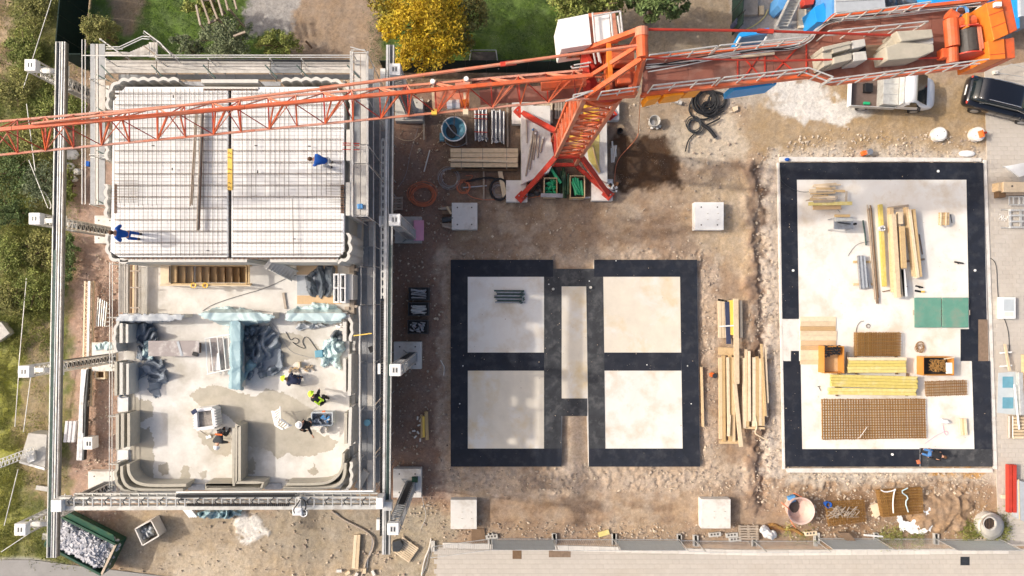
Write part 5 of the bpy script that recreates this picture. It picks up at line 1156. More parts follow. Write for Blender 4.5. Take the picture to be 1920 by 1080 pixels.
block(1315, 936, 1370, 991, .5, 'sunlit concrete block below the middle pad near the grey pallet', 0, 1)
block(741, 185, 793, 227, .5, 'concrete block at the foot of the right post under the crane jib', 2, 0, 'concrete')
block(740, 406, 790, 455, .5, 'concrete block carrying the pink board and a printer post', 2, 0, 'concrete')
block(738, 641, 790, 692, .5, 'concrete block with two visible holes right of the printer rail', 4)
block(737, 879, 790, 933, .5, 'concrete block at the foot of the lower right post, green box on top', 4)
block(177, 404, 214, 456, .5, 'concrete block tucked against the roof slab corner under the dark arm', 4)
block(172, 642, 216, 696, .5, 'concrete block with teal sheet left of the open rooms', 4)
block(165, 884, 218, 935, .5, 'concrete block with a red mark at the bottom left house corner', 2)
block(176, 160, 205, 215, .5, 'concrete block half hidden under the left scaffold', 0)
mb = MB(); pbox(mb, 775.5, 413, 794.5, 451, .5, .62); one(mb, 'insulation_board', 'pink', 'bright pink insulation board lying on a concrete block', 'board', bevel=.01)
mb = MB(); pbox(mb, 772, 895, 783, 905, .5, .7); one(mb, 'junction_box', 'green_dark', 'dark green junction box on the lower right concrete block', 'box', bevel=.01)
mb = MB(); p = P(208, 924, .51); mb.cyl(p.x, p.y, .5, .515, .12, 16); one(mb, 'red_disc', 'red_paint', 'round red mark plate on the lower left concrete block', 'marker')
t = thing('timber_offcuts', 'weathered timber offcuts and a dark post piled against a concrete block', 'timber', P(838, 408, 0))
boards(t, [((828, 391), (850, 389), 5, .3, .08, 'timber_grey'), ((829, 398), (848, 400), 6, .35, .08, 'timber_dark'), ((829, 422), (858, 421), 6, .3, .08, 'timber_grey'), ((832, 424), (850, 428), 4, .38, .07, 'timber_grey'), ((838, 387), (846, 401), 4, .45, .06, 'timber')])
mb = MB(); mb.tube(P(829, 413, .3), P(850, 409, .35), .16, 12); mb.build('round_post', 'dark_steel', t)

# around the crane foot
def slabbox(pts, z, name, m, label, cat, z0=-.05, bev=.01):
    mb = MB(); mb.prism(poly(pts, z), z0, z); return one(mb, name, m, label, cat, bevel=bev)
slabbox([(977, 198), (1032, 198), (1032, 252), (1040, 300), (1030, 322), (978, 345)], .9, 'ballast_slab', 'concrete_pale', 'large cream ballast slab left of the crane mast with bars lying on it', 'concrete slab')
slabbox([(1087, 250), (1138, 228), (1139, 342), (1110, 330), (1090, 300)], .9, 'ballast_slab', 'concrete_pale', 'cream ballast slab right of the crane mast with a yellowed face', 'concrete slab')
slabbox([(1098, 262), (1124, 250), (1124, 325), (1104, 300)], .93, 'yellow_sheet', 'timber_yellow', 'yellowed sheet lying on the right ballast slab', 'sheet', .9, 0)
t = thing('steel_bars', 'bundle of old bars with white ends lying on the left ballast slab', 'bars', P(1000, 260, .9))
for a, b in (((987, 224), (988, 268)), ((1001, 240), (986, 330)), ((999, 250), (1008, 285)), ((1006, 246), (1000, 300)), ((1010, 254), (1008, 296)), ((1019, 258), (1013, 286)), ((1003, 252), (993, 318))):
    mb = MB(); mb.tube(P(*a, 1.0), P(*b, .95), .045, 6); mb.build('bar', 'timber_grey', t)
mb = MB(); p = P(999, 243, 1.05); mb.cbox(p, .1, .1, .05); mb.build('tag', 'hose_blue', t)
for x, y in ((1004, 250), (1018, 258)): mb = MB(); mb.cbox(P(x, y, 1.05), .1, .12, .05); mb.build('tag', 'white', t)
line([(1111, 273), (1118, 300), (1125, 323)], .05, 'timber', 'crooked_pole', 'brown pole lying across the yellowed slab right of the mast', 'pole', .98)
line([(992, 318), (988, 345), (984, 372)], .03, 'rebar', 'crooked_pole', 'rusty thin rod standing by the lower left crane foot', 'pole', .7)
def pallet(x, y, ang, label, m='timber_pale', z=.0, n=7, w_=1.2, l_=.9, group='wooden pallets'):
    t = thing('pallet', label, 'pallet', (0, 0, 0), group)
    for i in range(n):
        mb = MB(); yy = -l_/2+l_*(i+.5)/n; mb.cbox((0, yy, .14), w_, l_/n*.66, .025); mb.build('slat', m, t)
    for s_ in (-1, 0, 1): mb = MB(); mb.cbox((s_*(w_/2-.07), 0, .075), .12, l_, .1); mb.build('bearer', m, t)
    t.location = P(x, y, 0)+Vector((0, 0, z)); t.rotation_euler = (0, 0, R(ang)); return t
pallet(1021, 213, 90, 'pale slatted pallet beside the upper left crane foot', 'timber_pale', l_=.95, n=6)
pallet(1052, 205, 90, 'second pallet with black rags just left of the mast', 'timber_grey', n=5, l_=.8)
pallet(743, 382, 0, 'small dark pallet half hidden by the right printer rail', 'timber_grey', l_=.8, n=5, w_=.8)
pallet(761, 1029, -35, 'pale pallet lying askew at the lower end of the right rail', 'timber_pale', n=9, l_=1.05, w_=1.15)
pallet(1402, 997, 0, 'weathered grey pallet beside the white big bag', 'timber_grey', n=6, l_=.85, w_=1.15)
mb = MB(); mb.prism(poly([(735, 1018), (750, 1014), (756, 1024), (748, 1036), (736, 1036)], .5), 0, .4); one(mb, 'rail_buffer', 'dark_steel', 'dark steel block at the lower end of the right printer rail', 'block', bevel=.02)
# crates with green fittings
def crate(x0, y0, x1, y1, h, label, m='timber_dark', name='crate', z0=0, cat='crate', group=None, th=1.4, floor='dark_steel'):
    t = thing(name, label, cat, P((x0+x1)/2, (y0+y1)/2, z0), group)
    for r in ((x0, y0, x1, y0+th), (x0, y1-th, x1, y1), (x0, y0+th+.05, x0+th, y1-th-.05), (x1-th, y0+th+.05, x1, y1-th-.05)):
        mb = MB(); pbox(mb, *r, z0, z0+h); mb.build('side_board', m, t)
    mb = MB(); pbox(mb, x0+th+.1, y0+th+.1, x1-th-.1, y1-th-.1, z0, z0+.06); mb.build('base_board', floor, t)
    return t
def tubes_in(x0, y0, x1, y1, z, n, r, m, seed, name, label, cat, lmin=.5, lmax=.9, ang=None, spread=.4, group=None):
    rg = random.Random(seed); t = thing(name, label, cat, P((x0+x1)/2, (y0+y1)/2, z), group)
    for i in range(n):
        l_ = rg.uniform(lmin, lmax); a = (rg.random()*3.14 if ang is None else ang+rg.uniform(-spread, spread)); s_ = S(z)
        hx, hy = abs(math.cos(a))*l_/2/s_, abs(math.sin(a))*l_/2/s_
        cx = rg.uniform(x0+min(hx, (x1-x0)/2), x1-min(hx, (x1-x0)/2)); cy = rg.uniform(y0+min(hy, (y1-y0)/2), y1-min(hy, (y1-y0)/2)); p = P(cx, cy, z+rg.uniform(0, .15)); d = Vector((math.cos(a), math.sin(a), rg.uniform(-.1, .1)))*l_/2
        mb = MB(); mb.tube(p-d, p+d, r, 8); mb.build('piece', m, t)
    return t
crate(1020, 333, 1045, 369, .7, 'open timber crate with short green cut pieces below the mast', 'timber', group='crates of green pipe')
tubes_in(1022, 336, 1043, 366, .35, 46, .055, 'green_plastic', 3, 'pipe_pieces', 'short green pipe offcuts filling the crate', 'pipe pieces', .12, .25)
crate(1069, 329, 1097, 371, .7, 'open timber crate with long green pipes below the mast', 'timber', group='crates of green pipe')
tubes_in(1072, 332, 1094, 367, .5, 13, .065, 'green_plastic', 4, 'green_pipes', 'long green pipes lying in the right hand crate', 'pipes', .7, 1.0, -1.2, .3)
tubes_in(1030, 312, 1068, 372, .2, 11, .075, 'green_dark', 5, 'green_pipes', 'dark green pipes on the ground between the two crates', 'pipes', 1.2, 1.7, 1.55, .12)
line([(1031, 313), (1042, 330), (1052, 343)], .09, 'green_plastic', 'green_pipe', 'single green pipe slanting above the left crate', 'pipe', .6, 0)
mb = MB(); mb.beam(P(1014, 366, .9), P(1055, 367, .9), .22, .12); one(mb, 'steel_channel', 'steel', 'grey steel channel lying across the front of the green crates', 'beam')
mb = MB(); mb.beam(P(1074, 373, .2), P(1118, 369, .2), .09, .06); one(mb, 'steel_channel', 'steel_pale', 'thin silver bar on the ground under the right crate', 'beam')
tubes_in(1140, 260, 1158, 310, .15, 5, .05, 'concrete_pale', 6, 'pipe_pieces', 'short white pipes lying right of the ballast slab', 'pipe pieces', .6, 1.1, 1.5, .2)
mb = MB(); p = P(1163, 245, .3); mb.lathe(p.x, p.y, [(.14, 0), (.17, .32), (.15, .32), (.12, .05), (0, .05)], 18); one(mb, 'bucket', 'rubber', 'black bucket on the ground right of the crane mast', 'bucket')
t = thing('stored_rags', 'dark heap of bags and stones beside the lower left crane foot', 'rubble heap', P(1000, 355, 0)); rg = random.Random(5)
for i in range(16): mb = MB(); p = P(990+rg.random()*24, 340+rg.random()*26, .1); mb.ball((p.x, p.y, .1+rg.random()*.1), .1+.08*rg.random(), .12, .1, 8, 5); mb.build('lump', 'grey_cloth' if i % 2 else 'sludge', t)
t = thing('rag_bundle', 'white and rusty bundle of scraps at the lower right crane foot', 'scrap', P(1150, 350, 0))
for i in range(9): mb = MB(); p = P(1143+rg.random()*13, 340+rg.random()*22, .4); mb.cbox(p, .1+.2*rg.random(), .1+.1*rg.random(), .08, rg.random()*3); mb.build('scrap_piece', ('white', 'rebar', 'concrete_pale')[i % 3], t)
# blue tub
t = thing('mixing_tub', 'round pale blue concrete tub with a bail handle, under the crane trolley', 'tub', P(851, 242, 0))
p = P(851, 242, .85); mb = MB(); mb.lathe(p.x, p.y, [(.48, 0), (.6, .4), (.68, .85), (.72, .87), (.72, .83), (.64, .83), (.56, .38), (.3, .2), (0, .2)], 36); mb.build('tub_wall', 'tub_blue', t, smooth=False)
mb = MB(); mb.path([(p.x+.7*math.cos(a*.2618), p.y+.7*math.sin(a*.2618), .88) for a in range(24)], .035, 6, closed=True); mb.build('rim', 'white', t)
mb = MB(); mb.ball((p.x-.18, p.y, .3), .34, .42, .1, 14, 6); mb.build('residue', 'sludge', t)
mb = MB(); mb.path(chaikin([Vector((p.x-.68, p.y+.2, .9)), Vector((p.x-.5, p.y+.5, 1.1)), Vector((p.x-.1, p.y-.2, 1.0)), Vector((p.x+.45, p.y-.52, .9))], 2), .03, 6); mb.build('bail', 'steel', t)
mb = MB(); mb.cbox((p.x-.72, p.y-.35, .35), .25, .45, .3); mb.build('outlet_box', 'tub_blue', t)
mb = MB(); mb.path([(p.x+.1+.72*math.cos(a*.3), p.y-.3+.55*math.sin(a*.3), .1) for a in range(10, 20)], .03, 6); mb.build('foot_ring', 'steel', t)
# bundles of galvanised props
for (x0, x1, y0, y1, lab, red) in ((889, 914, 205, 264, 'left bundle of galvanised steel props with red bands', 1), (921, 947, 208, 268, 'right bundle of galvanised steel props with clamps at the end', 0)):
    t = thing('prop_bundle', lab, 'steel props', P((x0+x1)/2, 236, 0), 'bundles of steel props')
    for i in range(7):
        x = x0+2+(x1-x0-4)*i/6
        for lv in (0, 1):
            if lv and i % 2: continue
            j = random.uniform(-2, 2); mb = MB(); mb.tube(P(x, y0+j, .25+.12*lv), P(x+random.uniform(-.7, .7), y1+j, .25+.12*lv), .05, 8); mb.build('prop', 'steel' if (i+lv) % 2 else 'steel_pale', t)
    for k in range(10): mb = MB(); mb.cbox(P(x0+random.random()*(x1-x0), y1-random.choice([2, 4, 8]), .38), .12, .1, .08, random.random()); mb.build('clamp', 'steel', t)
    if red:
        for y in (214, 222, 247): mb = MB(); mb.beam(P(x0, y, .45), P(x1, y+1, .45), .05, .02); mb.build('band', 'red_paint', t)
t = thing('prop_bundle', 'bundle of green-grey steel props on the upper left square of the middle pad', 'steel props', P(955, 556, SL), 'bundles of steel props')
for i in range(8):
    y = 545+i*3.1; mb = MB(); mb.tube(P(927+random.uniform(-1, 6), y, SL+.12), P(983+random.uniform(-5, 2), y+.5, SL+.12), .045, 8); mb.build('prop', 'steel' if i % 2 else 'rack_green', t)
for i in range(8): mb = MB(); mb.cbox(P(974+random.random()*9, 547+i*3, SL+.2), .14, .08, .1, random.random()); mb.build('clamp', 'rack_green', t)
# timber stack
t = thing('plank_stack', 'stack of long sawn planks with one loose plank on top, left of the ballast slab', 'timber stack', P(907, 297, 0))
for lv in range(3):
    for i in range(4):
        y = 282+i*9; mb = MB(); z = .32+.16*lv; pbox(mb, 845+random.uniform(-.6, .6), y-4.1+.3, 971+random.uniform(-.6, .6), y+4.1, z-.13, z); mb.build('plank', 'timber_grey' if lv < 2 else 'timber_pale', t)
boards(t, [((841, 299.5), (969, 303), 4, .75, .08, 'timber_pale')], 'plank'); boards(t, [((846, 318.5), (970, 318.5), 3.5, .25, .2, 'timber_dark')], 'plank')
for x in (865, 905, 950): boards(t, [((x, 278), (x, 317), 1.6, .645, .02, 'timber_grey')], 'spacer')
for i, (x, a, b) in enumerate(((907, 318, 374), (944, 262, 272), (951, 190, 276), (794, 196, 262), (874, 250, 272))):
    mb = MB(); mb.beam(P(x, a, .08), P(x+(1 if i else 0), b, .08), .1, .08); one(mb, 'lath', 'timber_grey', ('pale lath on the ground below the plank stack', 'short lath end above the plank stack', 'long dark lath between the prop bundle and the crane footing', 'thin lath hanging down by the right printer rail block', 'short lath beside the blue tub')[i], 'lath')
mb = MB(); mb.beam(P(937, 318, .1), P(947, 372, .1), .26, .05); one(mb, 'lath', 'timber_pale', 'wide board running through the black hose loop', 'board')
for (a, b, lab, m) in (((806, 281), (795, 322), 'silver pipe lying alone on dark soil left of the plank stack', 'steel_pale'), ((868, 352), (913, 348), 'silver pipe lying through the thin orange coil', 'steel')):
    mb = MB(); mb.tube(P(*a, .06), P(*b, .06), .04, 6); one(mb, 'steel_pipe', m, lab, 'pipe')
# coils
for (x, y, r, ry, k, rr, m, lab, sd_) in ((842, 334, .56, .58, 9, .008, 'steel', 'thin grey wire coil below the plank stack', 1), (791, 365, .72, .6, 11, .018, 'hose_orange', 'big orange hose coil on dark soil by the rail', 2), (869, 352, .36, .34, 6, .015, 'hose_orange', 'small tangled orange cord between wire coil and black hose', 3),
                               (936, 357, .42, .42, 5, .008, 'steel', 'thin wire coil inside the black hose loop', 4)):
    mb = MB(); hoop(P(x, y, .03), r, k, mb, .1, sd_, rr, 22, ry); one(mb, 'hose_coil' if m != 'steel' else 'wire_coil', m, lab, 'coil', kind=None)
t = thing('black_hose', 'thick black hose lying in a loop beside the small pad of the crane foot', 'hose', P(936, 355, 0))
mb = MB(); c = P(936, 355, .1); mb.path([Vector((c.x+.52*math.cos(a*.349), c.y+.62*math.sin(a*.349), .1)) for a in range(18)], .075, 8, closed=True); mb.build('hose_loop', 'rubber', t)
mb = MB(); mb.path(chaikin([P(934, 336, .12), P(915, 332, .1), P(890, 337, .08), P(868, 341, .08)], 2), [.07]*0 or .06, 8); mb.build('hose_end', 'rubber', t)
line([(873, 330), (890, 328), (872, 345), (876, 368), (910, 376), (948, 372), (972, 375), (1000, 370), (1013, 367)], .02, 'hose_orange', 'extension_cord', 'orange cord running from the coil past the crane feet', 'cord')
line([(1197, 250), (1192, 262), (1175, 280), (1157, 300), (1152, 330), (1153, 372)], .02, 'hose_orange', 'extension_cord', 'thin orange cord curving down right of the crane mast', 'cord')
line([(741, 256), (760, 265), (780, 262), (800, 235), (790, 215)], .012, 'timber_pale', 'rope', 'thin yellow rope on the soil beside the right rail', 'rope')
line([(744, 355), (762, 330), (768, 290), (784, 240)], .01, 'steel', 'wire', 'thin wire lying on the dark soil by the right rail', 'wire')
# right of crane: bucket, pipe coils
t = thing('pail', 'grey pail with stones beside it on the sandy ground', 'bucket', P(1228, 227, 0)); p = P(1228, 226, .5); mb = MB(); mb.lathe(p.x, p.y, [(.28, 0), (.33, .5), (.3, .5), (.26, .06), (0, .06)], 22); mb.build('pail_wall', 'concrete', t)
mb = MB(); mb.ball((p.x, p.y-.05, .1), .13, .2, .08, 10, 5); mb.build('content', 'powder', t)
for i in range(4): mb = MB(); mb.cbox(P(1222+i*5, 240-(i % 2)*3, .08), .14, .12, .12, i); mb.build('stone', 'concrete_pale', t)
t = thing('hose_heap', 'tangled black drainage hose in two coils under the counter-jib', 'hose', P(1325, 200, 0))
for (x, y, r, k, sd_) in ((1322, 190, .62, 8, 5), (1345, 188, .5, 4, 6), (1328, 205, .4, 6, 7)):
    mb = MB(); hoop(P(x, y, .06), r, k, mb, .14, sd_, .045, 18); mb.build('hose_coil', 'rubber', t)
mb = MB(); mb.path(chaikin([P(1300, 180, .1), P(1290, 205, .1), P(1300, 222, .1), P(1325, 225, .1), P(1358, 208, .1)], 2), .05, 7); mb.build('hose_end', 'rubber', t)
t = thing('hose_heap', 'second black cable heap with a thick broken hose end further down', 'hose', P(1305, 235, 0))
mb = MB(); hoop(P(1302, 235, .05), .42, 7, mb, .1, 8, .03, 18); mb.build('cable_coil', 'dark_steel', t)
mb = MB(); mb.path(chaikin([P(1315, 232, .12), P(1330, 242, .12), P(1342, 258, .1)], 2), .11, 8); mb.build('hose_end', 'rubber', t)
mb = MB(); mb.path(chaikin([P(1306, 247, .08), P(1290, 262, .08), P(1285, 284, .08)], 2), .04, 7); mb.path(chaikin([P(1318, 238, .1), P(1338, 228, .1), P(1350, 222, .1)], 2), .05, 7); mb.build('hose_tail', 'rubber', t)
mb = MB(); 
for i in range(3): mb.cbox(P(1262+i*6.5, 188+i*2.4, .1), .18, .2, .2, -.3)
one(mb, 'hollow_blocks', 'concrete', 'short row of grey hollow blocks under the orange side boxes', 'blocks', kind=None)
# concrete manholes and cone
for (x, y, lab) in ((1763, 251, 'round pale manhole cover standing proud of the earth, left one of the pair'), (1835, 251, 'round pale manhole cover with a red cone leaning on its right edge')):
    t = thing('manhole_cover', lab, 'manhole', P(x, y, 0), 'manhole covers'); p = P(x, y, .25)
    mb = MB(); mb.cyl(p.x, p.y, -.1, .25, .42, 28); mb.build('ring', 'concrete_pale', t, bevel=.015); mb = MB(); mb.cyl(p.x, p.y, .22, .3, .34, 28); mb.build('cover', 'white', t, bevel=.01)
    for k in (-1, 1): mb = MB(); mb.cyl(p.x+.2*k, p.y+.12*k, .28, .303, .025, 8); mb.build('grip', 'sludge', t)
t = thing('traffic_cone', 'toppled red and white traffic cone beside the right manhole cover', 'traffic cone', P(1845, 250, .3)); a, b = P(1840, 251, .5), P(1855, 247, .35); mb = MB(); mb.path([a, a.lerp(b, .6)], [.13, .07], 14); mb.build('cone_body', 'red_paint', t); mb = MB(); mb.path([a.lerp(b, .6), b], [.07, .03], 14); mb.build('cone_tip', 'white', t); mb = MB(); mb.cbox(a, .08, .4, .34, .25); mb.build('cone_base', 'orange_plastic', t)
t = thing('marker_pot', 'orange pot with a grey lid above the right foundation pad', 'pot', P(1628, 286, 0)); mb = MB(); p = P(1623, 286, .3); mb.cyl(p.x, p.y, 0, .3, .16, 16, .13); mb.build('pot', 'orange_plastic', t); p = P(1632, 284, .4); mb = MB(); mb.cyl(p.x, p.y, 0, .4, .18, 16, .17); mb.build('lid_drum', 'steel', t)
mb = MB(); mb.ball(P(1813, 288, 0), .5, .2, .12, 12, 6); one(mb, 'plaster_heap', 'powder', 'small white plaster heap near the upper right pad corner', 'heap')
mb = MB(); mb.ball(P(1476, 299, .15), .16, .1, .1, 8, 5); one(mb, 'blue_rag', 'blue_work', 'crumpled dark blue rag at the upper left pad corner', 'rag')
mb = MB(); mb.prism(poly([(1374, 201), (1383, 198), (1384, 206), (1377, 209)], .1), 0, .1); one(mb, 'wood_offcut', 'timber_pale', 'small square wood offcut on the sand right of the hoses', 'offcut')

# crates with metal fittings beside the middle pad
for i, (y0, y1, lab, m, n) in enumerate(((539, 563, 'top metal box of three, filled with flat galvanised plates', 'steel', 15), (567, 592, 'middle metal box of three, filled with bright galvanised tubes', 'steel_pale', 18), (600, 626, 'bottom metal box of three, filled with jumbled clamps', 'steel', 26))):
    crate(766-i, y0, 805-i, y1, .5, lab, 'dark_steel', 'metal_box', cat='box', group='metal boxes of fittings beside the rail')
    if i < 2: tubes_in(770, y0+3, 800, y1-3, .35, n, .035, m, 20+i, 'metal_fittings', ('flat grey', 'bright silver')[i]+' fittings lying in the '+('top', 'middle')[i]+' metal box', 'fittings', .6, .9, 0, .25)
    else: tubes_in(768, y0+3, 800, y1-3, .3, n, .05, m, 23, 'metal_fittings', 'jumbled grey clamps lying in the bottom metal box', 'fittings', .1, .3)
t = thing('beam_offcuts', 'short yellow and brown beams with pale brick pieces on dark soil', 'beams', P(795, 798, 0))
boards(t, [((791, 779), (791, 821), 5, .2, .2, 'timber'), ((794, 781), (794.5, 820), 4, .26, .2, 'yellow_beam'), ((799, 772), (801, 825), 6, .24, .2, 'timber')])
for i, (x, y, a) in enumerate(((783, 784, 1.5), (786, 797, .4), (784, 811, 2.2), (776, 808, .1), (779, 819, .8), (788, 825, 1.5), (788, 788, 1.2))): mb = MB(); mb.cbox(P(x, y, .05), .2, .09, .08, a); mb.build('brick_offcut', 'concrete_pale', t)
mb = MB(); mb.path([P(826, 675, .03), P(833, 688, .05), P(832, 704, .03)], .03, 6); one(mb, 'hose_piece', 'concrete_pale', 'pale curved hose piece on the soil left of the middle pad', 'hose')

# timber between the pads
t = thing('timber_pile', 'long pile of pale planks with purple and yellow beams between the two pads', 'timber pile', P(1370, 690, 0))
rows = [((x, 562+random.uniform(-2, 2)), (x+1, 634+random.uniform(-2, 2)), 5.2, .3, .12, 'timber_pale') for x in (1349, 1355, 1361, 1376, 1382, 1389)]
rows += [((1364, 566), (1367, 645), 8, .42, .12, 'navy'), ((1372, 563), (1374, 628), 8, .44, .12, 'yellow_beam'), ((1382, 560), (1383, 612), 4, .5, .08, 'white'), ((1349, 612), (1385, 610), 2.5, .52, .03, 'white'),
         ((1345, 562), (1380, 566), 4, .3, .08, 'timber_grey'), ((1348, 658), (1385, 660), 14, .2, .1, 'timber')]
rows += [((1380, 560), (1382, 720), 9, .56, .1, 'timber_pale'), ((1378, 720), (1390, 838), 7, .52, .1, 'timber_pale')]
for i, x in enumerate((1351, 1357, 1369, 1375)): rows.append(((x, 668+random.uniform(-3, 3)), (x+1, 826+random.uniform(-3, 3)), 5.5, .34, .16, 'timber'))
rows += [((1365, 670), (1367, 815), 4.6, .42, .1, 'timber_pale'), ((1368, 778), (1366, 818), 5, .5, .05, 'timber_pale'), ((1349, 829), (1384, 829), 6, .24, .1, 'timber')]
boards(t, rows, 'plank')
t = thing('timber_pile', 'second pile of wide planks right of the purple beam pile', 'timber pile', P(1415, 710, 0))
rows = [((x, 670+random.uniform(-4, 4)), (x, 800+random.uniform(-3, 3)), 5.6, .38, .12, 'timber' if k % 2 else 'timber_pale') for k, x in enumerate((1396, 1402, 1414, 1420, 1426, 1431))]
rows += [((1399, 655), (1400, 790), 4, .42, .1, 'timber_pale'), ((1405, 658), (1406, 790), 4.5, .46, .1, 'timber_pale'), ((1428, 645), (1436, 780), 4, .5, .08, 'timber'), ((1435, 652), (1440, 756), 3.5, .4, .08, 'timber_pale'), ((1437, 690), (1439, 782), 3.5, .3, .08, 'timber_grey'), ((1393, 802), (1434, 803), 4, .3, .1, 'timber')]
boards(t, rows, 'plank')
line([(1416, 780), (1420, 800), (1414, 812), (1424, 818), (1440, 826)], .04, 'timber_pale', 'strap', 'loose pale strap trailing from the second timber pile', 'strap', .4)
mb = MB(); p = P(1341, 705, .3); mb.cyl(p.x, p.y, 0, .3, .16, 18, .13); one(mb, 'plant_pot', 'dark_steel', 'small dark pot with an orange rim left of the timber pile', 'pot')
mb = MB(); p = P(1336, 703, .2); mb.cyl(p.x, p.y, 0, .2, .13, 14); one(mb, 'orange_plug', 'orange_plastic', 'orange plug leaning on the small dark pot', 'cap')
boards_ = MB(); boards_.beam(P(1315, 688, .12), P(1318, 800, .12), .12, .12); one(boards_, 'edge_plank', 'timber', 'single thin plank along the right edge of the middle pad', 'plank')

# on the right pad
def unit(name, label, cat, cx, cy, rows, nm='board', z0=SL, group=None):
    t = thing(name, label, cat, P(cx, cy, z0), group); boards(t, [(a, b, w_, z0+z, h_, m) for a, b, w_, z, h_, m in rows], nm); return t
rows = []
rg = random.Random(12)
for i in range(17):
    y = 346+i*2.0; x0 = 1526+rg.uniform(-10, 12)-(8 if i > 13 else 0); rows.append(((x0, y+rg.uniform(-3, 3)), (x0+rg.uniform(26, 50), y+rg.uniform(-3, 3)), rg.uniform(2.5, 6), .15+.02*i+rg.uniform(0, .1), .06, rg.choice(['timber', 'timber_pale', 'timber_grey'])))
rows += [((1517, 382), (1598, 381), 6.5, .5, .1, 'timber_yellow'), ((1524, 388), (1577, 387), 11, .35, .04, 'ply'), ((1588, 358), (1587, 378), 3, .3, .06, 'timber_grey')]
unit('timber_scraps', 'loose heap of timber offcuts in the top left of the right pad', 'timber scraps', 1555, 366, rows)
t = thing('table_saw', 'grey site table saw with a leaning board, upper left of the white slab', 'table saw', P(1582, 418, SL))
mb = MB(); pbox(mb, 1564, 408, 1600, 430, SL+.75, SL+.82); mb.build('saw_table', 'steel', t, bevel=.01)
mb = MB(); pbox(mb, 1567, 409, 1600, 415, SL+.83, SL+.9); mb.build('side_table', 'alu', t)
mb = MB(); mb.beam(P(1572, 417, SL+.95), P(1594, 420, SL+.95), .05, .16); mb.build('blade_guard', 'dark_steel', t)
for x, y in ((1565, 409), (1599, 409), (1565, 429), (1599, 429)): mb = MB(); q = P(x, y, SL+.74); mb.beam((q.x, q.y, SL), q, .05); mb.build('leg', 'steel', t)
mb = MB(); pbox(mb, 1576, 412, 1594, 426, SL+.3, SL+.74); mb.build('motor_box', 'dark_steel', t)
mb = MB(); pbox(mb, 1566, 402, 1594, 407, SL+.4, SL+.5); mb.build('offcut_board', 'timber', t)
mb = MB(); p = P(1603, 420, SL+.6); mb.cyl(p.x, p.y, SL+.5, SL+.7, .07, 10); mb.build('crank', 'black', t)
t = thing('pole_bundle', 'thin bundle of dark poles slanting across the middle of the white slab', 'poles', P(1637, 480, SL))
for i in range(7): mb = MB(); mb.tube(P(1626+i*1.3, 386+rg.uniform(-4, 8), SL+.1+.03*(i % 3)), P(1640+i*1.3, 570+rg.uniform(-14, 5), SL+.1+.03*(i % 3)), .035, 6); mb.build('pole', 'timber_dark' if i % 2 else 'timber_grey', t)
line([(1618, 413), (1622, 440), (1624, 460)], .05, 'rack_green', 'green_pole', 'dark green capped pole beside the pole bundle', 'pole', SL+.15, 0)
unit('beam_stack', 'grey-blue beam stack on two brown bearers beside the pole bundle', 'beams', 1620, 512, [((1601, 491), (1632, 491), 4, .1, .1, 'timber'), ((1601, 533), (1640, 533), 4, .1, .1, 'timber')]+[((1611+k*3.3, 479), (1616+k*3.3, 542-k), 3.1, .3+.01*k, .18, 'tarp_grey' if k % 2 else 'steel') for k in range(4)]+[((1624, 500), (1632, 540), 4, .28, .16, 'steel')])
unit('formwork_beam', 'single long yellow formwork beam standing alone on the white slab', 'beam', 1656, 460, [((1652, 383), (1660, 537), 6, .25, .2, 'timber_yellow')])
t = thing('paint_bucket', 'white bucket with tools on the long yellow beam', 'bucket', P(1655, 428, SL+.25)); p = P(1655, 428, SL+.55); mb = MB(); mb.lathe(p.x, p.y, [(.13, SL+.25), (.17, SL+.55), (.15, SL+.55), (.12, SL+.3), (0, SL+.3)], 18); mb.build('bucket_wall', 'white_plastic', t)
for k in range(3): mb = MB(); mb.beam(p+Vector((.05*k-.05, 0, -.1)), p+Vector((.14*math.cos(k*2.2), .14*math.sin(k*2.2), .06)), .04); mb.build('tool', 'white' if k else 'black', t)
unit('plank_pile', 'tall pile of long sawn planks in the centre of the white slab', 'timber stack', 1688, 475, [((1666, 390), (1704, 385), 4, .1, .09, 'timber_grey'), ((1672, 389), (1679, 548), 7, .45, .3, 'timber'), ((1676, 401), (1686, 558), 8, .7, .3, 'timber_pale'), ((1688, 397), (1689, 420), 9, .72, .2, 'timber_pale'), ((1686, 400), (1694, 556), 6, .5, .3, 'timber_pale'),
     ((1692, 424), (1696, 503), 9, .8, .3, 'timber'), ((1693, 505), (1698, 556), 8, .5, .15, 'white'), ((1655, 547), (1702, 537), 1.5, .1, .05, 'timber_dark'), ((1683, 400), (1690, 552), 1.2, .72, .02, 'dark_steel')])
unit('plank_pile', 'narrow plank pile with a clamp right of the tall pile', 'timber stack', 1714, 455, [((1701, 388), (1718, 518), 5, .5, .3, 'timber'), ((1706, 392), (1722, 521), 5, .55, .3, 'timber_pale'), ((1714, 392), (1727, 519), 5, .5, .3, 'timber'), ((1685, 492), (1734, 486), 4, .1, .09, 'timber_grey'), ((1724, 439), (1730, 477), 1.6, .1, .05, 'timber_dark')])
t = thing('small_crate', 'small square bundle of brown wood right of the planks', 'crate', P(1770, 411, SL))
boards(t, [((1762, 400+i*4), (1780, 400+i*4), 3.4, SL+.35, .12, 'timber' if i % 2 else 'ply') for i in range(6)]+[((1765, 398), (1764, 424), 2.5, SL+.4, .04, 'timber_pale'), ((1775, 398), (1774, 423), 2.5, SL+.4, .04, 'timber_pale')])
mb = MB(); mb.tube(P(1782, 402, SL+.3), P(1785, 418, SL+.2), .03, 6); mb.build('handle', 'dark_steel', t)
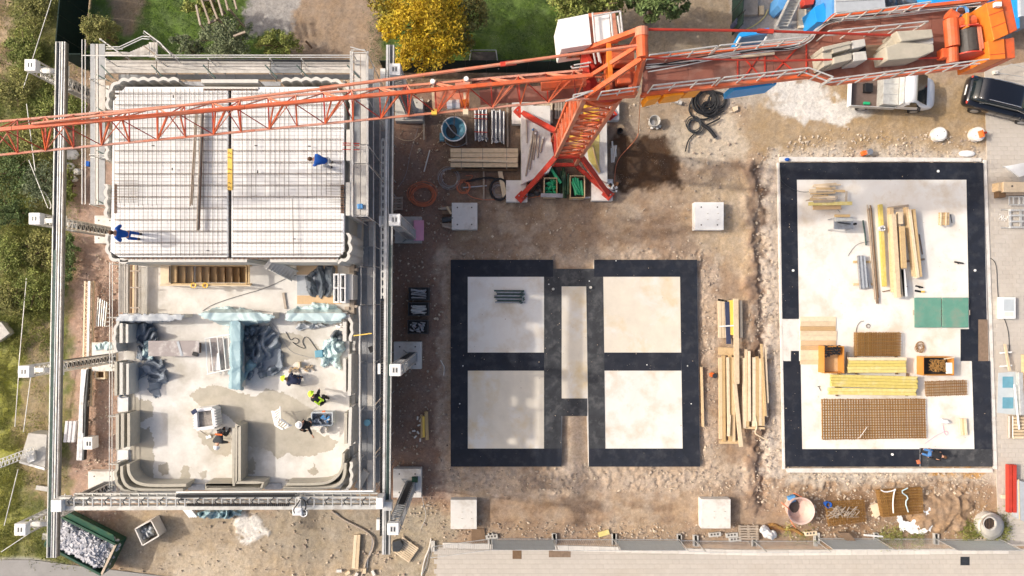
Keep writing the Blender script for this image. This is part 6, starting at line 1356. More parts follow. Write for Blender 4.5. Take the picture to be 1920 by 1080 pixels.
for x0, x1, lab in ((1715, 1765, 'left green sheet of the pair on the right pad'), (1767, 1816, 'right green sheet of the pair on the right pad')):
    mb = MB(); mb.prism(poly([(x0, 558), (x1, 558), (x1, 614), (x0+.5, 614)], SL+.2), SL+.14, SL+.2); one(mb, 'green_sheet', 'green_panel', lab, 'panel', 'green sheets', bevel=.01)
boards_ = MB(); boards_.beam(P(1712, 586, SL+.1), P(1818, 586, SL+.1), .3, .08); boards_.beam(P(1720, 565, SL+.1), P(1816, 565, SL+.1), .3, .08); one(boards_, 'bearer_planks', 'timber_grey', 'grey bearers hidden beneath the pair of green sheets', 'bearers')
t = thing('plywood_rows', 'flat row of pale wooden boards covering the left side of the right pad', 'boards', P(1535, 640, SL))
for i in range(10): y = 598+i*9.0; mb = MB(); pbox(mb, 1500.5+random.uniform(0, 1), y-4.3, 1568+random.uniform(-1, 1.5), y+4.3, SL+.005, SL+.035+random.uniform(0, .01)); mb.build('board', ('timber_pale', 'timber_pale', 'ply', 'timber_pale')[i % 4] if i not in (5, 6) else 'ply', t)
line([(1606, 630), (1605, 615), (1612, 603), (1620, 602)], .015, 'rebar_grey', 'wire_piece', 'thin curl of wire on the slab above the rusty cages', 'wire', SL+.03)
mb = MB(); hoop(P(1627, 611, SL+.02), .12, 2, mb, .03, 3, .012); one(mb, 'wire_ring', 'rebar_grey', 'small grey wire ring near the rusty cages', 'wire')
def mesh_mat(name, label, cx, cy, pts, nx, ny, z0, layers, r, m='rebar', legs=0):
    """reinforcement: bars each way; too fine to pick apart singly"""
    t = thing(name, label, 'rebar mesh', P(cx, cy, z0)); a, b, c, d = [P(*p, z0) for p in pts]
    for l_ in range(layers):
        mb = MB(); z = Vector((0, 0, .03+l_*.1))
        for i in range(nx+1): j = rg.uniform(-.006, .006); mb.beam(a.lerp(b, i/nx)+z+Vector((j, rg.uniform(0, .06), 0)), d.lerp(c, i/nx)+z+Vector((j, -rg.uniform(0, .06), 0)), r)
        mb.build('cross_bars', m, t, kind='stuff'); mb = MB(); z = z+Vector((0, 0, r))
        for i in range(ny+1): j = rg.uniform(-.01, .01); mb.beam(a.lerp(d, i/ny)+z+Vector((-rg.uniform(0, .06), j, 0)), b.lerp(c, i/ny)+z+Vector((rg.uniform(0, .06), j, 0)), r)
        mb.build('long_bars', m, t, kind='stuff')
    return t
mesh_mat('rebar_mesh', 'large brown rectangle of stacked rebar mesh near the bottom of the right pad', 1635, 785, [(1540, 749), (1731, 748), (1733, 820), (1541, 823)], 39, 15, SL, 2, .03, 'rebar_rust')
mesh_mat('rebar_cage', 'rusty rebar cages above the yellow timber stack', 1641, 645, [(1601, 624), (1682, 624), (1681, 666), (1601, 666)], 20, 8, SL, 4, .026, 'rebar_rust')
mesh_mat('rebar_cage', 'low rusty rebar basket right of the yellow timber', 1772, 727, [(1734, 716), (1809, 713), (1810, 739), (1735, 742)], 19, 5, SL, 2, .022, 'rebar_rust')
def stack(label, x0, x1, ya, yb, n, lv, m, sk=0, h=.12):
    t = thing('timber_stack', label, 'timber stack', P((x0+x1)/2, (ya+yb)/2, SL), 'yellow timber stacks on the right pad')
    for x in (x0+14, x1-18): boards(t, [((x, ya-2), (x+1, yb+3), 4, SL+.09, .09, 'timber_dark')], 'bearer')
    for k in range(lv):
        for i in range(n):
            y = ya+(yb-ya)*(i+.5)/n; z = SL+.1+h*(k+1); mb = MB(); mb.prism(poly([(x0+rg.uniform(-2, 2), y-(yb-ya)/n*.47), (x1+rg.uniform(-2, 2), y-(yb-ya)/n*.47+sk), (x1+rg.uniform(-2, 2), y+(yb-ya)/n*.47+sk), (x0+rg.uniform(-2, 2), y+(yb-ya)/n*.47)], z), z-h+.01, z-rg.uniform(0, .01)); mb.build('plank', m if rg.random() < .8 else 'timber_pale', t)
stack('upper stack of yellow-painted timber on the right pad', 1591, 1699, 670, 699, 5, 4, 'timber_yellow')
stack('middle stack of long yellow timber on the right pad', 1559, 1720, 702, 725, 4, 4, 'timber_yellow', 4)
stack('lowest and thinnest stack of yellow timber on the right pad', 1555, 1718, 727, 740, 2, 3, 'timber_yellow', 2)
crate(1545, 649, 1583, 700, .7, 'orange steel bin with black coiled pipes at its top end', 'orange_bin', 'orange_bin', SL, 'bin', 'orange bins', floor='timber')
t = thing('pipe_coils', 'bunch of black corrugated pipe ends lying in the left orange bin', 'pipes', P(1562, 658, SL))
for i in range(26): mb = MB(); p = P(1550+(i % 6)*5+rg.uniform(-1, 1), 650+(i//6)*4.4+rg.uniform(-1, 1), SL+.75+rg.uniform(-.1, .1)); mb.tube(p-Vector((0, 0, .15)), p, .06, 8); mb.build('pipe_end', 'rubber', t)
crate(1731, 669, 1789, 704, .6, 'orange steel bin full of rusty bar ends', 'orange_bin', 'orange_bin', SL, 'bin', 'orange bins')
tubes_in(1741, 673, 1776, 698, SL+.35, 60, .018, 'rebar_rust', 31, 'rusty_bars', 'short rusty bars jumbled in the right orange bin', 'bars', .3, .7)
mb = MB(); pbox(mb, 1775, 680, 1787, 701, SL+.4, SL+.5); one(mb, 'paper_sack', 'white', 'crumpled white sack at the right end of the rusty bin', 'sack', bevel=.03)
mb = MB(); mb.beam(P(1770, 673, SL+.7), P(1790, 670, SL+.72), .05, .04); one(mb, 'bin_lath', 'timber_pale', 'pale lath lying over the corner of the rusty bin', 'lath')
mb = MB(); mb.beam(P(1590, 660, SL+.3), P(1589, 700, SL+.3), .14, .12); one(mb, 'bin_post', 'timber_grey', 'brown upright timber between left bin and yellow stack', 'timber')
mb = MB(); hoop(P(1722, 651, SL+.02), .22, 7, mb, .12, 13, .012, 14); one(mb, 'wire_heap', 'rebar_rust', 'small tangle of rusty tying wire on the white slab', 'wire', kind=None)
unit('short_boards', 'three short upright boards at the right edge of the white slab', 'boards', 1806, 800, [((1801+i*4.6, 785), (1803+i*4.6, 816), 4.2, .14+.02*i, .08, 'timber' if i % 2 else 'timber_pale') for i in range(3)])
t = thing('jerry_can', 'white canister with a thin red hose lying on the white slab', 'canister', P(1770, 790, SL)); mb = MB(); mb.tube(P(1764, 789, SL+.15), P(1776, 791, SL+.15), .13, 12); mb.build('can', 'white_plastic', t); mb = MB(); mb.tube(P(1776, 791, SL+.15), P(1781, 792, SL+.15), .05, 8); mb.build('neck', 'white', t)
line([(1768, 796), (1770, 812), (1776, 818), (1778, 808), (1768, 810), (1750, 820), (1734, 832)], .012, 'pink', 'air_hose', 'thin pink hose from the canister to the kneeling worker', 'hose', SL+.03)
line([(1466, 318), (1462, 333), (1470, 345), (1490, 357), (1510, 361), (1530, 357), (1550, 368), (1560, 380), (1575, 398)], .012, 'dark_steel', 'extension_cord', 'black cord from the pad corner through the timber scraps to the saw', 'cord', SL+.05)
line([(1590, 480), (1600, 464), (1612, 455), (1640, 452)], .01, 'dark_steel', 'thin_cord', 'thin dark cord on the slab left of the poles', 'cord', SL+.03)
for (x0, y0, x1, y1, lab) in ((1790, 491, 1806, 494, 'black hand tool near the right border of the pad'), (1717, 536, 1730, 539, 'dark drill lying above the green sheets')): mb = MB(); mb.beam(P(x0, y0, SL+.06), P(x1, y1, SL+.06), .08, .08); mb.beam(P(x0+5, y0, SL+.1), P(x0+7, y0+4, SL+.1), .05); one(mb, 'hand_tool', 'black', lab, 'tool')
t = thing('angle_grinder', 'yellow and black grinder above the green sheets', 'tool', P(1723, 547, SL)); mb = MB(); mb.beam(P(1716, 545, SL+.08), P(1726, 547, SL+.08), .1, .1); mb.build('handle', 'black', t); mb = MB(); mb.beam(P(1726, 547, SL+.08), P(1733, 547, SL+.08), .09, .1); mb.build('motor', 'yellow_beam', t)
mb = MB(); mb.tube(P(1535, 725, SL+.03), P(1539, 733, SL+.03), .015, 5); mb.beam(P(1533, 725, SL+.04), P(1538, 724, SL+.04), .03); one(mb, 'hammer', 'dark_steel', 'small hammer on the slab left of the yellow timber', 'hammer')
line([(1626, 800), (1618, 812), (1612, 820), (1608, 822)], .015, 'white', 'tie_strap', 'pale strap curling on the large rebar mesh', 'strap', SL+.35)

# lower right trench area
t = thing('round_tub', 'round pinkish plastic tub with dark contents and orange handles', 'tub', P(1502, 958, 0)); p = P(1502, 958, .7)
mb = MB(); mb.lathe(p.x, p.y, [(.6, -.1), (.74, .7), (.78, .72), (.78, .68), (.7, .66), (.56, .02), (0, .02)], 36); mb.build('tub_wall', 'tub_pink', t)
mb = MB(); mb.ball((p.x-.1, p.y+.1, .06), .3, .42, .06, 14, 5); mb.build('residue', 'sludge', t)
for a, b in (((1487, 925), (1503, 932)), ((1465, 942), (1480, 955)), ((1482, 975), (1492, 990))): mb = MB(); mb.path(chaikin([P(*a, .6), P((a[0]+b[0])/2-3, (a[1]+b[1])/2-3, .75), P(*b, .7)], 1), .03, 6); mb.build('handle', 'hose_orange', t)
mb = MB(); mb.prism(poly([(1479, 933), (1491, 929), (1493, 940), (1482, 944)], .3), 0, .3); one(mb, 'blue_canister', 'hose_blue', 'bright blue canister tucked behind the round tub', 'canister', bevel=.02)
mesh_mat('rebar_mesh', 'rusty loose mesh heap beside the round tub', 1585, 960, [(1545, 940), (1616, 936), (1620, 975), (1552, 984)], 16, 9, .02, 3, .018, 'rebar_rust')
tubes_in(1548, 948, 1612, 972, .3, 34, .02, 'timber_grey', 41, 'scrap_bars', 'jumble of grey rods and laths thrown on the rusty mesh heap', 'scrap', .3, .9, 0, 1.2)
mb = MB(); p = P(1554, 947, .35); mb.lathe(p.x, p.y, [(.15, 0), (.19, .35), (.15, .35), (.12, .1), (0, .1)], 18); one(mb, 'blue_bucket', 'blue_work', 'dark blue bucket beside the rusty mesh heap', 'bucket')
mb = MB(); mb.prism(poly([(1632, 948), (1645, 944), (1652, 964), (1642, 972)], .1), 0, .1); one(mb, 'board_piece', 'timber_pale', 'pale board corner sticking out left of the brown mesh', 'board')
mesh_mat('rebar_mesh', 'brown rebar mats tied with a white and a green ribbon', 1682, 940, [(1641, 918), (1721, 913), (1724, 958), (1650, 966)], 20, 9, .08, 4, .024, 'rebar_rust')
line([(1652, 919), (1660, 923), (1675, 920), (1680, 916), (1676, 923), (1674, 945), (1675, 962)], .035, 'white', 'tie_ribbon', 'white ribbon looped over the brown rebar mats', 'ribbon', .6, 1)
line([(1702, 915), (1688, 922), (1704, 932), (1697, 942), (1703, 960)], .035, 'tarp_teal', 'tie_ribbon', 'pale green ribbon zigzagging over the brown rebar mats', 'ribbon', .6, 1)
def spill(pts, z, h, m, label, seed, name='powder_spill'):
    x0, x1 = min(p[0] for p in pts)-4, max(p[0] for p in pts)+4; y0, y1 = min(p[1] for p in pts)-4, max(p[1] for p in pts)+4
    nx = int((x1-x0)/1.2); ny = int((y1-y0)/1.2); gx, gy = np.meshgrid(np.linspace(x0, x1, nx), np.linspace(y0, y1, ny))
    wx = gx+(fbm(gx*.12, gy*.12, seed)-.5)*14; wy = gy+(fbm(gx*.12+9, gy*.12, seed+1)-.5)*14; ins = in_poly(wx, wy, pts)
    zz = z+h*(fbm(gx*.1, gy*.1, seed+3))+h*.4*(fbm(gx*.4, gy*.4, seed+4)-.5)
    X = (gx-CX)*S(z); Y = np.array([P(CX, y, z).y for y in gy[:, 0]])[:, None]+0*gx
    V = np.stack([X, Y, zz], -1).reshape(-1, 3); i = np.arange(ny-1)[:, None]*nx+np.arange(nx-1)[None]; k = ins[:-1, :-1] & ins[1:, 1:] & ins[:-1, 1:] & ins[1:, :-1]
    Fc = np.stack([i, i+nx, i+nx+1, i+1], -1)[k]; o = np_mesh(name, V, Fc, m, smooth=True, kind='stuff'); return tag(o, label, 'spill')
spill([(1675, 962), (1690, 975), (1720, 978), (1722, 960), (1722, 945), (1735, 938), (1748, 945), (1745, 962), (1757, 970), (1745, 985), (1738, 998), (1705, 1000), (1690, 993), (1678, 995)], .18, .12, 'powder', 'white plaster powder spilled beside the brown rebar mats', 5)
t = thing('concrete_shaft', 'grey concrete manhole cone with a dark round grate at the lower right', 'manhole', P(1850, 982, 0)); p0 = P(1850, 983, .0); p = P(1856, 982, 1.0)
mb = MB(); mb.lathe(p0.x, p0.y, [(.76, -.1), (.76, .35), (.7, .42)], 36); mb.build('shaft_ring', 'concrete', t)
mb = MB(); b0 = len(mb.v); n = 36
for (r, z, f) in ((.7, .42, 0), (.62, .7, .4), (.42, .95, .85), (.4, 1.0, 1), (.33, 1.0, 1), (.33, .9, 1)):
    for i in range(n): mb.v.append((p0.x+(p.x-p0.x)*f+r*math.cos(6.2832*i/n), p0.y+(p.y-p0.y)*f+r*math.sin(6.2832*i/n), z))
for k in range(5):
    for i in range(n): mb.f.append((k*n+i, k*n+(i+1) % n, (k+1)*n+(i+1) % n, (k+1)*n+i))
mb.build('shaft_cone', 'concrete', t, smooth=False)
mb = MB(); mb.cyl(p.x, p.y, .86, .9, .34, 24); mb.build('grate', 'timber_dark', t)
for k in range(-3, 4): mb = MB(); mb.cbox((p.x+k*.085, p.y, .92), .025, .6*math.sqrt(max(.1, 1-(k/4)**2)), .03); mb.build('grate_bar', 'black', t)
# white big bag
def blob(pts, z, h, m, label, seed, name, cat, crease=.05, freq=.16, edge=9, kind=None, top=None, thick=.004):
    """crumpled sheet or sack: a closed-edge height field with sharp folds"""
    x0, x1 = min(p[0] for p in pts)-3, max(p[0] for p in pts)+3; y0, y1 = min(p[1] for p in pts)-3, max(p[1] for p in pts)+3; st_ = max(.7, min(1.6, (x1-x0)/70))
    nx = int((x1-x0)/st_)+2; ny = int((y1-y0)/st_)+2; gx, gy = np.meshgrid(np.linspace(x0, x1, nx), np.linspace(y0, y1, ny)); wob = 5
    wx = gx+(fbm(gx*.09, gy*.09, seed, 3)-.5)*wob*2; wy = gy+(fbm(gx*.09+7, gy*.09, seed+1, 3)-.5)*wob*2; ins = in_poly(wx, wy, pts)
    d = np.full(gx.shape, 1e9)
    for (ax, ay), (bx, by) in zip(pts, pts[1:]+pts[:1]):
        L2 = (bx-ax)**2+(by-ay)**2+1e-9; t_ = np.clip(((wx-ax)*(bx-ax)+(wy-ay)*(by-ay))/L2, 0, 1); d = np.minimum(d, np.hypot(wx-ax-t_*(bx-ax), wy-ay-t_*(by-ay)))
    env = np.clip(d/edge, 0, 1)**.6; rg_ = np.random.default_rng(seed); fold = np.zeros(gx.shape)
    qx = gx+(fbm(gx*.03, gy*.03, seed+5, 2)-.5)*36; qy = gy+(fbm(gx*.03+3, gy*.03, seed+6, 2)-.5)*36
    for k in range(7):
        a = rg_.random()*3.14; f = freq*(.3+.75*rg_.random()); ph = rg_.random()*9; u = (qx*math.cos(a)+qy*math.sin(a))*f+ph; fold += (1-np.abs((u % 2)-1)*2)/(1+k*.25)
    zz = z+.02+env*(h+crease*fold*.55); zz = np.maximum(zz, z+.012)
    if top is not None: zz = top(gx, gy, zz, env)
    zm = z+h*.5; a_, b_ = (gx-CX)/F, -(gy-540)/F; t_ = (zz-H)/(ST*b_-CT); X = t_*a_; Y = t_*(CT*b_+ST)
    V = np.stack([X, Y, zz], -1).reshape(-1, 3); i = np.arange(ny-1)[:, None]*nx+np.arange(nx-1)[None]; k = ins[:-1, :-1] & ins[1:, 1:] & ins[:-1, 1:] & ins[1:, :-1]
    Fc = np.stack([i, i+nx, i+nx+1, i+1], -1)[k]; o = np_mesh(name, V, Fc, m, smooth=False)
    so_ = o.modifiers.new('thickness', 'SOLIDIFY'); so_.thickness = -max(.012, z*0+.012)
    return tag(o, label, cat)
blob([(1424, 992), (1430, 983), (1441, 986), (1454, 996), (1455, 1008), (1446, 1014), (1432, 1010)], 0, .45, 'white', 'white fabric big bag slumped by the mesh fence', 3, 'big_bag', 'sack', .12, .14, 6)
line([(1441, 985), (1452, 983), (1462, 990), (1475, 993), (1488, 991), (1504, 1003)], .1, 'rebar_rust', 'clay_ridge', 'rusty brown clay ridge running beside the white bag', 'soil ridge', -.02)
# fence panels standing along the lane, with their concrete feet
def fence_panel(x0, x1, y0, label, banner=None, sh=8, h=1.9, m='steel_pale', dx=0):
    """upright temporary fence; its foot line is y0 at ground level"""
    a, b = P(x0, y0, 0), P(x1, y0+dx, 0); t = thing('mesh_fence', label, 'fence', (a+b)/2, 'temporary mesh fence panels'); up = Vector((0, 0, h))
    for p, q in ((a+Vector((0, 0, .1)), a+up), (b+Vector((0, 0, .1)), b+up)): mb = MB(); mb.tube(p, q, .022, 6); mb.build('fence_post', m, t)
    for z in (.15, h): mb = MB(); mb.tube(a+Vector((0, 0, z)), b+Vector((0, 0, z)), .02, 6); mb.build('fence_rail', m, t)
    mb = MB(); n = int((b-a).length/.12)
    for i in range(1, n): p = a.lerp(b, i/n); mb.beam(p+Vector((0, 0, .15)), p+up, .006)
    for k in range(1, 9): z = Vector((0, 0, .15+k*(h-.15)/9)); mb.beam(a+z, b+z, .006)
    mb.build('wire_mesh', m, t, kind='stuff')
    if banner:
        mb = MB(); d = (b-a).normalized(); nrm = Vector((-d.y, d.x, 0))*-.03; q0, q1 = a+d*.06+nrm, b-d*.06+nrm; z0, z1 = Vector((0, 0, .25)), Vector((0, 0, h-.06))
        mb.beam(q0+(z0+z1)/2, q1+(z0+z1)/2, .012, h-.3); mb.build('banner', 'banner', t)
        if banner == 2:
            for f0, f1, zz in ((.12, .34, 1.1), (.4, .95, 1.1)):
                mb = MB(); mb.beam(q0.lerp(q1, f0)+Vector((0, -.012, zz)), q0.lerp(q1, f1)+Vector((0, -.012, zz)), .012, .32 if f0 < .2 else .12); mb.build('banner_print', 'banner_print', t)
    for p in (a, b): mb = MB(); mb.cbox(p+Vector((0, 0, .06)), .22, .62, .12); mb.build('fence_foot', 'concrete', t)
    return t
FY = 1009
fence_panel(921, 1038, FY, 'mesh fence panel with a grey banner, left one along the lane', 1)
fence_panel(1040, 1150, FY+1, 'bare mesh fence panel between the two bannered ones')
fence_panel(1152, 1272, FY+1, 'mesh fence panel with a grey printed banner in the middle of the lane', 2)
fence_panel(1274, 1302, FY+3, 'narrow bare mesh panel just right of the printed banner')
fence_panel(1305, 1412, FY+4, 'bare mesh fence panel in front of the grey pallet and big bag')
fence_panel(1414, 1528, FY+4, 'bare mesh fence panel over the kerb right of the white bag')
fence_panel(1532, 1640, FY-1, 'mesh fence panel with banner in front of the rusty mesh heap', 1)
fence_panel(1642, 1752, FY, 'bare mesh fence panel over green weeds by the plaster spill')
fence_panel(1755, 1872, FY+1, 'mesh fence panel with banner below the manhole cone', 1)
fence_panel(812, 918, FY+14, 'slanting mesh fence panel at the left end of the lane', dx=-14)
for (x, y, lab) in ((1520, 1000, 'pale hollow concrete foot block near the rusty clay ridge'), (1836, 1010, 'pale hollow concrete foot block in the weeds by the manhole cone'), (1378, 1011, 'hollow concrete foot block below the grey pallet'), (1372, 1003, 'small upright foot block left of the grey pallet'), (922, 1006, 'hollow foot block at the left banner'), (1340, 1002, 'foot block beneath the right end of the printed banner')):
    t = thing('fence_block', lab, 'concrete block', P(x, y, 0), 'hollow foot blocks of the mesh fence'); mb = MB(); mb.cbox(P(x, y, .07), .7, .24, .14, .1); mb.build('block', 'timber_pale' if x > 1400 else 'concrete', t, bevel=.01)
    for k in (-.18, 0, .18): mb = MB(); mb.cbox(P(x, y, .145)+Vector((k, k*.1, 0)), .1, .1, .012, .1); mb.build('hole', 'sludge', t)
for r, lab, m in (((961, 1032, 978, 1048), 'small square iron drain cover in the paved lane', 'timber_dark'), ((1029, 1028, 1070, 1045), 'wide reddish drain cover in the paved lane', 'timber_dark'), ((1801, 1044, 1818, 1060), 'dark square drain cover near the lower right corner', 'dark_steel')):
    mb = MB(); pbox(mb, *r, 0, .024); one(mb, 'drain_cover', m, lab, 'drain cover')
mb = MB(); mb.prism(poly([(884, 991), (908, 991), (910, 1018), (884, 1020)], .06), 0, .06); one(mb, 'dark_board', 'timber_dark', 'dark brown board at the corner of the shaded concrete block', 'board')
mb = MB(); mb.beam(P(1122, 1003, .05), P(1142, 997, .05), .28, .04); one(mb, 'yellow_board', 'timber_yellow', 'short yellowish board on the earth above the printed banner', 'board')
mb = MB(); mb.prism(poly([(1573, 999), (1592, 999), (1605, 1014), (1588, 1014)], .5), .3, .5); one(mb, 'rusty_plate', 'timber_dark', 'dark rusty plate leaning on the fence by the rubble', 'plate')
mb = MB(); mb.tube(P(1620, 1003, .1), P(1655, 1006, .1), .06, 8); one(mb, 'white_pipe', 'white', 'short white pipe lying by the fence', 'pipe')

# far right forecourt
t = thing('barrier_stand', 'white barrier board on its stand at the right edge above the timber frame', 'barrier', P(1905, 322, 0)); mb = MB(); mb.prism(poly([(1884, 312), (1925, 304), (1930, 325), (1912, 332)], .9), .8, .9); mb.build('barrier_panel', 'white', t); mb = MB(); mb.tube(P(1880, 313, .8), P(1893, 312, .85), .05, 8); mb.build('barrier_arm', 'steel_pale', t)
mb = MB(); mb.tube(P(1890, 315, .8), P(1890, 318, 0), .03, 6); mb.build('barrier_leg', 'steel_pale', t)
t = thing('crate_bench', 'pale wooden trough with a dark recess at the right edge', 'crate', P(1900, 350, 0)); 
for r, m, z in (((1882, 341, 1925, 360), 'timber_pale', .6), ((1872, 342, 1881.5, 358), 'timber', .5), ((1873, 359, 1886, 370), 'timber_dark', .4), ((1887, 361, 1925, 366), 'timber_grey', .4)): mb = MB(); pbox(mb, *r, 0, z); mb.build('box_part', m, t, bevel=.01)
mb = MB(); p = P(1898, 349, .605); mb.cyl(p.x, p.y, .59, .606, .06, 12); mb.build('knot_hole', 'sludge', t)
t = thing('steel_rack', 'low galvanised rack with square bays at the right edge', 'rack', P(1905, 376, 0))
for x in (1892, 1900, 1911, 1919): mb = MB(); mb.beam(P(x, 369, .3), P(x, 384, .3), .05); mb.build('rack_bar', 'steel_pale', t)
for y in (369, 384): mb = MB(); mb.beam(P(1891, y, .3), P(1925, y, .3), .05); mb.build('rack_bar', 'steel_pale', t)
t = thing('light_frame', 'pale grey ladder-like frame lying on the paving at the right edge', 'frame', P(1903, 410, 0))
for x in (1893, 1913): mb = MB(); mb.beam(P(x, 392, .15), P(x+1, 428, .15), .14, .05); mb.build('side_rail', 'steel_pale', t)
for y in (394, 404, 415, 426): mb = MB(); mb.beam(P(1894, y, .2), P(1925, y, .2), .1, .04); mb.build('cross_rail', 'steel_pale', t)
for y in (393, 427): mb = MB(); mb.tube(P(1876, y, .1), P(1893, y, .1), .025, 6); mb.build('pin', 'steel_pale', t)
t = thing('hook_bundle', 'small heap of pale plastic hooks beside the grey frame', 'hooks', P(1880, 412, 0))
for i in range(7): mb = MB(); a = rg.random()*3; p = P(1875+rg.random()*12, 406+rg.random()*12, .04); mb.path(chaikin([p, p+Vector((.12*math.cos(a), .12*math.sin(a), .02)), p+Vector((.2*math.cos(a+.9), .2*math.sin(a+.9), .03))], 1), .015, 5); mb.build('hook', 'white', t)
mb = MB(); mb.prism(poly([(1851, 482), (1853, 482), (1854, 484), (1852, 484)], .02), 0, .02); del mb
line([(1851, 483), (1862, 486), (1869, 498), (1870, 540), (1874, 580), (1890, 612), (1893, 650), (1890, 680)], .022, 'dark_steel', 'ground_cable', 'dark cable snaking down the paving right of the pad', 'cable')
t = thing('packed_unit', 'pale wrapped appliance with a foil top on the right paving', 'package', P(1890, 577, 0)); mb = MB(); pbox(mb, 1878, 557, 1905, 598, 0, .35); mb.build('carton', 'white', t, bevel=.03); mb = MB(); pbox(mb, 1882, 561, 1901, 583, .35, .37); mb.build('foil', 'plastic_sheet', t, bevel=.005); mb = MB(); pbox(mb, 1883, 585, 1900, 593, .35, .365); mb.build('label_plate', 'concrete_pale', t)
t = thing('trestle', 'narrow pale trestle with two crossbars on the right paving', 'trestle', P(1887, 670, 0)); mb = MB(); mb.beam(P(1884, 645, .4), P(1893, 695, .4), .12, .08); mb.build('beam', 'timber_pale', t)
for y in (661, 686): mb = MB(); mb.beam(P(1875, y+1, .35), P(1897, y-1, .35), .08, .06); mb.build('cross_leg', 'white', t); 
t = thing('film_sheet', 'clear plastic sheet with two blue squares lying on the right paving', 'plastic sheet', P(1894, 735, 0)); mb = MB(); mb.prism(poly([(1872, 699), (1907, 697), (1910, 778), (1870, 774)], .03), .005, .03); mb.build('sheet', 'plastic_sheet', t)
for a, b in ((706, 727), (745, 766)): mb = MB(); pbox(mb, 1880, a, 1900, b, .031, .045); mb.build('blue_square', 'tub_blue', t)
mb = MB(); mb.beam(P(1911, 698, .3), P(1914, 778, .3), .26, .25); one(mb, 'foam_profile', 'steel_pale', 'long grey foam profile at the right edge', 'profile', bevel=.02)
mb = MB(); mb.tube(P(1902, 721, .5), P(1911, 805, .4), .05, 8); one(mb, 'plastic_pipe', 'white', 'long thin white pipe leaning at the right edge', 'pipe')
mb = MB(); mb.beam(P(1919, 665, .3), P(1920, 775, .3), .12, .2); one(mb, 'brown_post', 'timber', 'brown timber post cut by the right edge', 'timber')
t = thing('egg_crate', 'pale crate of rounded brown rolls at the right edge', 'crate', P(1905, 800, 0)); mb = MB(); pbox(mb, 1892, 779, 1925, 822, 0, .12); mb.build('crate_base', 'timber_grey', t)
for i in range(7): mb = MB(); mb.tube(P(1900, 784+i*6, .2), P(1922, 784+i*6, .2), .08, 8); mb.build('roll', 'timber_pale', t)
for x in (1892, 1899): mb = MB(); mb.tube(P(x, 780, .35), P(x, 821, .35), .02, 6); mb.build('side_rail', 'white', t)
for x in (1891.5, 1900): 
    mb = MB(); mb.beam(P(x, 871, .3), P(x, 960, .3), .2, .25); one(mb, 'red_girder', 'red_paint', ('left' if x < 1895 else 'right')+' red steel girder of the pair on the right paving', 'girder', 'red girders')
mb = MB(); mb.beam(P(1877, 931, .06), P(1900, 932, .06), .2, .06); one(mb, 'support_board', 'timber_pale', 'pale board under the red girders', 'board')
t = thing('wrapped_stack', 'tall grey wrapped stack with a strap at the lower right edge', 'package', P(1914, 940, 0)); mb = MB(); mb.prism(poly([(1905, 900), (1930, 906), (1930, 982), (1907, 972)], .4), 0, .4); mb.build('wrapped_goods', 'tarp_grey', t, bevel=.02); mb = MB(); mb.prism(poly([(1909, 899), (1911, 899), (1913, 974), (1911, 974)], .42), .39, .42); mb.build('strap', 'timber', t)

# top right yard: containers, stair, panels
def flat(name, pts, z0, z, m, label, cat, group=None, bev=.01): mb = MB(); mb.prism(poly(pts, z), z0, z); return one(mb, name, m, label, cat, group, bevel=bev)
flat('board_stack', [(1381, -10), (1421, -10), (1421, 27), (1382, 28)], 0, .3, 'timber_grey', 'square stack of grey-brown boards at the top edge', 'board')
flat('board_piece', [(1423, 11), (1433, 10), (1433, 27), (1424, 27)], 0, .15, 'timber', 'small brown board beside the square stack', 'board')
mb = MB(); p = P(1387, 39, .9); mb.cyl(p.x, p.y, 0, .9, .24, 20); one(mb, 'rain_barrel', 'navy', 'dark blue barrel below the square board stack', 'barrel', bevel=.02)
line([(1440, 18), (1434, 32), (1418, 46), (1398, 56)], .03, 'timber_yellow', 'yellow_hose', 'yellow hose curving below the grey boards', 'hose')
t = thing('site_fence', 'dark fence panels running down the edge of the brown garden', 'fence', P(1373, 30, 0)); 
for i in range(4): a, b = P(1373, -20+i*22, 0), P(1372, 2+i*22, 0); mb = MB(); mb.beam(a+Vector((0, 0, .9)), b+Vector((0, .03, .9)), .05, 1.7); mb.build('fence_panel', 'fence_green', t); mb = MB(); mb.tube(a, a+Vector((0, 0, 2)), .04, 6); mb.build('fence_post', 'dark_steel', t)
t = thing('metal_stair', 'grey metal stair with open treads at the top edge', 'stair', P(1480, 25, 0))
for i in range(10): x = 1466+i*3.0; y = 46-i*5.8; mb = MB(); z = .2+i*.22; mb.beam(P(x-9, y, z), P(x+10, y, z), .2, .04); mb.build('tread', 'alu', t)
for s_ in (-10, 10): mb = MB(); mb.beam(P(1466+s_, 48, .15), P(1494+s_, -10, 2.4), .05, .2); mb.build('stringer', 'steel_pale', t)
flat('blue_tarp_roof', [(1460, -10), (1478, -10), (1478, 12), (1466, 18), (1458, 10)], 0, 1.2, 'hose_blue', 'blue sheet left of the metal stair', 'sheet')
flat('red_bag', [(1505, -10), (1530, -10), (1526, 8), (1508, 10)], 0, .5, 'red_paint', 'dark red bag right of the metal stair', 'bag', bev=.04)
flat('tall_board', [(1497, 17), (1512, 17), (1513, 52), (1497, 52)], 0, .15, 'timber_pale', 'pale board on the ground right of the metal stair', 'board')
flat('blue_container', [(1526, 14), (1545, 5), (1552, 30), (1550, 41), (1532, 41)], 0, 1.6, 'blue', 'small ribbed blue container end above the white roof', 'container')
t = thing('white_container', 'white flat roof of a site cabin at the top edge behind the crane', 'cabin', P(1610, 10, 0)); mb = MB(); mb.prism(poly([(1566, -40), (1655, -40), (1662, 24), (1566, 32)], 2.4), 0, 2.4); mb.build('roof', 'tarp_grey', t, bevel=.02)
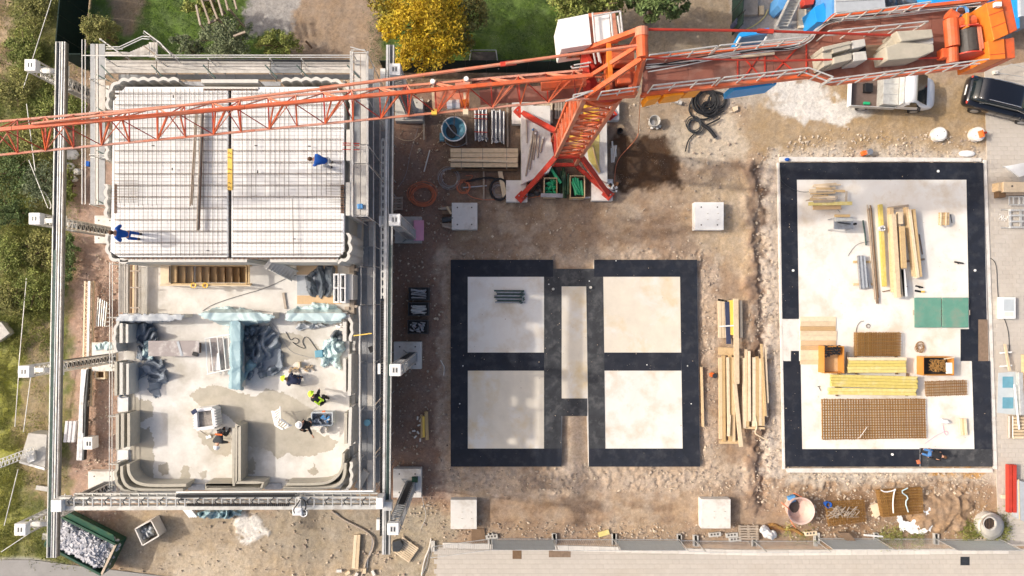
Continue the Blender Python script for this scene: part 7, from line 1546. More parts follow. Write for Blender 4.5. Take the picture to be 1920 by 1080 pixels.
mb = MB(); mb.prism(poly([(1560, -40), (1564, -40), (1564, 33), (1560, 33)], 2.3), 0, 2.3); mb.build('side_wall', 'hose_blue', t)
for y in (2, 22): mb = MB(); mb.beam(P(1567, y, 2.43), P(1660, y-4, 2.43), .05, .03); mb.build('roof_seam', 'steel_pale', t)
t = thing('blue_cabin', 'bright blue site cabin roof behind the right end of the crane', 'cabin', P(1800, 0, 0))
for x0, x1 in ((1747, 1824), (1826, 1845)): mb = MB(); mb.prism(poly([(x0, -60), (x1, -60), (x1, 9 if x0 < 1800 else 4), (x0, 15)], 2.4), 0, 2.4); mb.build('roof_panel', 'blue', t, bevel=.02)
t = thing('blue_cabin', 'narrow blue site cabin edge at the far top right corner', 'cabin', P(1905, 15, 0)); mb = MB(); mb.prism(poly([(1900, -50), (1910, -50), (1912, 52), (1904, 56)], 2.2), 0, 2.2); mb.build('side_panel', 'blue', t); mb = MB(); mb.prism(poly([(1911, -50), (1970, -50), (1970, 28), (1914, 30)], 2.4), 0, 2.4); mb.build('roof_panel', 'tarp_grey', t)
blob([(1650, -20), (1735, -20), (1738, 8), (1712, 17), (1668, 15), (1652, 4)], .1, .8, 'tarp_black', 'black tarpaulin heap at the top edge behind the crane', 9, 'black_tarp', 'tarpaulin', .2, .1, 8)
t = thing('fence_sheet', 'leaning mesh fence panel by the black car', 'fence', P(1900, 125, 0), 'temporary mesh fence panels')
for a, b in (((1866, 136), (1896, 120)), ((1896, 120), (1930, 128)), ((1866, 136), (1930, 146))): mb = MB(); mb.tube(P(*a, .8), P(*b, .8), .02, 6); mb.build('fence_rail', 'steel_pale', t)
mb = MB(); mb.cbox(P(1866, 136, .1), .2, .2, .2); mb.build('fence_foot', 'concrete_pale', t)

# garden above: fences, pergola, planter
t = thing('green_fence', 'dark green screened fence along the top of the site behind the crane', 'fence', P(900, 138, 0))
for i in range(11): a, b = P(722+i*38, 136, 0), P(760+i*38-.6, 136, 0); mb = MB(); mb.beam(a+Vector((0, 0, 1)), b+Vector((0, 0, 1)), .06, 1.9); mb.build('screen_panel', 'fence_green', t); mb = MB(); mb.tube(a, a+Vector((0, 0, 2.05)), .03, 6); mb.build('fence_post', 'dark_steel', t)
t = thing('green_fence', 'tall dark green screen in the top left corner beside the round bush', 'fence', P(150, 70, 0))
for i in range(5): 
    ya, yb_2 = -40+i*34, -7+i*34; f = lambda y: 163-(y-0)*.0; a, b = P(166-ya*.09, ya, 0), P(166-yb_2*.09, yb_2, 0); mb = MB(); mb.beam(a+Vector((0, 0, 1.3)), b+Vector((0, 0, 1.3)), .06, 2.6); mb.build('screen_panel', 'fence_green', t)
a, b = P(160, 131, 0), P(200, 131, 0); mb = MB(); mb.beam(a+Vector((0, 0, 1.3)), b+Vector((0, 0, 1.3)), .06, 2.6); mb.build('screen_panel', 'fence_green', t)
t = thing('pergola', 'open wooden pergola of parallel pale beams among bushes', 'pergola', P(405, 20, 0))
for a, b in (((368, 10), (376, 48)), ((374, -12), (394, 45)), ((390, -12), (408, 36)), ((406, -12), (418, 30)), ((437, -10), (444, 18)), ((420, -12), (428, 20))): mb = MB(); mb.beam(P(*a, 2.6), P(*b, 2.6), .09, .14); mb.build('pergola_beam', 'timber_grey', t)
for a, b in (((378, 2), (398, -2)), ((390, 44), (405, 38)), ((438, 68), (460, 60))): mb = MB(); mb.beam(P(*a, 2.45), P(*b, 2.45), .1, .1); mb.build('pergola_cross', 'timber_grey', t)
for x, y in ((376, 47), (408, 35), (392, -8), (430, 18)): q = P(x, y, 2.4); mb = MB(); mb.beam((q.x, q.y, 0), q, .1); mb.build('pergola_post', 'timber_grey', t)
t = thing('plant_bed', 'white tubular frame around dark soil behind the green fence', 'frame', P(907, 110, 0))
for a, b in (((883, 94), (930, 94)), ((883, 94), (878, 130)), ((930, 94), (935, 130))): mb = MB(); mb.tube(P(*a, .8), P(*b, .8), .03, 6); mb.build('frame_tube', 'steel_pale', t)
mb = MB(); pbox(mb, 884, 97, 930, 120, -.05, .12); mb.build('soil_bed', 'sludge', t)
mb = MB(); mb.tube(P(573, 77, .6), P(585, 90, .1), .06, 6); one(mb, 'garden_post', 'timber_dark', 'short dark post in the bare earth of the garden', 'post')
# left slope
for i, (x, y, s_) in enumerate(((134, 290, .5), (130, 312, .35), (145, 322, .3), (139, 336, .25), (128, 320, .2))): mb = MB(); mb.ball(P(x, y, .05), s_, s_*.7, .2, 7, 5); one(mb, 'broken_rock', 'concrete_pale', ('largest', 'second', 'third', 'lowest', 'smallest')[i]+' pale broken rock between the rail and the left scaffold', 'rock', 'rocks by the left scaffold')
line([(140, 330), (127, 345), (130, 360), (120, 372)], .05, 'concrete_pale', 'dead_branch', 'bleached branch lying beside the left rail', 'branch', .1)
line([(78, 356), (88, 365), (97, 385), (94, 392)], .045, 'concrete_pale', 'dead_branch', 'bleached branch left of the rail above the second arm', 'branch', .8)
mb = MB(); mb.beam(P(165, 312, .3), P(166, 303, .3), .25, .3); one(mb, 'blue_tub', 'blue_work', 'small blue tub showing left of the scaffold walkway', 'tub')
flat('stone_slab', [(-5, 602), (3, 605), (18, 625), (-5, 642)], 0, .5, 'concrete', 'grey slab corner at the left edge', 'slab')
t = thing('lattice_mast', 'pale yellow lattice mast section lying left of the open rooms', 'lattice girder', P(167, 640, 0))
for x, z in ((160, .35), (168, .5), (176, .35)): mb = MB(); mb.beam(P(x, 527, z), P(x-5, 762, z), .09 if x != 168 else .14, .09); mb.build('chord', 'timber_pale' if x != 168 else 'alu', t)
mb = MB()
for i in range(20):
    y = 529+i*11.6; mb.beam(P(160-i*.25, y, .35), P(168-i*.25, y+6, .5), .035); mb.beam(P(168-i*.25, y+6, .5), P(160-i*.25, y+11, .35), .035); mb.beam(P(176-i*.25, y, .35), P(168-i*.25, y+6, .5), .035); mb.beam(P(176-i*.25, y, .35), P(160-i*.25, y, .35), .03)
mb.build('lattice', 'timber_pale', t)
t = thing('tube_row', 'row of grey tubes leaning beside the yellow lattice mast', 'tubes', P(190, 588, 0))
for i in range(5): mb = MB(); mb.tube(P(185+i*4, 558+i*2, .3), P(181+i*4, 612, .25), .045, 7); mb.build('tube', 'steel' if i % 2 else 'alu', t)
for i in range(6): mb = MB(); mb.tube(P(198, 572+i*8, .25), P(206, 571+i*8, .25), .03, 5); mb.build('rung', 'alu', t)
t = thing('spare_rail', 'spare printer rail lying on the earth with a white head box', 'rail', P(155, 770, 0))
for dx, m, w_ in ((0, 'steel_pale', .12), (5, 'steel', .2), (10, 'dark_steel', .1)): mb = MB(); mb.beam(P(157+dx, 692, .5), P(148+dx, 862, .5), w_, .3); mb.build('rail_profile', m, t)
mb = MB(); pbox(mb, 156, 820, 173, 843, .1, .75); mb.build('head_box', 'white', t, bevel=.02)
for x in (162, 167): mb = MB(); pbox(mb, x, 828, x+3, 836, .75, .76); mb.build('slot', 'dark_steel', t)
line([(163, 694), (157, 752), (156, 812)], .04, 'black', 'rail_cable', 'black cable lying on the spare printer rail', 'cable', .75)
t = thing('foam_pads', 'three white ribbed blocks side by side beside the spare rail', 'blocks', P(133, 808, 0))
for i in range(3): mb = MB(); mb.beam(P(127+i*7.5, 789, .3), P(123+i*7.5, 829, .3), .18, .2); mb.build('block', 'foam', t, bevel=.03)
t = thing('open_box', 'small open wooden box below the teal sheet block', 'box', P(190, 703, 0)); crate_ = None
for r in ((177, 694, 197, 697), (177, 708, 197, 711), (177, 697.2, 180, 707.8), (194, 697.2, 197, 707.8)): mb = MB(); pbox(mb, *r, 0, .35); mb.build('side_board', 'timber_pale', t)
mb = MB(); pbox(mb, 180.3, 697.5, 193.7, 707.5, 0, .08); mb.build('base_board', 'timber_dark', t)
t = thing('concrete_weight', 'large tilted concrete weight block with a lattice boom attached', 'concrete weight', P(62, 846, 0)); mb = MB(); mb.prism(poly([(53, 812), (88, 815), (84, 882), (36, 868)], 1.0), 0, 1.0); mb.build('weight', 'concrete', t, bevel=.02)
mb = MB(); mb.prism(poly([(35, 868), (84, 882), (83, 877), (37, 864)], 1.05), .9, 1.05); mb.build('steel_edge', 'steel_pale', t)
mb = MB(); mb.prism(poly([(48, 848), (62, 845), (64, 864), (52, 868)], 1.2), 1.0, 1.2); mb.build('foot_plate', 'white', t)
t = thing('lattice_boom', 'white lattice boom reaching in from the left edge to the concrete weight', 'lattice boom', P(20, 860, 0))
for (a, b, z) in (((-40, 876), (62, 838), 2.0), ((-40, 892), (66, 852), 2.0), ((-40, 883), (64, 845), 2.4)): mb = MB(); mb.beam(P(*a, z), P(*b, z-.7), .05); mb.build('chord', 'steel_pale', t)
mb = MB()
for i in range(14): x = -38+i*7.4; yy = 876-i*2.75; z = 2-i*.05; mb.beam(P(x, yy, z), P(x+3.7, yy+14, z), .03); mb.beam(P(x+3.7, yy+14, z), P(x+7, yy-2, z), .03); mb.beam(P(x, yy, z), P(x+3.7, yy+6, z+.4), .025)
mb.build('lattice', 'steel_pale', t)
for k, (pts, lab) in enumerate((([(58, 905), (60, 915), (88, 922), (92, 912)], 'pair of pale fence feet left of the rail bottom'), ([(80, 1000), (78, 1012), (95, 1014), (96, 1001)], 'fence foot at the bottom of the slope'))): flat('fence_foot_block', pts if k else [(68, 910), (90, 913), (88, 922), (66, 918)], 0, .15, 'concrete', lab, 'concrete block')
for i, (a, b, lab) in enumerate((((98, -5), (62, 108), 'thin fence rail descending from the top edge by the shrubs'), ((62, 108), (44, 165), 'fence rail between the upper left arm and the shrubs'), ((50, 195), (66, 320), 'fence rail down the slope under the crane jib'), ((54, 300), (90, 390), 'slanting fence rail above the second arm'), ((50, 520), (34, 700), 'fence rail along the slope below the grey slab corner'), ((36, 690), (28, 800), 'fence rail beside the third arm'), ((60, 690), (44, 810), 'second fence rail beside the third arm'), ((34, 880), (8, 985), 'fence rail in the grass below the lattice boom'), ((70, 990), (2, 1035), 'fence rail running to the lower left corner'))):
    mb = MB(); mb.tube(P(*a, 1.2), P(*b, 1.2), .025, 6); t = one(mb, 'slope_fence_rail', 'steel_pale', lab, 'fence', 'fence rails on the slope')
# bottom left yard
t = thing('rubble_skip', 'dark green skip heaped with broken white rubble under the left rail', 'skip', P(155, 1025, 0))
A_, B_, C_, D_ = P(112, 968, 1.3), P(217, 1021, 1.3), P(190, 1078, 1.3), P(84, 1022, 1.3)
def wall4(a, b, th, z0, z1, m, name='skip_wall'): mb = MB(); mb.beam(Vector((a.x, a.y, (z0+z1)/2)), Vector((b.x, b.y, (z0+z1)/2)), th, z1-z0); mb.build(name, m, t)
for a, b in ((A_, B_), (B_, C_), (C_, D_), (D_, A_)): wall4(a, b, .07, .15, 1.25, 'green_dark'); wall4(a, b, .12, 1.25, 1.33, 'stone' if a is B_ else 'green_dark', 'skip_rim')
mb = MB(); mb.add([(v.x, v.y, .3) for v in (A_, B_, C_, D_)], [(3, 2, 1, 0)]); mb.add([(v.x, v.y, .2) for v in (A_, B_, C_, D_)], [(0, 1, 2, 3)]); mb.build('skip_floor', 'timber_dark', t)
mb = MB(); a, b = A_.lerp(B_, .04), A_.lerp(B_, .98); n_v = Vector((.28, .55, 0)); mb.add([a+Vector((0, .06, -.05)), b+Vector((0, .06, -.05)), b+n_v+Vector((-.3, .0, .12)), a+n_v*.55+Vector((.3, 0, .12))]+[a+Vector((0, .06, -.1)), b+Vector((0, .06, -.1)), b+n_v+Vector((-.3, .0, .07)), a+n_v*.55+Vector((.3, 0, .07))], [(0, 1, 2, 3), (7, 6, 5, 4), (0, 4, 5, 1), (1, 5, 6, 2), (2, 6, 7, 3), (3, 7, 4, 0)]); mb.build('skip_flap', 'green_dark', t)
for f in (.25, .6): q = C_.lerp(D_, f); mb = MB(); mb.beam(q+Vector((-.02, 0, -.3)), q+Vector((-.12, -.3, -1.2)), .14); mb.build('skip_rib', 'concrete', t)
mb = MB(); rg2 = random.Random(77)
for i in range(900):
    u, v = rg2.random(), rg2.random(); q = A_.lerp(B_, u).lerp(D_.lerp(C_, u), v); edge = min(u, 1-u, v, 1-v); 
    if v > .9 and u > .35: continue
    mb.cbox((q.x, q.y, .85+min(edge, .25)*2.0+rg2.uniform(-.12, .1)), rg2.uniform(.12, .34), rg2.uniform(.08, .16), rg2.uniform(.07, .14), rg2.random()*3.14, rg2.uniform(-.6, .6))
o = mb.build('white_rubble', 'rubble_white', kind='stuff'); tag(o, 'broken white foam and block rubble heaped in the green skip', 'rubble')
t = thing('grey_box', 'tilted open grey box holding a white sack on the bottom left yard', 'box', P(280, 994, 0))
bx = [(249, 987), (296, 963), (309, 1000), (267, 1023)]; q = [P(*p_, .9) for p_ in [(253, 992), (283, 976), (298, 1005), (267, 1023)]]
for i in range(4): a, b = q[i], q[(i+1) % 4]; mb = MB(); mb.beam(Vector((a.x, a.y, .45)), Vector((b.x, b.y, .45)), .06, .9); mb.build('side_board', 'concrete_pale', t)
mb = MB(); mb.add([(v.x, v.y, .06) for v in q]+[(v.x, v.y, .0) for v in q], [(3, 2, 1, 0), (4, 5, 6, 7)]); mb.build('base_board', 'timber_grey', t)
blob([(259, 992), (282, 982), (294, 1003), (270, 1015)], .12, .45, 'tarp_grey', 'pale sack stuffed into the tilted grey box', 55, 'white_sack', 'sack', .2, .2, 6)
t = thing('plank_bench', 'two long pale planks side by side near the hose at the bottom', 'planks', P(670, 1035, 0)); boards(t, [((666.5, 1003), (662.5, 1066), 5.6, .12, .1, 'timber_pale'), ((672.8, 1003), (668.8, 1067), 5.6, .14, .1, 'timber_pale')], 'plank')
line([(622, 958), (640, 972), (665, 985), (690, 997), (703, 1015), (697, 1035), (686, 1052), (684, 1066), (678, 1080)], .055, 'timber_grey', 'concrete_hose', 'thick grey hose winding down to the bottom edge', 'hose')
line([(630, 962), (650, 980), (676, 988), (697, 1004), (699, 1022), (690, 1045), (688, 1070)], .03, 'steel', 'water_hose', 'thin grey hose beside the thick one', 'hose')
line([(790, 925), (795, 950), (800, 968), (790, 990)], .015, 'steel_pale', 'white_strap', 'thin pale straps hanging over soil right of the lower post', 'strap')
line([(808, 1010), (805, 1028), (795, 1050), (790, 1082)], .035, 'concrete_pale', 'white_hose', 'pale hoses bundled at the left end of the lane', 'hose')
line([(812, 1014), (803, 1040), (799, 1064), (784, 1090)], .025, 'steel', 'grey_hose', 'grey cable beside the pale hoses at the lane end', 'cable')
unit('panel_bundle', 'white ribbed panel bundle poking out under the gantry beam', 'panels', 355, 962, [((338+i*4, 948), (356+i*4, 970), 3.6, .4+.02*i, .25, 'white') for i in range(4)], 'panel', 0)
for i in range(5):
    mb = MB(); mb.cbox(P(636+i*16, 1070+(i % 3)*4, .08), .3, .16, .14, i*.5); one(mb, 'kerb_scrap', 'timber_pale' if i % 2 else 'concrete_pale', ('pale block piece at the bottom edge left of the planks', 'wood piece at the bottom edge under the planks', 'concrete scrap at the bottom edge by the hoses', 'wood scrap at the bottom edge right of the hoses', 'last pale scrap at the bottom edge near the pallet')[i], 'scrap')
# ------------------------------------------------------------------ inside the open storey: sheets, tools
def ridge(y0, y1, hh):                               # a sheet lying over a low wall that runs left-right
    def f(gx, gy, zz, env): return np.where((gy > y0) & (gy < y1), ZL+hh+(zz-ZL)*.12, ZL+.03+(zz-ZL)*.6+np.clip(1-np.maximum(y0-gy, gy-y1)/7, 0, 1)*hh*.75)
    return f
def ridge_x(x0, x1, hh):
    def f(gx, gy, zz, env): return np.where((gx > x0) & (gx < x1), ZL+hh+(zz-ZL)*.12, ZL+.03+(zz-ZL)*.6+np.clip(1-np.maximum(x0-gx, gx-x1)/7, 0, 1)*hh*.75)
    return f
blob([(219, 604), (222, 590), (240, 586), (344, 589), (346, 600), (300, 604), (232, 606), (222, 612)], ZL, .3, 'tarp_grey', 'grey sheet draped over the upper left wall of the open rooms', 21, 'grey_tarp', 'tarpaulin', .25, .1, 5, top=ridge(588, 602, 1.06))
blob([(372, 588), (385, 582), (420, 574), (455, 577), (500, 586), (516, 592), (500, 604), (470, 612), (436, 615), (405, 607), (380, 598)], ZL, .3, 'tarp_teal', 'pale teal sheet draped over the middle wall end like a long boat', 22, 'teal_tarp', 'tarpaulin', .35, .09, 5, top=ridge(586, 601, 1.08))
blob([(531, 600), (537, 582), (560, 574), (595, 567), (630, 571), (653, 592), (640, 606), (600, 608), (570, 603)], ZL, .3, 'tarp_teal', 'pale teal sheet draped over the upper right wall of the open rooms', 23, 'teal_tarp', 'tarpaulin', .35, .09, 5, top=ridge(587, 602, 1.08))
blob([(430, 604), (440, 600), (454, 604), (462, 632), (456, 650), (456, 690), (470, 670), (488, 680), (470, 700), (458, 716), (455, 732), (428, 731), (427, 720), (429, 700)], ZL, .3, 'tarp_teal_dark', 'teal sheet hanging over the upright middle wall down to the floor', 24, 'teal_tarp', 'tarpaulin', .35, .09, 5, top=ridge_x(434, 450.5, 1.06))
blob([(455, 620), (470, 610), (490, 612), (505, 610), (520, 625), (528, 650), (534, 690), (520, 702), (500, 708), (485, 708), (484, 690), (470, 680), (460, 660), (457, 640)], ZL, .12, 'tarp_dark', 'large dark grey plastic heap right of the upright teal covered wall', 25, 'dark_tarp', 'tarpaulin', .3, .13, 3.5)
blob([(450, 612), (486, 608), (488, 630), (478, 655), (482, 678), (468, 672), (458, 650)], ZL+.1, .12, 'tarp_black', 'black plastic fold tucked between teal wall and dark heap', 26, 'black_tarp', 'tarpaulin', .3, .13, 3.5)
blob([(246, 618), (262, 606), (285, 606), (295, 620), (293, 640), (275, 648), (255, 642), (246, 632)], ZL, .12, 'tarp_dark', 'dark grey sheet heap in the upper left corner of the rooms', 27, 'dark_tarp', 'tarpaulin', .3, .13, 3.5)
blob([(256, 648), (272, 640), (275, 660), (268, 680), (256, 668)], ZL, .12, 'tarp_dark', 'narrow dark sheet tail beneath the dusty table edge', 28, 'dark_tarp', 'tarpaulin', .3, .13, 3.5)
blob([(268, 640), (282, 636), (287, 660), (286, 676), (268, 674)], ZL+.05, .22, 'tarp_teal', 'small pale teal cloth beside the dusty table', 29, 'teal_tarp', 'tarpaulin', .2, .16, 4)
blob([(222, 742), (232, 690), (240, 684), (258, 692), (280, 672), (306, 670), (316, 716), (303, 720), (302, 742), (290, 747), (276, 730), (276, 700), (262, 714), (240, 730), (226, 748)], ZL, .12, 'tarp_dark', 'long slate grey sheet spread down the left side of the rooms', 30, 'dark_tarp', 'tarpaulin', .3, .13, 3.5)
blob([(603, 660), (606, 640), (625, 632), (646, 640), (648, 656), (636, 668), (640, 695), (628, 690), (618, 682), (602, 690)], ZL, .3, 'tarp_teal', 'crumpled pale teal sheet against the right wall of the rooms', 31, 'teal_tarp', 'tarpaulin', .3, .15, 7)
blob([(618, 632), (628, 620), (641, 622), (644, 640), (634, 644)], ZL, .12, 'tarp_black', 'small black sheet fold above the teal sheet on the right', 32, 'black_tarp', 'tarpaulin', .3, .13, 3.5)
blob([(552, 612), (560, 604), (590, 604), (614, 608), (600, 617), (575, 615), (562, 622)], ZL, .3, 'tarp_grey', 'grey plastic roll below the upper right teal sheet', 33, 'grey_tarp', 'tarpaulin', .2, .16, 5)
blob([(572, 520), (590, 505), (600, 496), (625, 493), (633, 505), (628, 540), (622, 556), (604, 560), (580, 552), (574, 536)], ZL, .12, 'tarp_black', 'big crumpled black plastic heap at the right end of the corridor', 34, 'black_tarp', 'tarpaulin', .3, .13, 3.5)
blob([(455, 690), (470, 690), (477, 700), (470, 713), (456, 708)], ZL, .12, 'tarp_dark', 'small rounded grey bundle at the foot of the upright teal sheet', 35, 'grey_bundle', 'bundle', .15, .14, 6)
blob([(367, 960), (390, 955), (455, 955), (456, 966), (430, 972), (395, 975), (372, 970)], .1, .35, 'tarp_teal_dark', 'teal netting bundle on the ground beneath the gantry beam', 36, 'teal_netting', 'netting', .35, .2, 5)
blob([(180, 645), (205, 641), (213, 650), (208, 656), (178, 657)], .5, .06, 'tarp_teal', 'pale teal cloth lying on the concrete block left of the rooms', 37, 'teal_cloth', 'cloth', .08, .2, 3)
blob([(626, 612), (640, 608), (642, 616), (630, 618)], ZL+.3, .2, 'powder', 'white crumpled paper by the right wall end', 38, 'paper_scrap', 'paper', .2, .25, 2)
for r, lab, m in (((556, 493, 633, 515), 'upper plywood sheet under the black plastic heap', 'ply'), ((557, 517, 590, 553), 'dusty dark sheet left of the black plastic heap', 'tarp_grey'), ((557, 554, 640, 570), 'lower plywood sheet under the black plastic heap', 'ply')):
    mb = MB(); pbox(mb, *r, ZL+.004, ZL+.03); one(mb, 'floor_sheet', m, lab, 'board')
mb = MB(); mb.beam(P(531, 549, ZL+.05), P(536, 579, ZL+.05), .12, .05); one(mb, 'floor_lath', 'timber_grey', 'short grey lath lying in the corridor above the middle wall', 'lath')
mb = MB(); mb.beam(P(663, 629.5, ZL+1.6), P(697, 625, ZL+1.6), .05, .05); one(mb, 'yellow_bar', 'yellow_beam', 'yellow bar laid across the lower right scaffold', 'bar')
t = thing('dusty_table', 'long dusty work table in the upper left room', 'table', P(327, 654, ZL)); mb = MB(); pbox(mb, 278, 639, 373, 668, ZL+.7, ZL+.76); mb.build('table_top', 'dusty_table', t, bevel=.01)
mb = MB(); pbox(mb, 283, 644, 368, 663, ZL+.1, ZL+.69); mb.build('table_body', 'tray_brown', t)
mb = MB(); mb.cbox(P(366, 664, ZL+.8), .26, .18, .06, -.3); mb.build('black_pouch', 'black', t)
mb = MB(); mb.beam(P(333, 640, ZL+.77), P(341, 667, ZL+.77), .12, .015); mb.build('film_strip', 'tarp_grey', t)
t = thing('white_rack', 'light white tubular rack lying over a dusty board in the middle of the rooms', 'rack', P(408, 668, ZL))
mb = MB(); pbox(mb, 394, 634, 418, 696, ZL+.1, ZL+.14); mb.build('board', 'dusty_table', t)
for a, b in (((385, 634), (390, 703)), ((393, 633), (400, 700)), ((407, 630), (414, 701)), ((418, 629), (424, 694)), ((428, 628), (432, 692))): mb = MB(); mb.tube(P(*a, ZL+.5), P(*b, ZL+.35), .028, 6); mb.build('rack_tube', 'white', t)
for a, b in (((384, 635), (432, 627)), ((388, 702), (432, 692))): mb = MB(); mb.tube(P(*a, ZL+.5), P(*b, ZL+.5), .035, 6); mb.build('cross_tube', 'white', t)
mb = MB(); mb.prism(poly([(407, 662), (409, 662), (413, 694), (402, 695)], ZL+.3), ZL+.15, ZL+.3); mb.build('white_wedge', 'white', t)
t = thing('mortar_box', 'white ribbed container full of dry mortar in the lower left room', 'container', P(382, 786, ZL))
q = [P(*p_, ZL+.85) for p_ in ((366, 770), (398, 766), (402, 801), (368, 805))]
for i in range(4): a, b = q[i], q[(i+1) % 4]; mb = MB(); mb.beam(Vector((a.x, a.y, ZL+.43)), Vector((b.x, b.y, ZL+.43)), .15, .84); mb.build('side_wall', 'white_plastic', t, bevel=.015)
mb = MB(); c = sum(q, Vector())/4; mb.cbox((c.x, c.y, ZL+.35), .7, .72, .6, .07); mb.build('dry_mortar', 'mortar', t)
for i in range(7):
    f = (i+.5)/7; mb = MB(); a = q[0].lerp(q[3], f); mb.cbox((a.x-.11, a.y, ZL+.5), .06, .05, .7); mb.build('rib', 'white', t); mb = MB(); a = q[1].lerp(q[2], f); mb.cbox((a.x+.11, a.y, ZL+.5), .06, .05, .7); mb.build('rib', 'white', t)
mb = MB(); mb.cbox(P(364, 772, ZL+1.05), .26, .2, .05, .6); one(mb, 'black_tablet', 'navy', 'black tablet on the upper left corner of the mortar container', 'tablet')
t = thing('white_ladder', 'white folding step rack opened in a V in the lower right room', 'ladder', P(526, 785, ZL))
for i in range(8): mb = MB(); y = 771+i*3.4; x = 512+i*.7; mb.beam(P(x, y, ZL+.3+.07*i), P(x+5, y+1.5, ZL+.35+.07*i), .05, .05); mb.build('rung', 'white', t)
for a, b in (((510, 770), (516, 797)), ((525, 762), (526, 785)), ((516, 797), (530, 805)), ((526, 785), (545, 799)), ((530, 805), (547, 797))): mb = MB(); mb.beam(P(*a, ZL+1.1 if a[0] > 520 and a[1] < 790 else ZL+.6), P(*b, ZL+.7), .07, .05); mb.build('side_rail', 'white', t)
for i in range(5): mb = MB(); mb.beam(P(518+i*4, 793+i*2.3, ZL+.6), P(523+i*4.4, 786+i*2.8, ZL+.85), .05, .03); mb.build('step', 'white', t)
for i in range(1, 6): a, b = P(510, 770, ZL+.6).lerp(P(516, 797, ZL+.7), i/6), P(525, 762, ZL+1.1).lerp(P(526, 785, ZL+.7), i/6); mb = MB(); mb.beam(a, b, .04, .04); mb.build('step', 'white', t)
t = thing('tool_tub', 'clear grey plastic tub full of blue tools beside a leaning worker', 'tub', P(604, 787, ZL))
for r in ((584, 773, 624, 775), (583, 797, 622, 799), (583, 775.2, 585, 796.8), (622, 775.2, 624, 796.8)): mb = MB(); pbox(mb, *r, ZL, ZL+.6); mb.build('tub_side', 'plastic_sheet', t)
mb = MB(); pbox(mb, 585.2, 775.2, 621.8, 796.8, ZL, ZL+.25); mb.build('tub_floor', 'steel', t)
for i in range(14): mb = MB(); p = P(590+rg.random()*28, 778+rg.random()*16, ZL+.4); mb.cbox(p, .1+.2*rg.random(), .06+.08*rg.random(), .08, rg.random()*3, .2); mb.build('tool', ('hose_blue', 'steel', 'white', 'dark_steel')[i % 4], t)
mb = MB(); mb.cbox(P(607, 772, ZL+.5), .14, .1, .08, .2); mb.build('red_tool', 'orange_plastic', t)
t = thing('mortar_bucket', 'beige mortar bucket just below the tool tub', 'bucket', P(606, 807, ZL)); p = P(606, 807, ZL+.35); mb = MB(); mb.lathe(p.x, p.y, [(.15, ZL), (.19, ZL+.35), (.165, ZL+.35), (.14, ZL+.2), (0, ZL+.2)], 20); mb.build('bucket_wall', 'concrete_pale', t)
t = thing('shovel', 'shovel with a pale blade lying between container and worker', 'shovel', P(390, 815, ZL)); mb = MB(); mb.tube(P(373, 806, ZL+.4), P(390, 817, ZL+.05), .02, 6); mb.build('handle', 'timber_grey', t); mb = MB(); mb.tube(P(416, 814, ZL+.3), P(394, 816, ZL+.06), .02, 6); mb.build('handle', 'timber_dark', t); mb = MB(); mb.cbox(P(391, 819, ZL+.05), .26, .16, .03, .3); mb.build('blade', 'white', t)
t = thing('brush_bundle', 'worn brushes and a small box in front of the navy worker', 'brushes', P(565, 694, ZL)); mb = MB(); pbox(mb, 558, 679, 562, 690, ZL, ZL+.3); mb.build('small_box', 'timber_pale', t)
for i in range(22): mb = MB(); s_ = 0 if i < 11 else 1; p = P(543+s_*26+rg.random()*19, 690+rg.random()*10-s_*4, ZL+.06); mb.cbox(p, .18, .05, .06, rg.random()*3, .3); mb.build('bristle', 'timber_grey' if i % 3 else 'timber', t)
mb = MB(); mb.cbox(P(599, 663, ZL+.2), .4, .35, .3, .1); one(mb, 'power_box', 'tub_blue', 'small blue grey power box at the end of the cables', 'box', bevel=.03)
line([(536, 622), (545, 640), (552, 632), (562, 638), (556, 646), (546, 640), (560, 650), (575, 655), (565, 640), (575, 628), (590, 650), (597, 660)], .014, 'dark_steel', 'floor_cable', 'thin cable looping over the floor to the blue grey box', 'cable', ZL+.03)
line([(380, 583), (400, 570), (450, 554), (500, 540), (540, 520), (556, 516)], .012, 'dark_steel', 'corridor_cable', 'thin cable crossing the corridor floor from the teal sheet', 'cable', ZL+.03)
line([(505, 600), (520, 616), (530, 640), (545, 660), (570, 668), (592, 672)], .01, 'steel', 'floor_wire', 'thin grey wire bowed over the floor right of the dark heap', 'wire', ZL+.02)
t = thing('pole_bundle', 'two long bundles of thin grey rods lying across the left roof field', 'rods', P(370, 340, ZU))
for k in range(9): mb = MB(); x = 366+rg.uniform(-3, 3); mb.tube(P(x+3, 210+rg.uniform(-4, 4), ZU+.25+.03*(k % 3)), P(x-7, 384+rg.uniform(-4, 3), ZU+.25+.03*(k % 3)), .022, 5); mb.build('rod', 'timber_grey' if k % 3 else 'timber_dark', t)
for k in range(9): mb = MB(); x = 377+rg.uniform(-3, 3); mb.tube(P(x+2, 206+rg.uniform(-4, 4), ZU+.25+.03*(k % 3)), P(x-6, 430+rg.uniform(-4, 3), ZU+.25+.03*(k % 3)), .022, 5); mb.build('rod', 'timber_grey' if k % 3 else 'rebar', t)
mb = MB(); 
for x, y, h_ in ((287, 273, 0), (323, 317, 1), (483, 322, 1), (580, 274, 0), (480, 273, 0), (325, 181, 1), (552, 448, 0), (390, 470, 0)): mb.cbox(P(x, y, ZU+.17), .04 if h_ else .12, .12 if h_ else .04, .04)
o = mb.build('slab_markers', 'black', kind='stuff'); tag(o, 'small black box-outs dotted over the white roof slab', 'box-outs')
mb = MB(); mb.beam(P(548, 372, ZU+.2), P(551, 480, ZU+.2), .02); one(mb, 'roof_cord', 'rebar_grey', 'single cord running down the right roof field', 'cord')
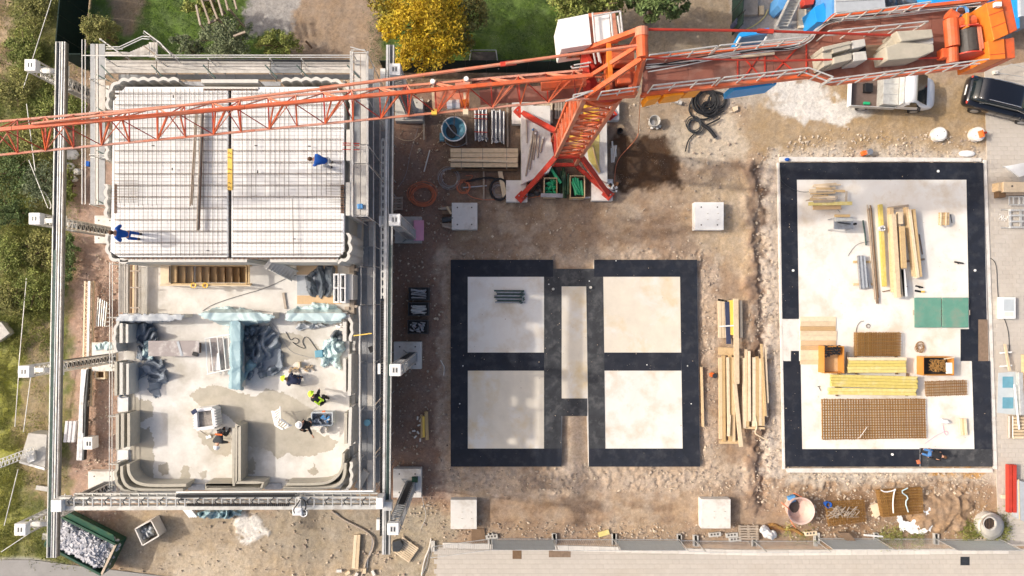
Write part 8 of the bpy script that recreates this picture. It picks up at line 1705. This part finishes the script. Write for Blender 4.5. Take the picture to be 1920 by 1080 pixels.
mb = MB(); mb.cbox(P(675.5, 387, 8.95), .26, .22, .2, .1); one(mb, 'blue_box', 'hose_blue', 'small blue box on the sunlit scaffold walkway', 'box', bevel=.03)
mb = MB(); p = P(689, 792, 6.15); mb.cyl(p.x, p.y, 6.0, 6.28, .15, 18, .16); one(mb, 'pail', 'tub_blue', 'pale blue pail on the shaded lower scaffold deck', 'bucket')
mb = MB(); mb.prism(poly([(664, 913), (681, 880), (692, 888), (676, 918)], 6.3), 6.05, 6.3); one(mb, 'leaning_board', 'concrete', 'slanting grey panel at the lower end of the shaded scaffold', 'panel')
mb = MB(); mb.cbox(P(696, 655, 6.2), .2, .3, .15, .4); one(mb, 'tool_bag', 'black', 'small black tool bag on the shaded scaffold deck', 'bag')
for k, (x, y) in enumerate(((664, 272), (664, 268), (664, 280))): mb = MB(); mb.tube(P(x-22, y, 9.2), P(x+10, y+1, 9.0), .02, 6); one(mb, 'red_prop', 'red_paint', ('middle', 'upper', 'lower')[k]+' red prop reaching over the scaffold edge', 'prop', 'red props by the scaffold')

for k, (pts, lab) in enumerate((([(356, 742), (372, 728), (402, 722), (440, 733), (480, 742), (500, 728), (540, 738), (575, 758), (590, 772), (580, 800), (610, 815), (640, 830), (612, 850), (570, 858), (540, 850), (520, 862), (500, 842), (452, 838), (452, 795), (436, 792), (404, 760), (380, 766)], 'large beige wet mortar patch across the middle of the lower rooms'),
    ([(372, 812), (436, 812), (437, 852), (415, 856), (395, 845), (380, 830)], 'damp patch left of the central low wall'), ([(247, 808), (262, 798), (285, 802), (292, 830), (291, 900), (262, 898), (247, 880)], 'beige-grey patch inside the lower left corner wall'),  # corner entry: flat beige-grey patch beside the left wall
    ([(300, 870), (318, 868), (320, 890), (304, 892)], 'small round damp patch near the bottom wall'), ([(345, 872), (360, 876), (357, 900), (336, 898)], 'oval damp patch left of the middle bottom wall'), ([(372, 885), (390, 882), (392, 895), (378, 900)], 'tiny damp patch beside the middle bottom wall'),
    ([(455, 862), (482, 858), (480, 888), (462, 892), (454, 885)], 'damp patch right of the central low wall'), ([(520, 625), (560, 625), (600, 650), (598, 675), (560, 680), (530, 690), (528, 660)], 'dull damp patch between the dark heap and the right wall'), ([(575, 880), (592, 868), (600, 885), (588, 892)], 'small damp patch near the lower right corner'),
    ([(232, 705), (255, 745), (285, 752), (292, 780), (255, 800), (243, 780), (240, 740)], 'faint damp patch beneath the left slate sheet'))):
    spill(pts, ZL+.001, .004, 'wet_mortar', lab, 50+k, 'floor_patch')

# ------------------------------------------------------------------ vehicles
def loft(secs, n=24, e=3.0):
    """rounded-box sections (x, half width, z0, z1) joined along x"""
    mb = MB()
    for x, hw, z0, z1 in secs:
        for i in range(n):
            a = 2*math.pi*i/n; c, s_ = math.cos(a), math.sin(a); cx = math.copysign(abs(c)**(2/e), c); sx = math.copysign(abs(s_)**(2/e), s_); mb.v.append((x, cx*hw, (z0+z1)/2+sx*(z1-z0)/2))
    for k in range(len(secs)-1):
        for i in range(n): mb.f.append((k*n+i, k*n+(i+1) % n, (k+1)*n+(i+1) % n, (k+1)*n+i))
    mb.f.append(tuple(range(n))[::-1]); mb.f.append(tuple((len(secs)-1)*n+i for i in range(n))); return mb
def wheel(t, x, y, r, w_):
    mb = MB(); mb.tube((x, y-w_/2, r), (x, y+w_/2, r), r, 20); wq = mb.build('wheel', 'rubber', t); mb = MB(); s_ = 1 if y > 0 else -1; mb.tube((x, y+s_*w_/2-.01*s_, r), (x, y+s_*(w_/2+.015), r), r*.62, 14); mb.build('rim', 'steel', wq)
def quad(t, name, m, pts, th=.02, parent=None):
    v = [Vector(p) for p in pts]; n = (v[1]-v[0]).cross(v[3]-v[0]).normalized()*th; mb = MB(); mb.add(v+[p+n for p in v], [(3, 2, 1, 0), (4, 5, 6, 7), (0, 1, 5, 4), (1, 2, 6, 5), (2, 3, 7, 6), (3, 0, 4, 7)]); return mb.build(name, m, parent or t)
t = thing('black_estate_car', 'black estate car with silver roof rails, cut by the right edge', 'car')
loft([(-2.4, .62, .45, .8), (-2.36, .8, .32, .95), (-2.2, .9, .26, 1.02), (-1.6, .93, .24, 1.02), (0, .94, .24, .98), (1.2, .94, .24, .98), (1.9, .9, .26, .92), (2.3, .78, .3, .78), (2.42, .55, .4, .66)], 28, 3.6).build('body', 'car_paint', t, smooth=True)
g = loft([(-2.28, .6, .85, 1.05), (-1.95, .7, .85, 1.36), (-1.5, .72, .85, 1.46), (-.6, .73, .85, 1.5), (.3, .72, .85, 1.48), (.75, .7, .85, 1.38), (1.5, .66, .82, .97)], 28, 3.2).build('greenhouse', 'glass_dark', t, smooth=True)
loft([(-2.0, .6, 1.3, 1.4), (-1.5, .67, 1.38, 1.49), (-.6, .69, 1.4, 1.535), (.25, .68, 1.4, 1.52), (.55, .62, 1.38, 1.46)], 24, 4).build('roof', 'car_paint', t, smooth=True)
quad(t, 'windscreen', 'glass_green', [(.72, -.6, 1.42), (1.38, -.62, 1.06), (1.38, .62, 1.06), (.72, .6, 1.42)], .03)
for s_ in (-1, 1):
    mb = MB(); mb.path([(-1.5, .6*s_, 1.53), (-1.3, .61*s_, 1.56), (.1, .61*s_, 1.57), (.35, .6*s_, 1.52)], .022, 6); mb.build('roof_rail', 'chrome', t)
    mb = MB(); mb.path([(-1.75, .76*s_, 1.1), (-1.5, .735*s_, 1.25), (-.9, .735*s_, 1.33), (.3, .73*s_, 1.32), (.9, .74*s_, 1.12)], .014, 5); mb.build('window_trim', 'chrome', t)
    mb = MB(); mb.ball((.75, 1.02*s_, 1.08), .1, .13, .08); mb.build('mirror', 'car_paint', t)
    mb = MB(); mb.ball((-2.3, .72*s_, .86), .07, .14, .05); mb.build('tail_light', 'crane_red', t)
    for x in (-1.45, 1.4): wheel(t, x, .84*s_, .34, .2)
    for x in (-.35, .55): mb = MB(); mb.beam((x, .945*s_, .4), (x, .942*s_, .93), .012, .008); mb.build('door_gap', 'black', t)
mb = MB(); mb.beam((-2.415, -.3, .7), (-2.415, .3, .7), .02, .1); mb.build('number_plate', 'white', t)
mb = MB(); mb.path([(-2.3, -.15, .99), (-2.3, .15, .99)], .012, 5); mb.build('badge', 'chrome', t)
t.location = P(1880, 190, .4)*1.0; t.location.z = 0; t.rotation_euler = (0, 0, R(-14)); 
t = thing('white_pickup', 'white drop-side pickup van parked under the counter-jib', 'pickup truck')
loft([(.2, .86, .35, 1.9), (.35, .93, .28, 1.98), (.68, .93, .28, 1.95), (1.15, .93, .28, 1.63), (1.6, .92, .28, 1.3), (1.95, .9, .3, 1.18), (2.25, .84, .32, 1.0), (2.42, .68, .36, .85), (2.47, .45, .42, .7)], 30, 4.2).build('cab', 'car_white', t, smooth=True)
quad(t, 'windscreen', 'glass_dark', [(.7, -.78, 2.0), (1.62, -.84, 1.37), (1.62, .84, 1.37), (.7, .78, 2.0)], .03)
mb = MB(); mb.beam((1.5, -.6, 1.5), (1.52, .1, 1.49), .03, .02); mb.build('wiper', 'black', t)
for s_ in (-1, 1):
    a = [(.45, .93*s_, 1.25), (1.3, .93*s_, 1.25), (.8, .87*s_, 1.78), (.5, .86*s_, 1.78)]; quad(t, 'side_window', 'glass_dark', a if s_ < 0 else [a[1], a[0], a[3], a[2]], .02)
    mb = MB(); mb.ball((1.25, 1.05*s_, 1.3), .08, .12, .12); mb.build('mirror', 'black', t)
    for x in (-1.5, 1.55): wheel(t, x, .82*s_, .33, .22)
    mb = MB(); mb.ball((2.2, .66*s_, .85), .13, .12, .08); mb.build('headlight', 'glass_green', t)
    mb = MB(); mb.box(-2.45, .16, .95*s_-.02, .95*s_+.02, .62, 1.0); mb.build('drop_side', 'steel_pale', t)
mb = MB(); mb.box(-2.45, .16, -.92, .92, .55, .66); mb.build('load_bed', 'tray_brown', t)
mb = MB(); mb.box(-2.49, -2.455, -.95, .95, .6, 1.0); mb.build('tailgate', 'car_white', t)
mb = MB(); mb.box(-.82, .06, -.88, .88, .67, 1.32); mb.build('tool_box', 'alu', t, bevel=.02)
for y in (-.3, .3): mb = MB(); mb.box(-.8, .04, y-.01, y+.01, 1.322, 1.33); mb.build('lid_seam', 'steel', t)
mb = MB(); mb.box(.09, .14, -.9, .9, .67, 1.75); mb.build('headboard', 'steel_pale', t)
mb = MB(); mb.box(-1.65, -1.2, -.1, .42, .67, .95); mb.build('black_case', 'black', t, bevel=.02)
mb = MB(); mb.box(-1.6, -1.25, -.78, -.62, .67, .8); mb.build('green_case', 'green_plastic', t, bevel=.02)
mb = MB(); mb.box(-2.3, 2.2, -.4, .4, .3, .54); mb.build('chassis', 'dark_steel', t)
mb = MB(); mb.prism([(2.0, -.15), (2.04, -.15), (2.04, .1), (2.0, .1)], 1.08, 1.105); mb.build('bonnet_badge', 'hose_blue', t)
q = P(1677, 171, 1.0); t.location = (q.x, q.y, 0); t.rotation_euler = (0, 0, R(-3))

# ------------------------------------------------------------------ people: one continuous skinned body, clothes as children
def skin(name, V, E, Rr, m, parent, sub=1, root=0):
    me = bpy.data.meshes.new('tmp'); me.from_pydata(V, E, []); o = bpy.data.objects.new('tmp', me); COL.objects.link(o)
    o.modifiers.new('skin', 'SKIN').use_smooth_shade = True
    for i, r in enumerate(Rr): me.skin_vertices[0].data[i].radius = (r, r) if not isinstance(r, tuple) else r
    me.skin_vertices[0].data[root].use_root = True
    s_ = o.modifiers.new('sub', 'SUBSURF'); s_.levels = sub; s_.render_levels = sub
    dg = bpy.context.evaluated_depsgraph_get(); nm = bpy.data.meshes.new_from_object(o.evaluated_get(dg)); bpy.data.objects.remove(o)
    nm.materials.clear(); nm.materials.append(MAT[m]); nm.polygons.foreach_set('use_smooth', [True]*len(nm.polygons))
    q = bpy.data.objects.new(name, nm); COL.objects.link(q); q.parent = parent; return q
def person(label, px, py, z, face, hip=.92, lean=20, hands=((.35, .2, .9), (.35, -.2, .9)), feet=((.05, .13), (.0, -.13)), top='blue_work', legs='blue_work', hat=None, vest=None, head_drop=0, kneel=False, patch=None):
    t = thing('person', label, 'person'); V = []; E = []; Rr = []
    def add(p, r, to=None): V.append(tuple(p)); Rr.append(r); (E.append((to, len(V)-1)) if to is not None else None); return len(V)-1
    a = R(lean); d = Vector((math.sin(a), 0, math.cos(a))); pel = Vector((0, 0, hip)); ch = pel+d*.46; nk = ch+d*.12; hd = nk+Vector((math.sin(a+R(head_drop))*.15, 0, math.cos(a+R(head_drop))*.15))
    i_p = add(pel, .135); i_w = add(pel+d*.2, .12, i_p); i_c = add(ch, (.15, .12), i_w); i_n = add(nk+d*.02, .055, i_c); i_h = add(hd, .085, i_n); i_t = add(hd+(hd-nk).normalized()*.1, .07, i_h); add(hd+Vector((.09*math.cos(a), 0, -.09*math.sin(a))), .018, i_h)
    arms = []; lg = []
    for s_, hnd in zip((1, -1), hands):
        sh = ch+d*.04+Vector((0, s_*.19, 0)); hv = Vector(hnd); mid = (sh+hv)/2; L_ = (hv-sh).length; bend = math.sqrt(max(0, .29**2-(L_/2)**2)) if L_ < .58 else 0
        el = mid+Vector((-.2, s_*.8, -.5)).normalized()*max(bend, .03)
        i_s = add(sh, .068, i_c); i_e = add(el, .047, i_s); i_wr = add(hv, .03, i_e); dd = (hv-el).normalized(); i_pl = add(hv+dd*.06, .034, i_wr); arms.append((sh, el, hv))
        sd_ = dd.cross(Vector((0, 0, 1))); sd_ = sd_.normalized() if sd_.length > .1 else Vector((0, 1, 0))
        for k in range(4): f = i_pl; b0 = hv+dd*.1+sd_*(k-1.5)*.02; f = add(b0, .0095, f); f = add(b0+dd*(.035-.004*abs(k-1.2))+Vector((0, 0, -.012)), .0085, f); add(b0+dd*.045+Vector((0, 0, -.04)), .0075, f)
        f = add(hv+dd*.04+sd_*s_*.04, .011, i_pl); add(hv+dd*.08+sd_*s_*.055+Vector((0, 0, -.01)), .009, f)
    for s_, (fx, fy) in zip((1, -1), feet):
        hp_ = pel+Vector((0, s_*.09, -.04)); an = Vector((fx, fy if abs(fy) > .3 else fy, .09))
        mid = (hp_+an)/2; L_ = (an-hp_).length; bend = math.sqrt(max(0, .43**2-(L_/2)**2)); kn = mid+Vector((1, s_*.15, .1)).normalized()*bend
        i1 = add(hp_, .095, i_p); i2 = add(kn, .062, i1); i3 = add(an, .045, i2); add(an+Vector((.13, s_*.02, -.045)), .038, i3); lg.append((hp_, kn, an))
    skin('body', V, E, Rr, 'skin', t)
    cv = [pel+Vector((0, 0, -.02)), pel+d*.2, ch, ch+d*.09]; ce = [(0, 1), (1, 2), (2, 3)]; cr_ = [.17, (.165, .15), (.2, .165), .1]
    for sh, el, hv in arms:
        n = len(cv); cv += [sh, el, el.lerp(hv, .85)]; ce += [(2, n), (n, n+1), (n+1, n+2)]; cr_ += [.098, .072, .052]
    j = skin('jacket', [tuple(v) for v in cv], ce, cr_, top, t)
    cv = [pel+d*.06, pel+Vector((0, 0, -.03))]; ce = [(0, 1)]; cr_ = [.165, .16]
    for hp_, kn, an in lg:
        n = len(cv); cv += [hp_, kn, an+Vector((0, 0, .02))]; ce += [(1, n), (n, n+1), (n+1, n+2)]; cr_ += [.115, .085, .068]
    skin('trousers', [tuple(v) for v in cv], ce, cr_, legs, t)
    for hp_, kn, an in lg: mb = MB(); mb.path([an+Vector((-.06, 0, -.03)), an+Vector((.03, 0, -.04)), an+Vector((.17, 0, -.05))], [.05, .055, .035], 8); mb.build('boot', 'black', t)
    ax = (hd-nk).normalized(); c = hd+ax*.03; rot = ax.to_track_quat('Z', 'X').to_matrix()
    if hat:
        mb = MB(); b = len(mb.v); n = 18
        for r, zz in ((.175, -.01), (.15, .0), (.142, .05), (.11, .11), (.06, .145), (.001, .155)):
            for i in range(n): q = Vector((r*math.cos(6.2832*i/n)*1.12, r*math.sin(6.2832*i/n), zz)); mb.v.append(tuple(c+rot @ q))
        for k in range(5):
            for i in range(n): mb.f.append((k*n+i, k*n+(i+1) % n, (k+1)*n+(i+1) % n, (k+1)*n+i))
        mb.build('hard_hat', hat, t, smooth=True)
    else:
        mb = MB(); q = c+ax*.03-Vector((d.x*.0+.02, 0, 0)); mb.ball(tuple(q), .108, .1, .1, 12, 8); mb.build('hair', 'hair', t, smooth=True)
    if vest:
        for f0, f1 in (((.1, -.14), (.42, -.14)), ((.1, .14), (.42, .14)), ((.2, -.17), (.2, .17)))[2 if vest == 'orange_plastic' else 0:]:
            bk = Vector((-math.cos(a), 0, math.sin(a)))*.17; mb = MB(); mb.beam(pel+d*f0[0]+Vector((0, f0[1], 0))+bk, pel+d*f1[0]+Vector((0, f1[1], 0))+bk, .07, .03, tuple(bk)); mb.build('reflective_strip', vest, t)
    t.location = P(px, py, z); t.rotation_euler = (0, 0, R(face)); return t
person('worker in blue overalls striding near the lower left corner of the roof slab', 259, 443, ZU+.02, 178, hip=.9, lean=30, feet=((-.04, .13), (-.12, -.1)), hands=((.3, .12, .95), (.36, -.26, .9)))
person('worker in blue jacket and pale trousers bending over on the right roof field', 622, 309, ZU+.02, 178, hip=.85, lean=62, feet=((.02, .12), (.0, -.12)), legs='tarp_grey', hands=((.75, .12, .35), (.55, -.25, .3)), head_drop=15)
person('worker in navy with a lime helmet crouching before the brushes', 566, 713, ZL, 165, hip=.5, lean=68, feet=((.1, .15), (.05, -.15)), top='navy', legs='navy', hat='hivis', hands=((.5, .2, .2), (.5, -.15, .15)))
person('worker in a black jacket with lime reflective strips near the right wall', 612, 750, ZL, 135, hip=.8, lean=60, feet=((.05, .14), (.0, -.14)), top='black_cloth', legs='black_cloth', vest='hivis', hat='hivis', hands=((.6, .2, .4), (.6, -.2, .35)))
person('worker in dark grey, orange back strip and white helmet by the central wall', 426, 803, ZL, -95, hip=.82, lean=64, feet=((.02, .14), (.0, -.14)), top='grey_cloth', legs='grey_cloth', hat='helmet_white', vest='orange_plastic', hands=((.62, .22, .3), (.5, -.24, .25)))
person('worker in black with a white helmet leaning over the tool tub', 590, 790, ZL, 165, hip=.88, lean=30, feet=((.02, .13), (.0, -.13)), top='black_cloth', legs='grey_cloth', hat='helmet_white', hands=((.1, .35, .8), (-.25, .5, .85)))
person('worker in black top and jeans bending over the right pad border', 1731, 846, SL, -12, hip=.62, lean=75, feet=((-.1, .12), (-.15, -.14)), top='black_cloth', legs='blue_jeans', hands=((.3, .2, .1), (.35, -.25, .06)), hat=None)
mb = MB(); mb.beam(P(1725, 840, SL+.05), P(1725, 875, SL+.05), .04, .04); one(mb, 'straight_edge', 'steel', 'thin straight edge beside the worker at the lower pad border', 'straight edge')
mb = MB(); mb.cbox(P(1722, 866, SL+.06), .16, .22, .1, .3); one(mb, 'gas_torch', 'hose_orange', 'small orange torch at the foot of the straight edge', 'torch')
